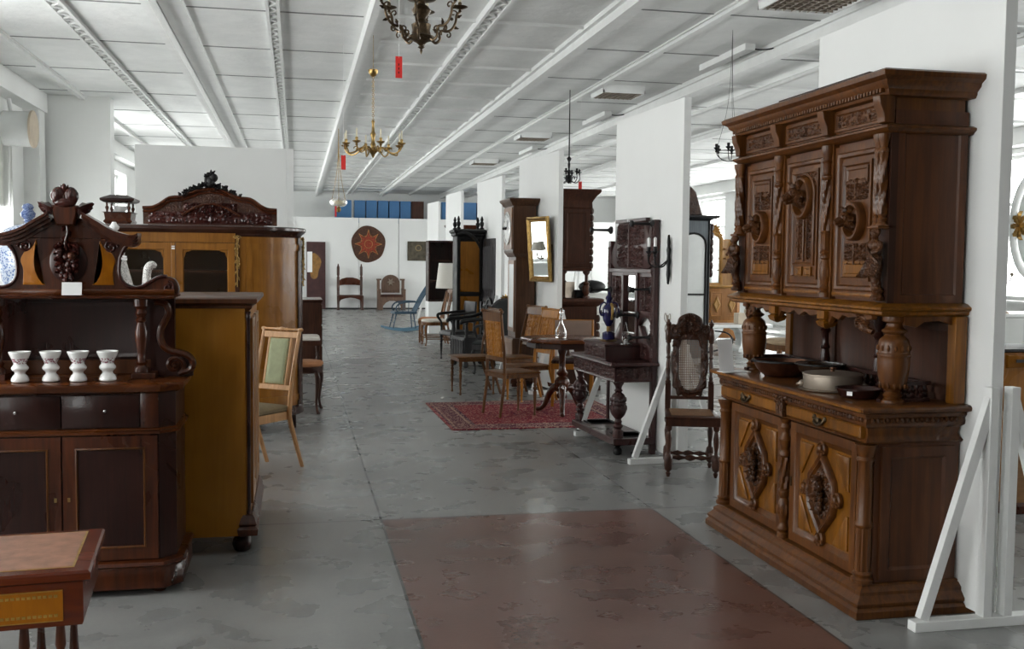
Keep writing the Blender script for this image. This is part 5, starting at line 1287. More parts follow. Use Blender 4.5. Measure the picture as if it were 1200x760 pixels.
# pendant brackets beneath the upper body
m = MB(FR(0,-.40,0))
lower = [(-.70,1.375),(-.70,1.35),(-.62,1.34),(-.56,1.355),(-.50,1.345),(-.44,1.355),(-.40,1.33),(-.34,1.345),(-.31,1.30),(-.27,1.32),(-.24,1.30),(-.20,1.345),(-.12,1.335),(-.06,1.355),(0,1.33)]
lower = lower+[(-x, z) for x, z in reversed(lower[:-1])]
m.ext(cc(lower), [(0,-.02),(0,.0),(-.004,.006)])
part('apron', m, Wn, t)
for x in (-.27,.27): part('pendant', MB().rect(x-.035,x+.035,-.43,-.36,[(0,1.37),(0,1.33),(-.01,1.325),(.004,1.315),(-.004,1.295),(-.03,1.28)][::-1]), Wg, t)
for s in (-1, 1):
    m = MB()
    m.tube([(s*.63,-.38,1.36),(s*.60,-.39,1.34),(s*.62,-.40,1.31),(s*.67,-.38,1.29)], [.02,.024,.022,.014], 8)
    m.tube(spiral(s*.58,1.33,.028,1.1,PI/2,s,y=-.40,n=12), .010, 6)
    for k in range(5): m.leaf((s*.66,-.40,1.34), (-s*1,-.1,-.5+.25*k), .07, .03)
    part('bracket_carving', m, Wc, t)
# side brackets on the near side
m = MB(SD(.80,0,0,1)).ext(cc([(-.30,1.37),(-.30,1.33),(-.24,1.32),(-.20,1.345),(-.12,1.35),(-.06,1.33),(-.03,1.28),(-.02,1.37)]), [(0,-.02),(0,.0)])
part('side_apron', m, Wn, t, smooth=0)
# ---- upper body
up = [(-.79,0),(-.79,-.40),(.79,-.40),(.79,0)]
part('shelf_moulding', extc(up, [(-.01,1.368),(.02,1.372),(.03,1.38),(.03,1.392),(.045,1.40),(.045,1.41),(.02,1.425),(.0,1.432)]), Wg, t)
part('upper_carcass', extc([(-.785,0),(-.785,-.37),(.785,-.37),(.785,0)], [(0,1.42),(0,2.30)]), Ws, t, smooth=0)
for s in (-1, 1):
    m = MB(SD(s*.785, 0, 0, s)).ext(cc([(-.36*s,1.43),(-.01*s,1.43),(-.01*s,2.24),(-.36*s,2.24)]) , [(0,0),(0,.012),(-.035,.012),(-.042,.003)])
    part('side_panel', m, Ws, t)
part('waist_moulding', extc(up, [(-.01,2.19),(.012,2.195),(.02,2.205),(.035,2.215),(.035,2.225),(.01,2.235),(-.01,2.24)]), Wn, t)
part('frieze', extc(up, [(-.015,2.235),(-.015,2.36)]), Wn, t, smooth=0)
for x0, x1 in ((-.72,-.30),(-.22,.22),(.30,.72)):
    part('frieze_panel', MB(FR(0,-.385,0)).rect(x0, x1, 2.25, 2.345, [(0,0),(0,.014),(-.012,.014),(-.018,.004)]), Wn, t)
    m = MB(FR((x0+x1)/2,-.388,2.265)).relief(x1-x0-.04,.065, carve(int(x0*100),x1-x0-.04,.065,.035), 70, 14, .014)
    part('frieze_carving', m, Wc, t)
for x in (-.765,-.26,.26,.765):
    m = MB(SD(x-.03,0,0,1)).ext(cc([(-.38,2.235),(-.43,2.24),(-.435,2.28),(-.455,2.32),(-.46,2.36),(-.38,2.36)]), [(0,0),(0,.06)])
    part('frieze_bracket', m, Wn, t, bevel=.004)
part('cornice', extc(up, [(-.01,2.355),(.02,2.36),(.03,2.375),(.03,2.385),(.055,2.405),(.06,2.42),(.085,2.435),(.09,2.455),(.075,2.465),(-.02,2.47)]), Wn, t)
m = MB()
for i in range(60): m.box(-.80+1.6*i/60, -.785+1.6*i/60, -.45, -.42, 2.372, 2.39)
part('dentils', m, Wn, t, smooth=0)
part('crest_board', extc([(-.45,-.02),(-.45,-.30),(.45,-.30),(.45,-.02)], [(0,2.468),(0,2.50),(.02,2.51),(.02,2.525)]), M['mahog_dark'], t)
# twisted columns between doors
def tw(x, y, z0, z1, r=.024):
    m = MB(); h = z1-z0; k = z0
    m.lathe([(r*1.35,0),(r*1.35,.02),(r*.9,.03),(r*1.25,.045),(r*.8,.06)], 18, x, y, z0)
    m.lathe([(r*.8,.06),(r*1.15,.085),(r*1.25,.12),(r*1.15,.155),(r*.8,.185),(r*1.2,.195),(r*1.2,.205),(r*.85,.215)], 18, x, y, z0)
    for i in range(8):
        a = i*PI/4; m.ell(x+r*1.05*math.cos(a), y+r*1.05*math.sin(a), z0+.12, .008,.008,.028, 6, 5)
    m.lathe([(r*1.0,.215),(r*1.2,.225),(r*.9,.235),(r*1.05,.25),(r*1.05,.31),(r*1.25,.318),(r*.9,.33)], 18, x, y, z0, lobes=9, amp=.05)
    a0 = .33; n = 40
    m.lathe([(r*1.02, a0+(h-.17-a0)*i/n) for i in range(n+1)], 24, x, y, z0, lobes=5, amp=.2, twist=38)
    b = h-.17
    m.lathe([(r*.9,b),(r*1.25,b+.01),(r*1.25,b+.02),(r*.85,b+.03),(r*1.0,b+.04),(r*1.0,b+.08),(r*1.25,b+.09),(r*.9,b+.10),(r*1.1,b+.12),(r*1.4,b+.14),(r*1.45,b+.17)], 18, x, y, z0)
    return m
for x in (-.26,.26):
    part('twisted_column', tw(x, -.405, 1.44, 2.19), Wn, t)
    part('pilaster', MB().box(x-.042, x+.042, -.40, -.36, 1.43, 2.20), Wn, t, smooth=0)
# corner: twisted pair above, carved figure below
for s in (-1, 1):
    m = MB()
    for dx, dy in ((-.018,-.0),(.018,.0)):
        m.lathe([(.019,1.83+.28*i/24) for i in range(25)], 18, s*.755+dx, -.415+dy, 0, lobes=4, amp=.18, twist=46*s)
        m.lathe([(.024,2.11),(.024,2.12),(.017,2.13),(.022,2.15),(.028,2.17),(.03,2.19)], 14, s*.755+dx, -.415+dy)
        m.lathe([(.026,1.775),(.026,1.785),(.018,1.795),(.022,1.81),(.016,1.82),(.022,1.83)], 14, s*.755+dx, -.415+dy)
    m.rect(s*.755-.045, s*.755+.045, -.45, -.37, [(-.005,1.765),(0,1.77),(0,1.777),(-.004,1.78)])
    part('corner_twist', m, Wn, t)
    f = MB(); X, Y = s*.76, -.43
    f.lathe([(.03,1.44),(.034,1.455),(.022,1.47),(.03,1.485),(.02,1.50)], 14, X, Y+.01)
    f.tube([(X,Y+.01,1.49),(X,Y,1.54),(X,Y-.006,1.58),(X,Y-.012,1.615)], [.020,.024,.032,.040], 12)
    f.ell(X,Y-.008,1.625,.043,.034,.032); f.ell(X,Y-.004,1.665,.032,.028,.035); f.ell(X,Y-.008,1.69,.040,.030,.030)
    for q in (-1, 1):
        f.tube([(X+q*.038,Y-.006,1.703),(X+q*.052,Y-.018,1.672),(X+q*.03,Y-.044,1.655)], [.013,.012,.009], 8)
    f.tube([(X,Y-.006,1.70),(X,Y-.008,1.725)], [.016,.014], 8); f.ell(X,Y-.012,1.742,.020,.022,.026)
    f.ell(X,Y-.004,1.752,.024,.022,.022); f.ell(X,Y-.034,1.738,.004,.005,.006)
    for k in range(6):
        a = k*PI/5+.0; f.leaf((X+.03*math.cos(a), Y-.02-.02*math.sin(a), 1.63), (.3*math.cos(a), -.1, -1), .09, .035)
    f.tube([(X-.04,Y-.02,1.70),(X,Y-.042,1.66),(X+.045,Y-.02,1.61)], .009, 6)
    part('carved_figure', f, Wc, t)
    part('corner_post', MB().box(s*.755-.045, s*.755+.045, -.395, -.36, 1.43, 2.20), M['inner'], t, smooth=0)
# doors
def medallion(d, cx, cz, r, a=1.15):
    n = 28
    ring = [(cx+r*math.cos(2*PI*i/n), cz+a*r*math.sin(2*PI*i/n)) for i in range(n)]
    part('medallion_ring', MB(FR(0,-.385,0)).ext(ring, [(0,-.005),(0,.030),(-.008,.040),(-.018,.040),(-.024,.030),(-.030,.006)]), Wn, d)
    h = MB(TR(cx, -.40, cz)); q = r/.095
    # an animal head looking out
    h.tube([(0,.0,-.01*q),(0,-.03*q,.0),(0,-.055*q,.012*q)], [.050*q,.044*q,.036*q], 12)
    h.ell(0,-.055*q,.018*q,.034*q,.036*q,.032*q, 12, 8)
    h.tube([(0,-.07*q,.008*q),(0,-.10*q,-.004*q),(0,-.118*q,-.010*q)], [.024*q,.020*q,.014*q], 10)
    h.tube([(0,-.07*q,-.018*q),(0,-.100*q,-.030*q)], [.016*q,.010*q], 8)
    for s in (-1, 1):
        h.leaf((s*.022*q,-.045*q,.040*q), (s*.5,-.15,1), .045*q, .026*q, up=(0,-1,0))
        h.ell(s*.019*q,-.082*q,.024*q,.007*q,.007*q,.007*q,8,6)
        for k in range(6):
            b = k*.55-.9; h.leaf((s*.034*q,-.03*q,.02*q-.012*q*k), (s*math.cos(b),-.3,math.sin(b)-.5), .04*q, .018*q)
    part('animal_head', h, M['walnut_carved'], d)
def updoor(x0, x1, kind):
    z0, z1 = 1.445, 2.175
    d = part('door', MB(FR(0,-.37,0)).ext([(x0,z0),(x1,z0),(x1,z1),(x0,z1)], [(0,0),(0,.020),(-.030,.020),(-.038,.030),(-.052,.026),(-.060,.012)]), Wn, t)
    cx = (x0+x1)/2; w = x1-x0-.12
    iz0, iz1 = z0+.06, z1-.06
    part('inner_frame', MB(FR(0,-.380,0)).ext([(x0+.075,iz0+.02),(x1-.075,iz0+.02),(x1-.075,iz1-.02),(x0+.075,iz1-.02)], [(0,0),(0,.014),(-.014,.014),(-.022,.004)]), Wn, d)
    iw = x1-x0-.20
    if kind == 'side':
        part('top_field', MB(FR(0,-.382,0)).rect(cx-iw/2+.005, cx+iw/2-.005, iz1-.125, iz1-.045, [(0,0),(0,.012),(-.012,.012),(-.018,.005)]), Wn, d)
        part('bottom_field', MB(FR(0,-.382,0)).rect(cx-iw/2+.005, cx+iw/2-.005, iz0+.04, iz0+.115, [(0,0),(0,.012),(-.012,.012),(-.018,.006)]), Wg, d)
        cz = iz0+.30
        for zz in (cz+.105, cz-.205):
            m = MB(FR(cx,-.384,zz)).relief(iw-.02,.105, carve(int(zz*100),iw-.02,.105,.03), 44, 36, .018); part('foliage_carving', m, Wc, d)
        medallion(d, cx, cz+.005, .082)
    else:
        n = 20; wd = iw/2-.005
        arch = [(cx-wd,iz0+.09),(cx+wd,iz0+.09)]+[(cx+wd*math.cos(PI*i/n), iz1-.15+wd*1.0*math.sin(PI*i/n)) for i in range(n+1)]
        part('arch_moulding', MB(FR(0,-.382,0)).ext(arch, [(0,0),(0,.014),(-.010,.018),(-.018,.006)]), Wn, d)
        for s in (-1, 1):
            m = MB(FR(cx+s*.045,-.386,iz0+.12)).relief(.06,.25, carve(5+s,.06,.25,.028), 18, 64, .018); part('foliage_carving', m, Wc, d)
            part('bottom_field', MB(FR(0,-.382,0)).rect(cx+s*.048-.036, cx+s*.048+.036, iz0+.03, iz0+.085, [(0,0),(0,.012),(-.010,.012),(-.015,.005)]), Wg, d)
            m = MB(FR(cx+s*.075,-.384,iz1-.11)).relief(.07,.08, carve(15+s,.07,.08,.03,sym=False), 20, 24, .014); part('corner_carving', m, Wc, d)
        part('inner_rib', MB(FR(0,-.384,0)).rect(cx-.006,cx+.006,iz0+.11,iz1-.24,[(0,0),(0,.012),(-.003,.014)]), Wn, d)
        medallion(d, cx, iz1-.165, .098)
    part('door_base', MB(FR(0,-.39,0)).rect(x0+.01,x1-.01,z0+.008,z0+.022,[(0,0),(0,.008),(-.004,.01)]), Wg, d)
updoor(-.712,-.302,'side'); updoor(-.218,.218,'centre'); updoor(.302,.712,'side')
part('price_sticker', MB(SD(.80,-.03,1.345,1)).rect(-.012,.012,0,.022,[(0,.005),(0,.007)]), M['paper'], t, label='small white price sticker', smooth=0)

# ---- things on the counter (world places)
def on(px, py): return None
ctr = .9685
t = thing('copper_pan', 'wide shallow copper pan with tinned bright inside at the far end of the sideboard counter', 'pan', (2.69, 5.33, ctr)); t.scale = (.9,.9,1.4)
part('bowl', MB().lathe([(.06,0),(.11,.004),(.155,.03),(.175,.055),(.185,.060),(.185,.066),(.172,.064),(.15,.036),(.10,.010),(.03,.007),(.001,.007)], 36), M['copper'], t)
part('rim', MB(TR(0,0,.064)).torus(.183,.005,36,6), M['iron'], t)
t = thing('tinned_pan', 'round pan with a bright rim overlapping the wide copper pan, on short feet', 'pan', (2.76, 5.03, ctr)); t.scale = (.9,.9,1.25)
part('bowl', MB().lathe([(.05,.03),(.09,.034),(.125,.052),(.14,.074),(.147,.078),(.147,.083),(.136,.082),(.12,.06),(.08,.042),(.001,.041)], 36), M['steel'], t)
part('rim', MB(TR(0,0,.080)).torus(.145,.004,36,6), M['iron'], t)
part('stand', MB().lathe([(.085,0),(.088,.003),(.07,.02),(.072,.034),(.05,.034)], 28), M['copper'], t)
t = thing('round_tin_box', 'round pale metal cooking box with lid and small handles on the sideboard counter', 'box', (2.66, 4.72, ctr))
part('body', MB().lathe([(.13,.008),(.142,.010),(.145,.02),(.143,.075),(.148,.078),(.148,.084),(.143,.086),(.10,.092),(.001,.094)], 40), M['tin'], t)
part('knob', MB().lathe([(.012,.092),(.009,.10),(.016,.108),(.012,.115),(.001,.117)], 12), M['copper'], t)
part('base_tray', MB().lathe([(.150,0),(.168,.004),(.17,.008),(.150,.009),(.12,.009)], 40), M['tin'], t)
for a in (2.6, 5.9):
    m = MB(RZ(a)); m.tube([(.14,-.03,.03),(.165,-.025,.028),(.172,0,.022),(.165,.025,.028),(.14,.03,.03)], .006, 6); m.ell(.15,-.03,.03,.014,.012,.014,8,6); m.ell(.15,.03,.03,.014,.012,.014,8,6)
    part('handle', m, M['tin'], t)
t = thing('dark_dish', 'small dark round dish with a white sticker near the front corner of the counter', 'dish', (2.63, 4.42, ctr))
part('bowl', MB().lathe([(.06,0),(.085,.004),(.098,.03),(.104,.042),(.108,.042),(.108,.048),(.098,.046),(.085,.018),(.001,.014)], 32), M['mahog_dark'], t)
part('insert', MB().lathe([(.075,.016),(.08,.03),(.001,.034)], 28), M['steel'], t)
part('price_sticker', MB(RZ(-2.5) @ TR(.104,0,.028) @ RZ(PI/2)).box(-.013,.013,-.002,.0,-.009,.010), M['paper'], t, label='small white sticker', smooth=0)
t = thing('price_card', 'white folded card standing at the far end of the sideboard counter, left of the pans', 'card', (2.475, 5.60, ctr), 0)
part('card', MB(RZ(.1) @ RX(-.18)).ext(cc([(-.048,-.0),(.048,.0),(.048,.001),(-.048,.001)]), [(0,0),(0,.19)]), M['paper'], t, smooth=0)
part('base', MB(RZ(.1)).box(-.05,.13,-.055,.03,0,.003), M['paper'], t, smooth=0)
# ================================================================ RIGHT SIDE OF THE AISLE
Pm, Pc = M['plum'], M['plum_carved']
# ---- hall stand with console table (front looks to -x)
t = thing('hall_stand', 'dark carved hall stand with mirror, coat pegs and console table on turned legs', 'hall stand', (2.918, 8.62, 0), -PI/2+.054)
HW = .56
# uprights and tall back board
for s in (-1, 1):
    part('upright', MB().box(s*(HW-.045)-.03, s*(HW-.045)+.03, -.045, 0, 0, 1.96 if s > 0 else 1.80), Pm, t, bevel=.005)
m = MB(FR(HW-.045,-.046,.80)).relief(.05,1.12, carve(21,.05,1.12,.03), 10, 120, .012); part('upright_carving', m, Pc, t)
m = MB(FR(-HW+.045,-.046,.80)).relief(.05,.95, carve(22,.05,.95,.03), 10, 100, .012); part('upright_carving', m, Pc, t)
# crest
crest = [(-.37,1.54),(.37,1.54),(.50,1.60),(.50,1.95),(.44,1.95),(.40,1.84),(.34,1.93),(.30,1.965),(-.30,1.965),(-.34,1.93),(-.38,1.80),(-.48,1.70),(-.50,1.60)]
part('crest_board', MB(FR(0,-.005,0)).ext(cc(crest), [(0,0),(0,.03),(-.008,.035)]), Pm, t)
m = MB(FR(0,-.038,1.56)).relief(.62,.38, carve(23,.62,.38,.065), 80, 54, .028); part('crest_carving', m, Pc, t)
part('crest_rail', MB().box(-.36,.36,-.05,-.01,1.955,1.985).box(-.50,.50,-.055,-.0,1.515,1.55), Pm, t, bevel=.004)
# middle: mirror column and carved side panels
for s in (-1, 1):
    part('mirror_stile', MB().box(s*.165-.025, s*.165+.025, -.05, -.005, .80, 1.52), Pm, t, bevel=.004)
    part('side_frame', MB(FR(s*.345,-.005,0)).ext(cc([(-.155,1.16),(.155,1.16),(.155,1.515),(-.155,1.515)]), [(0,0),(0,.03),(-.03,.03),(-.04,.012)]), Pm, t)
    m = MB(FR(s*.345,-.02,1.195)).relief(.22,.29, carve(25,.22,.29,.055), 36, 40, .028); part('side_carving', m, Pc, t)
    arch = [(-.16,1.16),(-.16,1.06),(-.11,1.10),(-.06,1.13),(0,1.14),(.06,1.13),(.11,1.10),(.16,1.06),(.16,1.16)]
    part('arch_rail', MB(FR(s*.345,-.005,0)).ext(cc(arch), [(0,0),(0,.03),(-.006,.034)]), Pm, t)
    sw = [(s*.14,.78),(s*.53,.78),(s*.50,.86),(s*.42,.92),(s*.33,.98),(s*.25,1.06),(s*.20,1.06),(s*.19,.98)] if s > 0 else [(s*.14,.78),(s*.53,.78),(s*.50,.86),(s*.42,.92),(s*.33,.98),(s*.25,1.06),(s*.20,1.06),(s*.19,.98)]
    part('swept_bracket', MB(FR(0,-.005,0)).ext(cc(sw), [(0,0),(0,.03),(-.008,.036)]), Pm, t)
    m = MB(FR(s*.30,-.034,.79)).relief(.20,.13, carve(28,.20,.13,.05), 30, 22, .02); part('bracket_carving', m, Pc, t)
part('mirror_rail', MB().box(-.14,.14,-.05,-.005,1.49,1.52).box(-.14,.14,-.05,-.005,1.135,1.165).box(-.14,.14,-.05,-.005,.955,.985), Pm, t, smooth=0, bevel=.004)
part('mirror', MB().box(-.14,.14,-.022,-.018,1.165,1.49), M['mirror'], t, smooth=0)
part('mirror', MB().box(-.14,.14,-.022,-.018,.985,1.135), M['mirror'], t, smooth=0)
part('lower_board', MB(FR(0,-.005,0)).rect(-.14,.14,.78,.957,[(0,0),(0,.03)]), Pm, t, smooth=0)
m = MB(FR(0,-.036,.79)).relief(.26,.16, carve(30,.26,.16,.05), 34, 24, .024); part('lower_carving', m, Pc, t)
def peg(x, z, L=.19):
    m = MB(TR(x, -.04, z) @ RX(PI/2)).lathe([(.034,-.01),(.036,.006),(.022,.016),(.012,.03),(.010,L-.03),(.013,L-.02),(.022,L-.012),(.028,L),(.026,L+.01),(.01,L+.016)], 14)
    part('coat_peg', m, M['ebony'], t)
for (x, z) in ((-.50,1.90),(.50,1.925),(-.50,1.35),(.48,1.38),(-.19,1.15),(.19,1.15),(.49,.98)): peg(x, z)
# table
tp = cc([(-HW,0),(-HW,-.36),(-HW+.02,-.40),(HW-.02,-.40),(HW,-.36),(HW,0)])
part('tabletop', MB().ext(tp, [(-.01,.735),(.006,.742),(.012,.752),(.008,.765),(0,.772)]), Pm, t)
part('apron', MB().ext(cc([(-HW+.03,-.02),(-HW+.03,-.37),(HW-.03,-.37),(HW-.03,-.02)]), [(0,.61),(.006,.618),(.002,.63),(.0,.735)]), Pm, t)
m = MB(FR(0,-.372,.635)).relief(2*HW-.08,.095, carve(31,2*HW-.08,.095,.055), 150, 14, .02); part('apron_carving', m, Pc, t)
m = MB(SD(HW-.03,-.195,.635,1)).relief(.32,.095, carve(32,.32,.095,.055), 44, 14, .014); part('side_apron_carving', m, Pc, t)
legp = [(.042,.10),(.045,.12),(.045,.20),(.036,.21),(.028,.222),(.040,.235),(.040,.25),(.026,.262),(.033,.28),(.024,.30),(.05,.33),(.066,.36),(.070,.395),(.060,.42),(.066,.425),(.066,.435),(.060,.44),(.062,.48),(.045,.51),(.026,.525),(.036,.54),(.024,.555),(.032,.58),(.042,.595),(.045,.61)]
for s in (-1, 1):
    m = MB().lathe(crom(legp, 2), 22, s*(HW-.07), -.32)
    for i in range(12):
        a = i*PI/6; m.ell(s*(HW-.07)+.064*math.cos(a), -.32+.064*math.sin(a), .395, .011,.011,.026, 6, 5); m.ell(s*(HW-.07)+.060*math.cos(a+.26), -.32+.060*math.sin(a+.26), .465, .010,.010,.022, 6, 5)
    part('leg', m, Pm, t)
    part('foot', MB().lathe([(.02,0),(.036,.008),(.04,.035),(.03,.055),(.018,.065),(.03,.08),(.045,.10)], 16, s*(HW-.07), -.32), M['ebony'], t)
part('lower_shelf', MB().rect(-HW+.01, HW-.01, -.38, -.02, [(-.006,.085),(0,.09),(0,.135),(-.008,.142)]), Pm, t)
for s in (-1, 1): part('drip_tray', MB().rect(s*.36-.12, s*.36+.12, -.30, -.05, [(0,.14),(0,.148),(-.012,.148),(-.016,.142)]), M['iron'], t, smooth=0)
bx = part('glove_box', MB().rect(-.27,.27,-.36,-.04,[(0,.772),(0,.885),(.012,.89),(.012,.905),(0,.91)]), Pm, t)
m = MB(FR(0,-.362,.785)).relief(.50,.09, carve(33,.50,.09,.05), 66, 14, .016); part('box_carving', m, Pc, bx)
# vase, wire heart on the glove box   (box top z = .91)
t = thing('cobalt_vase', 'cobalt blue and gilt urn vase standing on the hall stand glove box', 'vase', (2.70, 8.66, .911))
part('plinth', MB().lathe([(.075,0),(.078,.008),(.062,.014)], 24), M['brass'], t)
part('base', MB().lathe([(.055,.012),(.058,.02),(.055,.07),(.05,.075),(.03,.085)], 24), M['ceramic_blue'], t)
part('stem', MB().lathe([(.03,.08),(.016,.095),(.02,.105),(.016,.12),(.022,.135)], 16), M['gold'], t)
part('body', MB().lathe([(.02,.13),(.03,.145),(.048,.18),(.06,.24),(.058,.29),(.04,.315),(.024,.33),(.022,.36),(.032,.375),(.03,.38),(.015,.385)], 24), M['ceramic_blue'], t)
part('lid', MB().lathe([(.028,.375),(.030,.385),(.02,.40),(.01,.41),(.014,.425),(.004,.44)], 16), M['ceramic_blue'], t)
m = MB()
for s in (-1, 1): m.tube([(s*.05,-.01,.22),(s*.085,-.01,.25),(s*.08,-.01,.31),(s*.05,-.01,.34),(s*.028,-.01,.33)], .007, 8)
part('handle', m, M['ceramic_blue'], t)
m = MB().tube([(.012,-.052,.19),(.014,-.064,.24),(.014,-.062,.29),(.012,-.034,.33)], .012, 8); part('gilt_leaf', m, M['gold'], t)
t = thing('wire_ornament', 'silvery wire leaf-shaped ornament beside the cobalt vase', 'ornament', (2.74, 8.30, .911))
m = MB().tube([(0,.02,.0),(0,.075,.03),(0,.08,.08),(0,.03,.15),(0,0,.185),(0,-.03,.15),(0,-.08,.08),(0,-.075,.03),(0,-.02,0)], .004, 6).tube([(-.02,-.07,.004),(0,0,.03),(.0,.04,.06),(.0,0,.10)], .003, 6)
part('wire', m, M['steel'], t)
part('base', MB().lathe([(.05,0),(.05,.005),(.01,.01),(.018,.03),(.004,.045)], 16), M['steel'], t)
# sconce with two candles and wall ornaments on the first panel
t = thing('wall_sconce', 'dark iron two-arm candle sconce on the panel right of the hall stand', 'sconce', (2.955, 7.86, 1.63), -PI/2)
part('backplate', MB(FR(0,0,0)).ext(cc([(0,.20),(.02,.14),(.012,.11),(.03,.08),(.015,.03),(.03,-.02),(.015,-.06),(.025,-.12),(0,-.20),(-.025,-.12),(-.015,-.06),(-.03,-.02),(-.015,.03),(-.03,.08),(-.012,.11),(-.02,.14)]), [(0,0),(0,.012),(-.004,.018)]), M['iron'], t)
for s in (-1, 1):
    a = part('arm', MB().tube([(0,-.01,0),(s*.04,-.06,-.05),(s*.07,-.11,-.06),(s*.075,-.15,-.02),(s*.075,-.15,.03)], .006, 8), M['iron'], t)
    m = MB(); drip_pan(m, s*.075, -.15, .02, .03); part('drip_pan', m, M['iron'], a)
    part('candle', MB().lathe([(.013,.06),(.013,.17),(.004,.178)], 10, s*.075, -.15), M['porcelain'], a)
t = thing('wall_ornament', 'small pale wire butterfly ornament on the panel below the candle sconce', 'ornament', (2.965, 7.88, 1.12), -PI/2)
m = MB(TR(0,-.01,0))
for s in (-1, 1):
    m.tube([(0,0,0),(s*.03,0,.06),(s*.06,0,.07),(s*.07,0,.03),(s*.03,0,.0),(0,0,0),(s*.03,0,-.02),(s*.055,0,-.05),(s*.04,0,-.08),(s*.01,0,-.04),(0,0,0)], .003, 6)
part('wire', m, M['tin'], t)
part('body', MB().tube([(0,-.01,-.06),(0,-.012,.06)], .006, 8), M['tin'], t)
# ---- gilt mirror + lamp sconce on the second panel
t = thing('gilt_mirror', 'gilt framed mirror hung aslant on the second white panel', 'mirror', (2.985, 12.36, 1.36), -PI/2+.30); t.rotation_euler = (.075, 0, -PI/2+.30)
fr_ = MB(FR(0,0,0)).ext([(-.25,0),(.25,0),(.25,.80),(-.25,.80)], [(0,0),(0,.035),(-.02,.045),(-.045,.02),(-.055,.026),(-.065,.012)], cap=False)
part('frame', fr_, M['gold'], t)
part('backing', MB(FR(0,0,0)).rect(-.23,.23,.02,.78,[(0,0),(0,.008)]), M['dark_oak'], t, smooth=0)
part('mirror_glass', MB(FR(0,-.008,0)).rect(-.19,.19,.06,.74,[(0,0),(0,.004)]), M['mirror'], t, smooth=0)
t = thing('lamp_sconce', 'dark curved wall lamp with a small pale shade beside the gilt mirror', 'lamp', (3.075, 12.22, 1.70), -PI/2)
part('backplate', MB(FR(0,0,0)).ext([(.03*math.cos(i*PI/6), .12*math.sin(i*PI/6)) for i in range(12)], [(0,0),(0,.014)]), M['bronze'], t)
part('arm', MB().tube([(0,-.01,0),(-.03,-.07,-.03),(-.08,-.12,-.06),(-.13,-.15,-.04),(-.14,-.16,.02)], .009, 8).tube(spiral(-.06,-.02,.03,1,0,1,y=-.10,n=12), .005, 6), M['bronze'], t)
part('lamp_shade', MB().lathe([(.075,.04),(.05,.15),(.048,.15),(.072,.04)], 20, -.14, -.16), M['shade'], t)
# ---- caned high-back chair, turned a little to the right
t = thing('caned_chair', 'tall carved chair with caned back and barley posts left of the big sideboard', 'chair', (2.965, 7.36, 0), face(-.30,-.95)); t.scale = (.88,1,1)
Mc, Mk = M['dark_oak'], M['dark_oak_carved']
part('seat_frame', MB().ext([(-.23,-.24),(.23,-.24),(.21,.20),(-.21,.20)], [(-.005,.385),(0,.39),(0,.44),(.006,.445),(.006,.455),(-.006,.46),(-.03,.46)]), Mc, t)
def cane(mb, x0, x1, z0, z1, M_, inside=lambda x, z: True, s=.013):
    mb.at(M_); n = int((x1-x0)/s); k = int((z1-z0)/s)
    for i in range(n+1):
        x = x0+(x1-x0)*i/n; zs = [z0+(z1-z0)*j/k for j in range(k+1) if inside(x, z0+(z1-z0)*j/k)]
        if len(zs) > 1: mb.bar((x, min(zs), 0), (x, max(zs), 0), .0045, .002, up=(0,0,1))
    for j in range(k+1):
        z = z0+(z1-z0)*j/k; xs = [x0+(x1-x0)*i/n for i in range(n+1) if inside(x0+(x1-x0)*i/n, z)]
        if len(xs) > 1: mb.bar((min(xs), z, .002), (max(xs), z, .002), .0045, .002, up=(0,0,1))
    return mb
M['cane'] = plain('woven cane', (.20,.105,.05), .55, var=.15, scale=40)
part('caned_seat', cane(MB(), -.18, .18, -.19, .16, TR(0,0,.462)), M['cane'], t, smooth=0)
part('seat_web', MB().box(-.19,.19,-.20,.17,.45,.4605), M['dark_oak'], t, smooth=0)
for s in (-1, 1):
    part('leg', MB().lathe([(.012,0),(.022,.03),(.012,.04),(.030,.055),(.036,.085),(.036,.135),(.030,.16),(.018,.17),(.014,.19),(.022,.24),(.026,.29),(.018,.33),(.015,.345),(.026,.36),(.028,.39)], 16, s*.20, -.21), Mc, t)
    part('leg', MB().lathe([(.012,0),(.022,.03),(.012,.04),(.030,.055),(.034,.085),(.034,.135),(.030,.16),(.018,.17),(.014,.19),(.022,.24),(.026,.29),(.018,.33),(.015,.345),(.026,.36),(.028,.39)], 16, s*.19, .18), Mc, t)
    L_ = .05
    m = MB(TR(s*.19, .185, 0) @ Matrix.Shear('XY', 4, (0, 0)))
    m.M = Matrix(((1,0,0,s*.19),(0,1,.10,.185-.044),(0,0,1,0),(0,0,0,1)))
    m.box(-.024,.024,-.022,.022,.44,.66)
    m.lathe([(.022,.66),(.026,.67),(.016,.685),(.020,.70),(.014,.72),(.018,.76),(.020,.81),(.014,.85),(.022,.86),(.014,.875),(.018,.90),(.019,.94),(.014,.97),(.024,.98),(.024,.995),(.028,1.0),(.028,1.07),(.024,1.08),(.014,1.09),(.012,1.10),(.022,1.115),(.024,1.13),(.010,1.145),(.006,1.16)], 14)
    part('back_post', m, Mc, t)
SH = lambda z0=0: Matrix(((1,0,0,0),(0,0,-1,.185-.044),(0,1,0,0),(0,0,0,1)))
SB = Matrix(((1,0,0,0),(0,.10,-1,.145),(0,1,0,0),(0,0,0,1)))   # leaning back plane: u=x, v=z
def oval(w, z0, z1, n=28, p=3.2):
    out = []
    for i in range(n):
        a = 2*PI*i/n; c, s_ = math.cos(a), math.sin(a)
        out.append((w*math.copysign(abs(c)**(2/p), c), (z0+z1)/2+(z1-z0)/2*math.copysign(abs(s_)**(2/p), s_)))
    return out
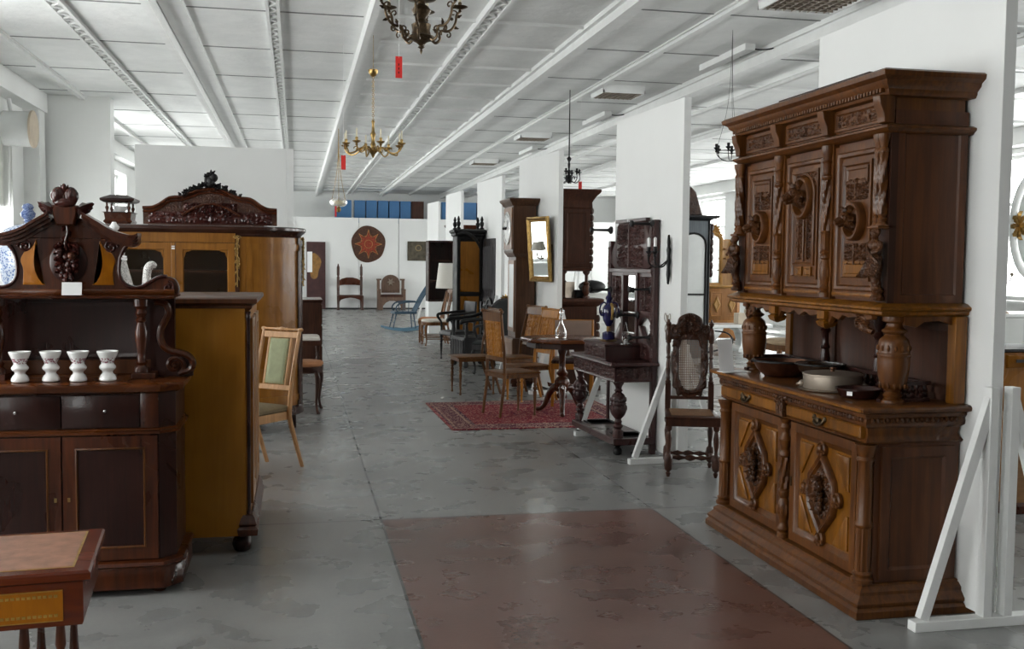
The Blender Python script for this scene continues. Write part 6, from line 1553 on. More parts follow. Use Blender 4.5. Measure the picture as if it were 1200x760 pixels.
# scalloped carved frame built around the oval opening
fo = []
n = 64
for i in range(n):
    a = 2*PI*i/n; c, s_ = math.cos(a), math.sin(a); k = 1+.045*math.cos(12*a)
    fo.append((.158*k*math.copysign(abs(c)**(.62), c), .815+.265*k*math.copysign(abs(s_)**(.62), s_)))
fi = []
for i in range(n):
    a = 2*PI*i/n; c, s_ = math.cos(a), math.sin(a)
    fi.append((.098*math.copysign(abs(c)**(.7), c), .82+.215*math.copysign(abs(s_)**(.7), s_)))
m = MB(SB); vs = []; fs = []
for i in range(n):
    vs += [(fo[i][0], fo[i][1], -.010), (fo[i][0], fo[i][1], .010), ((fo[i][0]+fi[i][0])/2, (fo[i][1]+fi[i][1])/2, .022), (fi[i][0], fi[i][1], .008), (fi[i][0], fi[i][1], -.010)]
for i in range(n):
    j = (i+1) % n
    for q in range(5): fs.append((i*5+q, j*5+q, j*5+(q+1) % 5, i*5+(q+1) % 5)[::1])
m.add(vs, fs)
for i in range(18):
    a = 2*PI*i/18; c, s_ = math.cos(a), math.sin(a)
    m.at(SB).leaf((.118*math.copysign(abs(c)**.66, c), .815+.232*math.copysign(abs(s_)**.66, s_), .016), (-s_, c*.9+.25, .1), .075, .035, up=(0,0,1))
fr_ = part('back_frame', m, Mk, t)
part('caned_back', cane(MB(), -.096, .096, .61, 1.03, SB, inside=lambda x, z: (abs(x)/.1)**2.8+(abs(z-.82)/.217)**2.8 < 1), M['cane'], t, smooth=0)
m = MB(SB)
cr = [(-.17,1.00)]+crom([(.17,1.00),(.19,1.03),(.195,1.07),(.16,1.12),(.12,1.12),(.10,1.17),(.05,1.20),(0,1.21),(-.05,1.20),(-.10,1.17),(-.12,1.12),(-.16,1.12),(-.195,1.07),(-.19,1.03)], 4)
m.ext(cc(cr), [(0,-.012),(0,.010),(-.006,.014)])
for s in (-1, 1):
    for (x, z, R_) in ((.135,1.075,.04),(.075,1.13,.035)):
        pts = [(p[0], p[2], .018) for p in spiral(s*x, z, R_, 1.2, PI/2, -s, n=14)]; m.tube(pts, .010, 6)
    for k in range(6): m.leaf((s*.02, 1.05+.02*k, .016), (s*1, .6-.25*k, .15), .09, .035, up=(0,0,1))
for k in range(9): m.leaf((0, 1.15, .016), (math.cos(PI*k/8), math.sin(PI*k/8), .1), .06, .028, up=(0,0,1))
m.ell(-.015,1.12,.022,.008,.012,.008); m.ell(.015,1.12,.022,.008,.012,.008)
part('crest_carving', m, Mk, t)
for (a, b_) in (((-.19,.18,.11),(.19,.18,.11)), ((-.20,-.21,.11),(-.19,.18,.11)), ((.20,-.21,.11),(.19,.18,.11)), ((-.195,-.02,.11),(.195,-.02,.11))):
    a = Vector(a); b_ = Vector(b_); L_ = (b_-a).length; prof = [.012,.018,.010,.016,.022,.014,.010,.020,.026,.020,.010,.014,.022,.016,.010,.018,.012]
    part('stretcher', MB().tube([tuple(a+(b_-a)*i/(len(prof)-1)) for i in range(len(prof))], prof, 12), Mc, t)
part('lower_rail', MB(SB).rect(-.17,.17,.535,.56,[(0,-.010),(0,.012)]), Mc, t, smooth=0)
# ---- rug
t = solo('patterned_rug', MB().rect(-RUG[0]/2, RUG[0]/2, -RUG[1]/2, RUG[1]/2, [(0,0),(0,.008),(-.004,.010)]), M['rug'], 'red oriental rug with cream and navy border under the round table and chair', 'rug', (1.46+RUG[0]/2-.03, 10.47, .0005), .012, smooth=0)
# ---- pedestal table
t = thing('pedestal_table', 'dark octagonal pedestal table with carved tripod base on the rug', 'table', (2.74, 10.40, .0105), .1)
n_ = 8; oc = [(.44*math.cos(PI/8+i*PI/4), .44*math.sin(PI/8+i*PI/4)) for i in range(n_)]
part('tabletop', MB().ext(oc, [(-.02,.755),(0,.765),(.004,.785),(-.002,.80),(-.01,.803)]), M['mahog_x'], t)
part('apron', MB().ext([(x*.86, y*.86) for x, y in oc], [(0,.70),(0,.757)]), M['mahog_dark'], t, smooth=0)
part('column', MB().lathe([(.05,.16),(.06,.19),(.035,.22),(.05,.25),(.075,.30),(.08,.34),(.06,.375),(.035,.39),(.055,.41),(.06,.43),(.04,.45),(.033,.50),(.036,.62),(.05,.66),(.045,.68),(.09,.70)], 20, lobes=8, amp=.05, zr=(.25,.38)), M['mahog'], t)
for k in range(3):
    a = k*2*PI/3-1.9
    m = MB(RZ(a)).tube([(.03,0,.26),(.09,0,.27),(.15,0,.20),(.20,0,.09),(.25,0,.035),(.29,0,.022)], [.045,.042,.034,.028,.024,.022], 10)
    m.leaf((.05,0,.30), (1,0,-.25), .12, .06, up=(0,0,1)); m.ell(.29,0,.022,.035,.026,.022)
    part('leg', m, M['mahog'], t)
t = thing('crystal_decanter', 'cut crystal decanter with stopper on the pedestal table', 'decanter', (2.69, 10.28, .814))
part('body', MB().lathe([(.045,0),(.055,.005),(.062,.04),(.055,.08),(.035,.12),(.018,.16),(.014,.20),(.022,.225),(.019,.225),(.010,.20),(.013,.16),(.03,.12),(.048,.08),(.054,.04),(.046,.012),(.001,.010)], 24, lobes=12, amp=.02), M['crystal'], t)
part('stopper', MB().lathe([(.012,.215),(.014,.23),(.008,.24),(.02,.26),(.022,.28),(.012,.305),(.003,.315)], 16, lobes=6, amp=.05), M['crystal'], t)
# ---- dining chairs around the rug
chair('carved_back_chair', 'walnut chair facing left at the far edge of the rug, leftmost of the carved-back chairs', 'chair', (2.08, 12.25, 0), face(-1,-.12), w=.44, d=.44, sh=.46, bh=1.02, frame='chair_brown', back='carved', lean=.10, splay=.12, back_mat='chair_amber')
chair('carved_back_chair', 'amber-backed walnut chair standing on the rug and facing the pedestal table', 'chair', (2.205, 10.42, .0105), face(.96,.28), w=.43, d=.42, sh=.455, bh=1.08, frame='chair_brown', back='carved', lean=.05, splay=.05, back_mat='chair_amber')
chair('carved_back_chair', 'walnut chair with amber carved back just behind the rug, before the longcase clock', 'chair', (2.56, 12.0, 0), face(-.95,-.30), w=.43, d=.43, sh=.47, bh=1.06, frame='chair_brown', back='carved', lean=.12, splay=.10, back_mat='chair_amber')
chair('carved_back_chair', 'rightmost amber carved chair back, touching the one before the clock', 'chair', (2.62, 11.50, 0), face(-.95,-.30), w=.40, d=.42, sh=.42, bh=1.05, frame='chair_amber', back='carved', lean=.12, splay=.10, back_mat='chair_amber')
chair('taupe_back_chair', 'light wood chair with plain taupe padded back behind the pedestal table', 'chair', (3.02, 11.02, 0), face(-.30,-1), w=.48, d=.44, sh=.50, bh=.95, frame='chair_amber', pad='mahog_dark', back='panel', back_mat='tan_board', front='straight', lean=.06, splay=.04)
# ---- longcase clock
t = thing('longcase_clock', 'tall brown longcase clock with white dial facing the aisle', 'clock', (3.0, 13.06, 0), -PI/2)
Cw = wood('clock case walnut', (.045,.022,.014), (.115,.060,.036), .36); Ct = wood('clock front walnut', (.14,.075,.045), (.25,.145,.09), .38)
part('base', MB().box(-.27,.27,-.29,0,.08,.62), Cw, t, smooth=0, bevel=.004)
part('plinth', MB().rect(-.28,.28,-.30,0,[(0,.10),(.01,.09),(.02,.08),(.02,.04),(0,.04)][::-1]), M['mahog'], t)
for s in (-1, 1): part('foot', MB().rect(s*.25-.04, s*.25+.04, -.30, -.22, [(0,0),(.005,.02),(0,.045)]), M['mahog'], t)
part('trunk', MB().box(-.23,.23,-.25,0,.62,1.68), Cw, t, smooth=0, bevel=.004)
part('trunk_door', MB(FR(0,-.25,0)).rect(-.19,.19,.70,1.62,[(0,0),(0,.014),(-.045,.014),(-.05,.008)]), Ct, t)
part('door_glass', MB(FR(0,-.259,0)).rect(-.14,.14,.75,1.57,[(0,0),(0,.003)]), M['cast_white'], t, smooth=0)
part('front_board', MB(FR(0,-.29,0)).rect(-.26,.26,.10,.60,[(0,0),(0,.008),(-.05,.008),(-.06,.002)]), Ct, t)
part('waist_moulding', MB().rect(-.24,.24,-.26,0,[(0,1.66),(.02,1.69),(.04,1.72),(.04,1.74)]), Cw, t)
part('hood', MB().box(-.275,.275,-.30,0,1.73,2.32), Cw, t, smooth=0, bevel=.004)
part('hood_door', MB(FR(0,-.30,0)).rect(-.25,.25,1.76,2.29,[(0,0),(0,.014),(-.03,.016)]), Ct, t)
n_ = 36
dial = part('dial', MB(FR(0,-.316,2.03)).ext([(.215*math.cos(2*PI*i/n_), .215*math.sin(2*PI*i/n_)) for i in range(n_)], [(0,0),(0,.012),(-.012,.016),(-.016,.006)]), M['porcelain'], t)
m = MB(FR(0,-.324,2.03))
m.bar((0,0,.003),(.05,.11,.003),.012,.003); m.bar((0,0,.005),(-.15,.03,.005),.009,.003)
for i in range(12):
    a = i*PI/6; m.bar((.155*math.cos(a),.155*math.sin(a),.001),(.185*math.cos(a),.185*math.sin(a),.001),.010,.002)
part('clock_hands', m, M['iron'], dial, smooth=0)
part('winding_knob', MB(FR(-.05,-.325,2.03)).lathe([(.02,0),(.014,.02),(.02,.04),(.008,.05)], 12), M['iron'], dial)
part('cornice', MB().rect(-.275,.275,-.30,0,[(0,2.31),(.02,2.325),(.03,2.35),(.055,2.375),(.06,2.40),(.04,2.41)]), Cw, t)
# ---- tall dark two-stage cabinet whose side shows past the second panel (front looks to +x)
t = thing('tall_dark_cabinet', 'tall dark two-stage cabinet seen from the side past the gilt-mirror panel', 'cabinet', (3.22, 12.9, 0), PI/2)
Dk = wood('dark red walnut', (.020,.008,.005), (.062,.024,.014), .36)
part('lower_body', MB().box(-.6,.6,-.46,0,.08,1.05), Dk, t, smooth=0)
part('plinth', MB().rect(-.62,.62,-.49,0,[(.02,0),(.02,.06),(0,.08)]), Dk, t)
part('counter', MB().rect(-.6,.6,-.46,0,[(0,1.05),(.02,1.06),(.05,1.10),(.07,1.12),(.07,1.145),(.05,1.155)]), M['dark_oak'], t)
part('upper_body', MB().box(-.6,.6,-.36,0,1.50,2.30), Dk, t, smooth=0)
part('upper_back', MB().box(-.6,.6,-.03,0,1.15,1.50), Dk, t, smooth=0)
part('side_frame', MB(SD(-.6,-.18,0,-1)).rect(-.15,.15,1.56,2.24,[(0,0),(0,.012),(-.03,.012),(-.038,.002)][::1]), Dk, t, smooth=0)
part('waist_moulding', MB().rect(-.6,.6,-.36,0,[(0,1.49),(.02,1.50),(.02,1.52),(0,1.535)]), M['dark_oak'], t)
part('cornice', MB().rect(-.6,.6,-.36,0,[(0,2.26),(.02,2.28),(.015,2.34),(.03,2.37),(.06,2.42),(.10,2.46),(.11,2.49),(.10,2.50)]), M['dark_oak'], t)
for y in (-.36,): 
    m = MB()
    for s in (-1, 1):
        m = MB()
        for i in range(9): m.ell(s*.56, -.385, 1.56+.085*i, .03,.03,.045, 10, 6)
        part('carved_pilaster', m, M['dark_oak_carved'], t)
    for s in (-1, 1): part('turned_post', MB().lathe([(.045,1.155),(.045,1.18),(.025,1.19),(.05,1.24),(.055,1.28),(.03,1.32),(.045,1.335),(.02,1.36),(.02,1.44),(.045,1.47),(.045,1.50)], 16, s*.55, -.33), M['dark_oak'], t)
    m = MB()
    for s in (-1, 1):
        m = MB()
        for i in range(8): m.ell(s*.58, -.48, .20+.1*i, .03,.03,.05, 10, 6)
        part('carved_stile', m, M['dark_oak_carved'], t)
for i, (dx, w_, h_, mt_) in enumerate(((.10,.14,.20,'tin'),(.24,.10,.10,'ebony'),(.32,.10,.14,'ebony_grey'))):
    solo(('picture_frame','small_box','small_jug')[i], (MB().box(-.01,.01,-w_/2,w_/2,0,h_) if i == 0 else MB().box(-w_/2,w_/2,-w_/2,w_/2,0,h_) if i == 1 else MB().lathe([(.03,0),(.045,.03),(.04,.09),(.025,.12),(.035,.14)],14)), M[mt_],
         ('small framed picture standing on the middle shelf of the tall dark cabinet', 'small black box on the middle shelf of the tall dark cabinet', 'small dark jug on the middle shelf beside the post of the tall dark cabinet')[i], ('picture','box','jug')[i], (3.32+dx*.9-.05, 12.44, 1.156), -PI/2+.3 if i == 0 else 0, bevel=.003 if i < 2 else 0)
# ---- black armchairs, settle and armoire in the mid distance
E_ = M['ebony']
t = thing('oval_back_armchair', 'black oval-backed armchair with green-black velvet before the longcase clock', 'armchair', (2.80, 14.3, 0), face(-.55,-.83))
n = 32
ov = [(.24*math.cos(2*PI*i/n), .80+.27*math.sin(2*PI*i/n)) for i in range(n)]
def LB(l=.18, y=.20): return Matrix(((1,0,0,0),(0,l,-1,y-l*.45),(0,1,0,0),(0,0,0,1)))
part('back_frame', MB(LB()).ext(ov, [(0,-.02),(.01,0),(0,.02),(-.03,.02),(-.035,.005)], cap=False), M['ebony_grey'], t)
part('back_pad', MB(LB()).ext(ov, [(-.02,-.02),(-.02,.012),(-.06,.03),(-.12,.035)]), M['black_cloth'], t)
m = MB(LB()); 
for k in range(7): m.leaf((0,1.05,.0), (math.cos(PI*k/6), .8*math.sin(PI*k/6), 0), .08,.04, up=(0,0,1))
part('crest_carving', m, M['gold'], t)
part('seat_rail', MB().ext([(-.28,-.24),(.28,-.24),(.24,.22),(-.24,.22)], [(-.01,.34),(0,.35),(0,.42)]), M['ebony_grey'], t)
part('seat_cushion', MB().ext([(-.28,-.24),(.28,-.24),(.24,.22),(-.24,.22)], [(-.01,.42),(.0,.44),(-.02,.47),(-.07,.485)]), M['black_cloth'], t)
for s in (-1, 1):
    part('arm', MB().tube([(s*.22,.24,.70),(s*.27,.10,.68),(s*.29,-.08,.67),(s*.29,-.13,.63),(s*.27,-.10,.52),(s*.27,-.16,.42)], [.018,.018,.022,.02,.016,.02], 8), E_, t)
    part('leg', MB().tube([(s*.25,-.21,.36),(s*.27,-.24,.26),(s*.245,-.20,.10),(s*.26,-.22,0)], [.03,.026,.013,.018], 8), E_, t)
    part('leg', MB().tube([(s*.22,.20,.36),(s*.23,.24,.15),(s*.24,.30,0)], [.022,.018,.015], 8), E_, t)
t = thing('black_hall_chair', 'black carved settle chair with scrolled arms and boxed panelled seat', 'armchair', (2.65, 15.4, 0), face(-.98,-.2))
part('box_seat', MB().box(-.30,.30,-.26,.26,.10,.46), E_, t, smooth=0, bevel=.006)
m = MB(FR(0,-.262,0))
for i in range(5): m.rect(-.27+.11*i, -.18+.11*i, .16, .42, [(0,0),(0,.014),(-.01,.014),(-.016,.004)])
m.M = SD(-.30,0,0,-1)
for i in range(4): m.rect(-.22+.11*i, -.13+.11*i, .16, .42, [(0,0),(0,.014),(-.01,.014),(-.016,.004)])
part('panel_relief', m, M['ebony_grey'], t, smooth=0)
for s in (-1, 1):
    part('arm', MB().tube([(s*.28,.26,.80),(s*.29,.05,.74),(s*.30,-.20,.72),(s*.30,-.30,.70),(s*.30,-.31,.66)], [.03,.028,.032,.036,.02], 10), E_, t)
    part('arm_post', MB().lathe([(.03,.46),(.02,.50),(.032,.56),(.02,.64),(.03,.70)], 12, s*.28, -.22), E_, t)
    for y in (-.22,.22): part('foot', MB().lathe([(.02,0),(.045,.02),(.045,.06),(.03,.10)], 12, s*.25, y), E_, t)
    part('back_post', MB().box(s*.28-.025, s*.28+.025, .22,.27,.46,.98), E_, t, bevel=.006)
cr = [(-.27,.50),(.27,.50),(.27,.90),(.20,.96),(.12,.94),(.06,1.02),(0,1.05),(-.06,1.02),(-.12,.94),(-.20,.96),(-.27,.90)]
part('backrest', MB(FR(0,.26,0)).ext(cr, [(0,-.02),(0,.02),(-.03,.025),(-.04,.01)]), E_, t)
m = MB(FR(0,.235,.60)).relief(.40,.34, carve(41,.40,.34,.08), 36, 30, .03); part('back_carving', m, E_, t)
t = thing('black_side_chair', 'black armchair with thin turned legs left of the boxed settle chair', 'armchair', (2.56, 16.45, 0), face(-.97,-.25))
part('seat', MB().ext([(-.24,-.22),(.24,-.22),(.22,.22),(-.22,.22)], [(-.01,.40),(0,.41),(0,.44),(-.02,.47),(-.08,.48)]), E_, t)
for s in (-1, 1):
    part('leg', MB().lathe(turned(.41,.024), 12, s*.21, -.19), E_, t); part('leg', MB().lathe(turned(.41,.024), 12, s*.19, .19), E_, t)
    part('back_post', MB().tube([(s*.20,.20,.42),(s*.21,.24,.95)], .02, 8), E_, t)
    part('arm', MB().tube([(s*.21,.22,.78),(s*.25,.0,.76),(s*.25,-.20,.74),(s*.25,-.24,.70),(s*.24,-.18,.60),(s*.23,-.18,.45)], [.022,.022,.026,.024,.018,.02], 8), E_, t)
part('backrest', MB(FR(0,.24,0)).rect(-.20,.20,.60,.95,[(0,-.012),(0,.012),(-.02,.016)]), E_, t)
t = thing('black_armoire', 'black carved armoire with amber panel and turned finials, its linenfold door ajar', 'armoire', (3.02, 18.0, 0), 0)
part('carcass', MB().box(-.23,.23,.0,.5,.1,2.05), M['ebony'], t, smooth=0)
for z0, z1 in ((.2,.98),(1.06,1.95)): part('front_panel', MB(FR(0,0,0)).rect(-.17,.17,z0,z1,[(0,0),(0,.008),(-.03,.012)]), M['honey_case'], t, smooth=0)
part('front_frame', MB(FR(0,0,0)).ext([(-.22,.12),(.22,.12),(.22,2.03),(-.22,2.03)], [(0,0),(0,.02),(-.04,.02),(-.05,.006)], cap=False).rect(-.2,.2,.99,1.05,[(0,0),(0,.02)]), M['ebony'], t)
DM = TR(.23,-.03,0) @ RZ(-PI/2+.16)
d = part('open_door', MB(DM).box(0,.62,0,.035,.14,2.0), M['ebony_grey'], t, smooth=0)
m = MB(DM @ FR(.31,0,.17))
def fold(u, v):
    return (.5+.5*math.cos(u*62))*(1 if (.10 < v < .80 or .92 < v < 1.70) else .1)
m.relief(.56,1.80, fold, 56, 40, .035)
part('linenfold', m, M['ebony_grey'], d)
part('cornice', MB().rect(-.23,.23,0,.5,[(0,2.04),(.03,2.06),(.03,2.09),(.06,2.12),(.06,2.15),(.02,2.17)]), M['ebony'], t)
for (x, y) in ((-.2,.03),(.22,.03),(-.2,.45),(.22,.45)):
    part('finial', MB().lathe([(.04,2.16),(.04,2.19),(.018,2.21),(.035,2.24),(.04,2.28),(.02,2.31),(.03,2.34),(.008,2.40)], 12, x, y), M['ebony'], t)
part('scroll_bracket', MB().tube([(-.22,-.02,2.08),(-.1,-.10,2.10),(.05,-.14,2.02),(.14,-.14,1.88),(.18,-.10,1.76)], [.03,.03,.028,.02,.01], 8), M['ebony'], t)
for s in (-1, 1): part('foot', MB().lathe([(.04,0),(.07,.03),(.06,.08),(.05,.10)], 14, s*.16, .08), M['ebony'], t)
t = thing('dark_wardrobe', 'dark wardrobe edge squeezed between the third panel and the longcase clock', 'wardrobe', (3.70, 15.2, 0), -PI/2)
part('body', MB().box(-.5,.5,-.35,.0,0,2.32), M['mahog'], t, smooth=0)
part('cornice', MB().rect(-.5,.5,-.35,0,[(0,2.32),(.02,2.34),(.03,2.38)]), M['mahog'], t)
part('door', MB(FR(0,-.35,0)).rect(-.46,-.01,.1,2.25,[(0,0),(0,.012),(-.05,.012),(-.06,.004)]).rect(.01,.46,.1,2.25,[(0,0),(0,.012),(-.05,.012),(-.06,.004)]), M['mahog'], t, smooth=0)

# ---- room on the far right
# slate cabinet past the first panel
t = thing('slate_display_cabinet', 'slate-grey glazed cabinet with hat-shaped dark pediment past the hall stand panel', 'cabinet', (6.02, 15.2, 0), 0)
T_ = M['teal_wood']
part('carcass', MB().box(-.62,.36,.02,.5,.1,2.28), T_, t, smooth=0)
part('face_frame', MB(FR(0,.02,0)).ext([(-.62,.1),(.36,.1),(.36,2.28),(-.62,2.28)], [(0,0),(0,.02)]), T_, t, smooth=0)
gl = [(-.10,.5),(.28,.5),(.28,1.86)]+[(.09+.19*math.cos(a), 1.90+.16*math.sin(a)) for a in [i*PI/8 for i in range(9)]]+[(-.10,1.86)]
part('glazing', MB(FR(0,0,0)).ext(cc(gl), [(0,0),(0,.006)]), M['cast_white'], t, smooth=0)
part('glazing_frame', MB(FR(0,0,0)).ext(cc(gl), [(.03,0),(.03,.02),(.02,.026),(0,.02),(0,.004)], cap=False).rect(-.12,.30,1.10,1.13,[(0,0),(0,.02)]), M['ebony'], t)
part('corner_strip', MB().tube([(.35,0,.1),(.35,0,2.28)], .02, 8), M['ebony'], t)
part('cornice', MB().rect(-.62,.36,.0,.5,[(0,2.27),(.05,2.30),(.12,2.32),(.12,2.35),(.05,2.36)]), M['ebony'], t)
part('hat_pediment', MB(FR(0,.02,0)).ext(cc([(-.5,2.35),(.24,2.35),(.20,2.48),(.12,2.72),(.04,2.80),(-.04,2.82),(-.22,2.82),(-.34,2.72),(-.44,2.48)]), [(0,-.3),(0,.0),(-.02,.02)]), M['dark_oak_carved'], t)
m = MB()
for i in range(7): m.ell(.40, .05, 1.45+.12*i, .05,.04,.07, 10, 6)
part('carved_corner', m, M['mahog_dark'], t)
# pine corner etagere
t = thing('pine_etagere', 'honey pine corner cabinet with arched mirror, side shelves and rounded base', 'cabinet', (8.72, 20.1, 0), 0)
Pn, Pd = M['pine'], M['pine_dark']
lowp = [(-.42,.0),(-.30,-.12),(0,-.18),(.28,-.14),(.42,.0),(.44,.35),(-.42,.35)]
part('lower_body', MB().ext(lowp, [(0,.42),(0,1.10)]), Pd, t, smooth=30)
part('base_top', MB().ext(lowp, [(.0,1.09),(.03,1.11),(.04,1.13),(.02,1.15)]), Pn, t)
part('stand', MB().ext(lowp, [(.03,.06),(.03,.40),(.0,.43)]), Pd, t)
for s in (-1, 1): part('foot', MB().lathe([(.03,0),(.05,.02),(.05,.05),(.03,.06)], 12, s*.3, .02), Pd, t)
for cx in (-.17,.16):
    m = MB(FR(cx,-.16,.76)).ext([(-.13,-.26),(.13,-.26),(.13,.26),(-.13,.26)], [(0,-.02),(0,.01),(-.02,.012),(-.03,.002)])
    d = part('door', m, Pd, t)
    part('carved_diamond', MB(FR(cx,-.17,.76)).ext([(0,-.17),(.08,0),(0,.17),(-.08,0)], [(0,-.01),(0,.02),(-.02,.03),(-.04,.02)]), Pn, d)
n = 14
arch = [(-.34,1.15),(.10,1.15),(.10,2.08)]+[(-.12+.22*math.cos(a), 2.08+.17*math.sin(a)) for a in [i*PI/n for i in range(1, n)]]+[(-.34,2.08)]
part('mirror_back', MB(FR(0,.28,0)).ext(cc(arch), [(.02,-.02),(.02,.0)]), Pd, t, smooth=0)
part('mirror', MB(FR(0,.275,0)).ext(cc(arch), [(-.05,0),(-.05,.004)]), M['mirror'], t, smooth=0)
part('mirror_frame', MB(FR(0,.28,0)).ext(cc(arch), [(.03,0),(.03,.05),(0,.06),(-.04,.04),(-.05,.0)], cap=False), Pn, t)
m = MB(TR(-.12,.25,2.27))
for k in range(9): m.leaf((0,0,0), (math.cos(PI*k/8), 0, .9*math.sin(PI*k/8)), .18,.09)
for s in (-1, 1): m.leaf((s*.1,0,-.02), (s*1,0,-.4), .14,.07)
part('crest_carving', m, Pn, t)
part('side_board', MB().box(.13,.44,.28,.30,1.15,2.12), Pn, t, smooth=0)
for i, z in enumerate((1.45,1.70,1.90)):
    w_ = .34-.07*i; sh_ = [(.12,.28)]+[(.12+w_*math.sin(a), .28-w_*.8*math.cos(a)+0) for a in [j*PI/2/8 for j in range(9)]]
    part('shelf', MB().ext(cc(sh_), [(0,z),(0,z+.025)]), Pd, t, smooth=0)
    part('shelf_post', MB().lathe([(.02,z-.25 if i else 1.15),(.035,z-.12),(.018,z-.04),(.03,z)], 10, .12+w_*.8, .22), Pd, t)
part('finial', MB().lathe([(.035,1.925),(.05,1.95),(.02,1.98),(.045,2.02),(.02,2.06),(.008,2.14)], 12, .32, .22), Pd, t)
solo('blue_jar', MB().lathe([(.05,0),(.08,.05),(.08,.12),(.05,.16),(.045,.18)], 18), M['porcelain'], 'small pale jar on the lowest side shelf of the honey pine cabinet', 'jar', (8.93, 20.18, 1.476), 0)
# cast white bathtub-like stone basin with a curved tap
t = thing('white_washstand', 'long white enamel washstand table in the right-hand room, below the pine cabinet', 'washstand', (7.35, 17.6, 0), 0)
part('slab', MB().rect(-1.3,1.15,-.3,.3,[(0,.44),(.02,.45),(.02,.49),(.01,.50)]), M['cast_white'], t, smooth=0)
for x in (-.8,.75):
    part('pedestal', MB().ext([(x-.10,-.12),(x+.10,-.12),(x+.10,.12),(x-.10,.12)], [(.10,0),(.10,.05),(.02,.10),(0,.20),(.04,.36),(.12,.42),(.14,.44)]), M['cast_white'], t)
part('basin', MB().lathe([(.15,.16),(.32,.22),(.42,.34),(.46,.44)], 28, -.15, 0), M['cast_white'], t)
t = thing('curved_tap', 'slim beige curved tap rising over the white washstand', 'tap', (7.05, 17.5, .501))
part('spout', MB().tube([(-.45,0,-.0),(-.38,0,.10),(-.25,0,.20),(-.12,0,.28),(0,0,.33),(.14,0,.335),(.26,0,.31)], .018, 8), M['beige_disc'], t)
part('base', MB().lathe([(.05,0),(.05,.01),(.02,.02)], 14, -.45), M['beige_disc'], t)
t = thing('coiled_hose', 'black hose looped in front of the white washstand', 'hose', (7.1, 16.9, .0))
part('hose', MB().tube([(-.9,0,.05),(-.4,-.05,.03),(.1,0,.06),(.42,0,.16),(.48,.05,.28),(.38,.1,.38),(.2,.3,.40)], .014, 8), M['iron'], t)
part('hose_foot', MB().lathe([(.04,0),(.04,.03),(.015,.05)], 12, -.9), M['iron'], t)
t = thing('beige_pot_pair', 'beige boxes on the right end of the white washstand', 'boxes', (8.05, 17.55, .501), 0)
part('tall_box', MB().box(.06,.18,-.1,.1,0,.26), M['beige_disc'], t, bevel=.006)
part('short_box', MB().box(-.14,.04,-.1,.1,0,.20), M['beige_disc'], t, bevel=.006)
# table and chair seen through the sideboard opening
t = thing('iron_table', 'small white-topped table on black iron frame seen through the sideboard opening', 'table', (4.75, 9.0, 0), 0)
part('tabletop', MB().box(-.30,.25,-.25,.25,.92,.95), M['cast_white'], t, bevel=.005)
m = MB()
for sx in (-1, 1):
    for sy in (-1, 1): m.bar((sx*.16,sy*.18,0),(sx*.02,sy*.18,.92),.025,.02)
m.bar((-.1,-.18,.4),(.1,-.18,.4),.02,.02); m.bar((-.16,-.18,.08),(-.16,.18,.08),.02,.02)
part('iron_frame', m, M['iron'], t)
chair('beige_seat_chair', 'cabriole-legged chair with beige seat seen through the sideboard opening', 'chair', (5.1, 9.9, 0), face(-1,.1), w=.52, d=.5, sh=.78, bh=1.1, frame='chair_brown', pad='beige_cloth', back='open', front='cabriole')
# step ladder and sheet-covered couch behind
t = thing('step_ladder', 'white folding step ladder behind the panels, left of the hall stand pegs', 'ladder', (6.4, 22.5, 0), 0)
m = MB()
for s in (-1, 1):
    m.bar((s*.28,-.45,0),(s*.10,0,1.9),.04,.03); m.bar((s*.28,.45,0),(s*.10,0,1.9),.04,.03)
part('rails', m, M['batten'], t, smooth=0)
m = MB()
for i in range(6):
    q = (i+1)/7; m.bar((-.28+.18*q,-.45*(1-q),1.9*q),(.28-.18*q,-.45*(1-q),1.9*q),.08,.02)
part('treads', m, M['batten'], t, smooth=0)
t = thing('sheeted_couch', 'white sheet-covered couch behind the tall dark cabinet', 'couch', (5.35, 17.8, 0), 0)
part('base', MB().ext([(-.5,-.4),(.5,-.4),(.5,.4),(-.5,.4)], [(0,.02),(.03,.3),(-.02,.42),(-.08,.5)]), M['white_cloth'], t)
part('backrest', MB().ext([(-.5,.15),(.5,.15),(.5,.4),(-.5,.4)], [(0,.4),(.02,.7),(-.02,.98),(-.08,1.04)]), M['white_cloth'], t)
solo('black_cushion', MB().ell(0,0,.12,.26,.16,.12,14,8), M['ebony'], 'black rolled cushion lying on top of the sheeted couch', 'cushion', (5.30, 18.05, 1.04), 0)
# ---- strip seen at the right edge
t = thing('chest_of_drawers', 'honey wood chest of drawers at the right edge, beyond the near white panel', 'chest', (5.62, 7.1, 0), 0)
part('body', MB().box(-.14,.9,0,.5,.42,.92), M['honey_case'], t, smooth=0)
part('top', MB().rect(-.14,.9,0,.5,[(0,.92),(.02,.93),(.02,.95)]), M['ebony'], t)
part('drawer', MB(FR(0,0,0)).rect(-.11,.87,.80,.90,[(0,0),(0,.012),(-.006,.016)]), M['honey_case'], t)
part('handle', MB(FR(.02,-.014,.855)).rect(-.06,.06,-.012,.012,[(0,0),(0,.01)]), M['ebony'], t)
for x in (-.11,.87): part('leg', MB().box(x-.03,x+.03,.02,.08,.0,.42), M['ebony'], t, bevel=.004)
for x in (-.11,.87): part('leg', MB().box(x-.03,x+.03,.42,.48,.0,.42), M['ebony'], t, bevel=.004)
t = thing('brown_trunk', 'brown veneered trunk at the right edge, partly behind the panel foot', 'trunk', (4.62, 5.75, 0), 0)
part('body', MB().ext([(-.13,0),(1.0,0),(1.0,.55),(-.13,.55)], [(0,.06),(0,.50),(-.02,.56),(-.08,.60)]), wood('trunk veneer', (.17,.09,.045), (.29,.165,.085), .5, axis='x', coat=0), t)
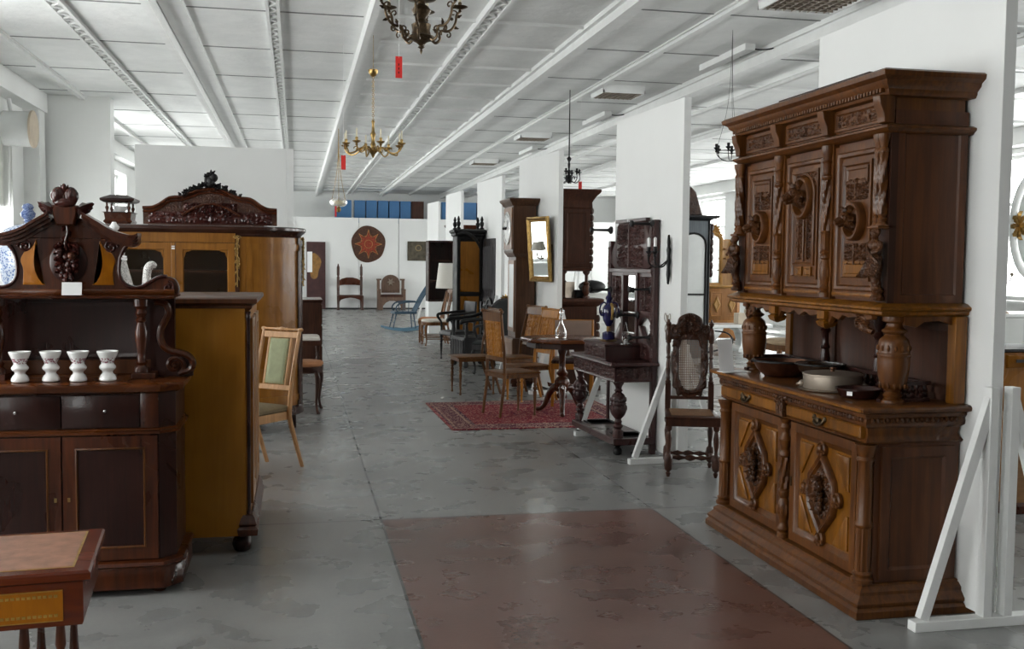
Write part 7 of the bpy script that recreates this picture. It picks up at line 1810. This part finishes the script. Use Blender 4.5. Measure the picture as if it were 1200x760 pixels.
part('plinth', MB().rect(-.13,1.0,0,.55,[(.02,0),(.02,.05),(0,.07)]), M['mahog'], t)
t = thing('white_console', 'white console table with ornate white mirror behind the honey chest at the right edge', 'console', (7.6, 9.6, 0), 0)
part('tabletop', MB().rect(-.5,.8,-.2,.25,[(0,1.06),(.03,1.08),(.03,1.11)]), M['cast_white'], t)
for x in (-.4,.7): part('leg', MB().box(x-.05,x+.05,-.15,.2,0,1.06), M['cast_white'], t, bevel=.01)
t = thing('silver_candelabrum', 'tall silvery candlestick on the white console at the right edge', 'candlestick', (7.30, 9.5, 1.111))
part('stem', MB().lathe([(.07,0),(.07,.01),(.015,.03),(.012,.25),(.025,.28),(.01,.32),(.01,.36)], 14), M['tin'], t)
m = MB()
for k in range(5):
    a = k*2*PI/5; m.tube([(0,0,.30),(.06*math.cos(a),.06*math.sin(a),.33),(.09*math.cos(a),.09*math.sin(a),.40)], .006, 6); m.ell(.09*math.cos(a),.09*math.sin(a),.41,.02,.02,.02,8,6)
part('arms', m, M['tin'], t)
t = thing('white_wall_mirror', 'ornate white framed oval mirror high at the right edge', 'mirror', (7.98, 9.95, 1.75), 0); t.scale = (.7,1,1)
part('easel_back', MB().box(-.05,.05,.0,.04,-1.75,.5), M['cast_white'], t, smooth=0)
n = 24
ov = [(.38*math.cos(2*PI*i/n), .30+.55*math.sin(2*PI*i/n)) for i in range(n)]
part('frame', MB(FR(0,0,0)).ext(ov, [(.05,0),(.06,.03),(0,.05),(-.06,.03),(-.07,.01)], cap=False), M['cast_white'], t)
part('glass', MB(FR(0,0,0)).ext(ov, [(-.05,0),(-.05,.012)]), M['mirror'], t, smooth=0)
m = MB(TR(-.30,-.04,.30))
for k in range(8): m.leaf((0,0,0), (math.cos(k*.8),0,math.sin(k*.8)), .16,.08)
part('rosette', m, M['gold'], t)
# ================================================================ CAMERA, WORLD
cam = bpy.data.cameras.new('camera'); co = bpy.data.objects.new('camera', cam); C.objects.link(co)
cam.sensor_width = 36; cam.sensor_fit = 'HORIZONTAL'; cam.lens = 36.0; cam.clip_start = .05; cam.clip_end = 200
yaw, pitch, roll = 0.2080081, 0.0611456, 0.010
fw = Vector((math.sin(yaw)*math.cos(pitch), math.cos(yaw)*math.cos(pitch), -math.sin(pitch)))
r0 = Vector((math.cos(yaw), -math.sin(yaw), 0)); u0 = r0.cross(fw)
r = math.cos(roll)*r0+math.sin(roll)*u0; u = -math.sin(roll)*r0+math.cos(roll)*u0
mt = Matrix(((r.x, u.x, -fw.x, 0), (r.y, u.y, -fw.y, 0), (r.z, u.z, -fw.z, 1.6), (0, 0, 0, 1)))
co.matrix_world = mt
S.camera = co
w = bpy.data.worlds.new('world'); S.world = w; w.use_nodes = True
w.node_tree.nodes['Background'].inputs[0].default_value = (.98, 1.0, .985, 1)
w.node_tree.nodes['Background'].inputs[1].default_value = 6.0
S.view_settings.view_transform = 'Standard'; S.view_settings.look = 'None'; S.view_settings.gamma = 1
S.view_settings.use_curve_mapping = False; S.view_settings.exposure = EXPO
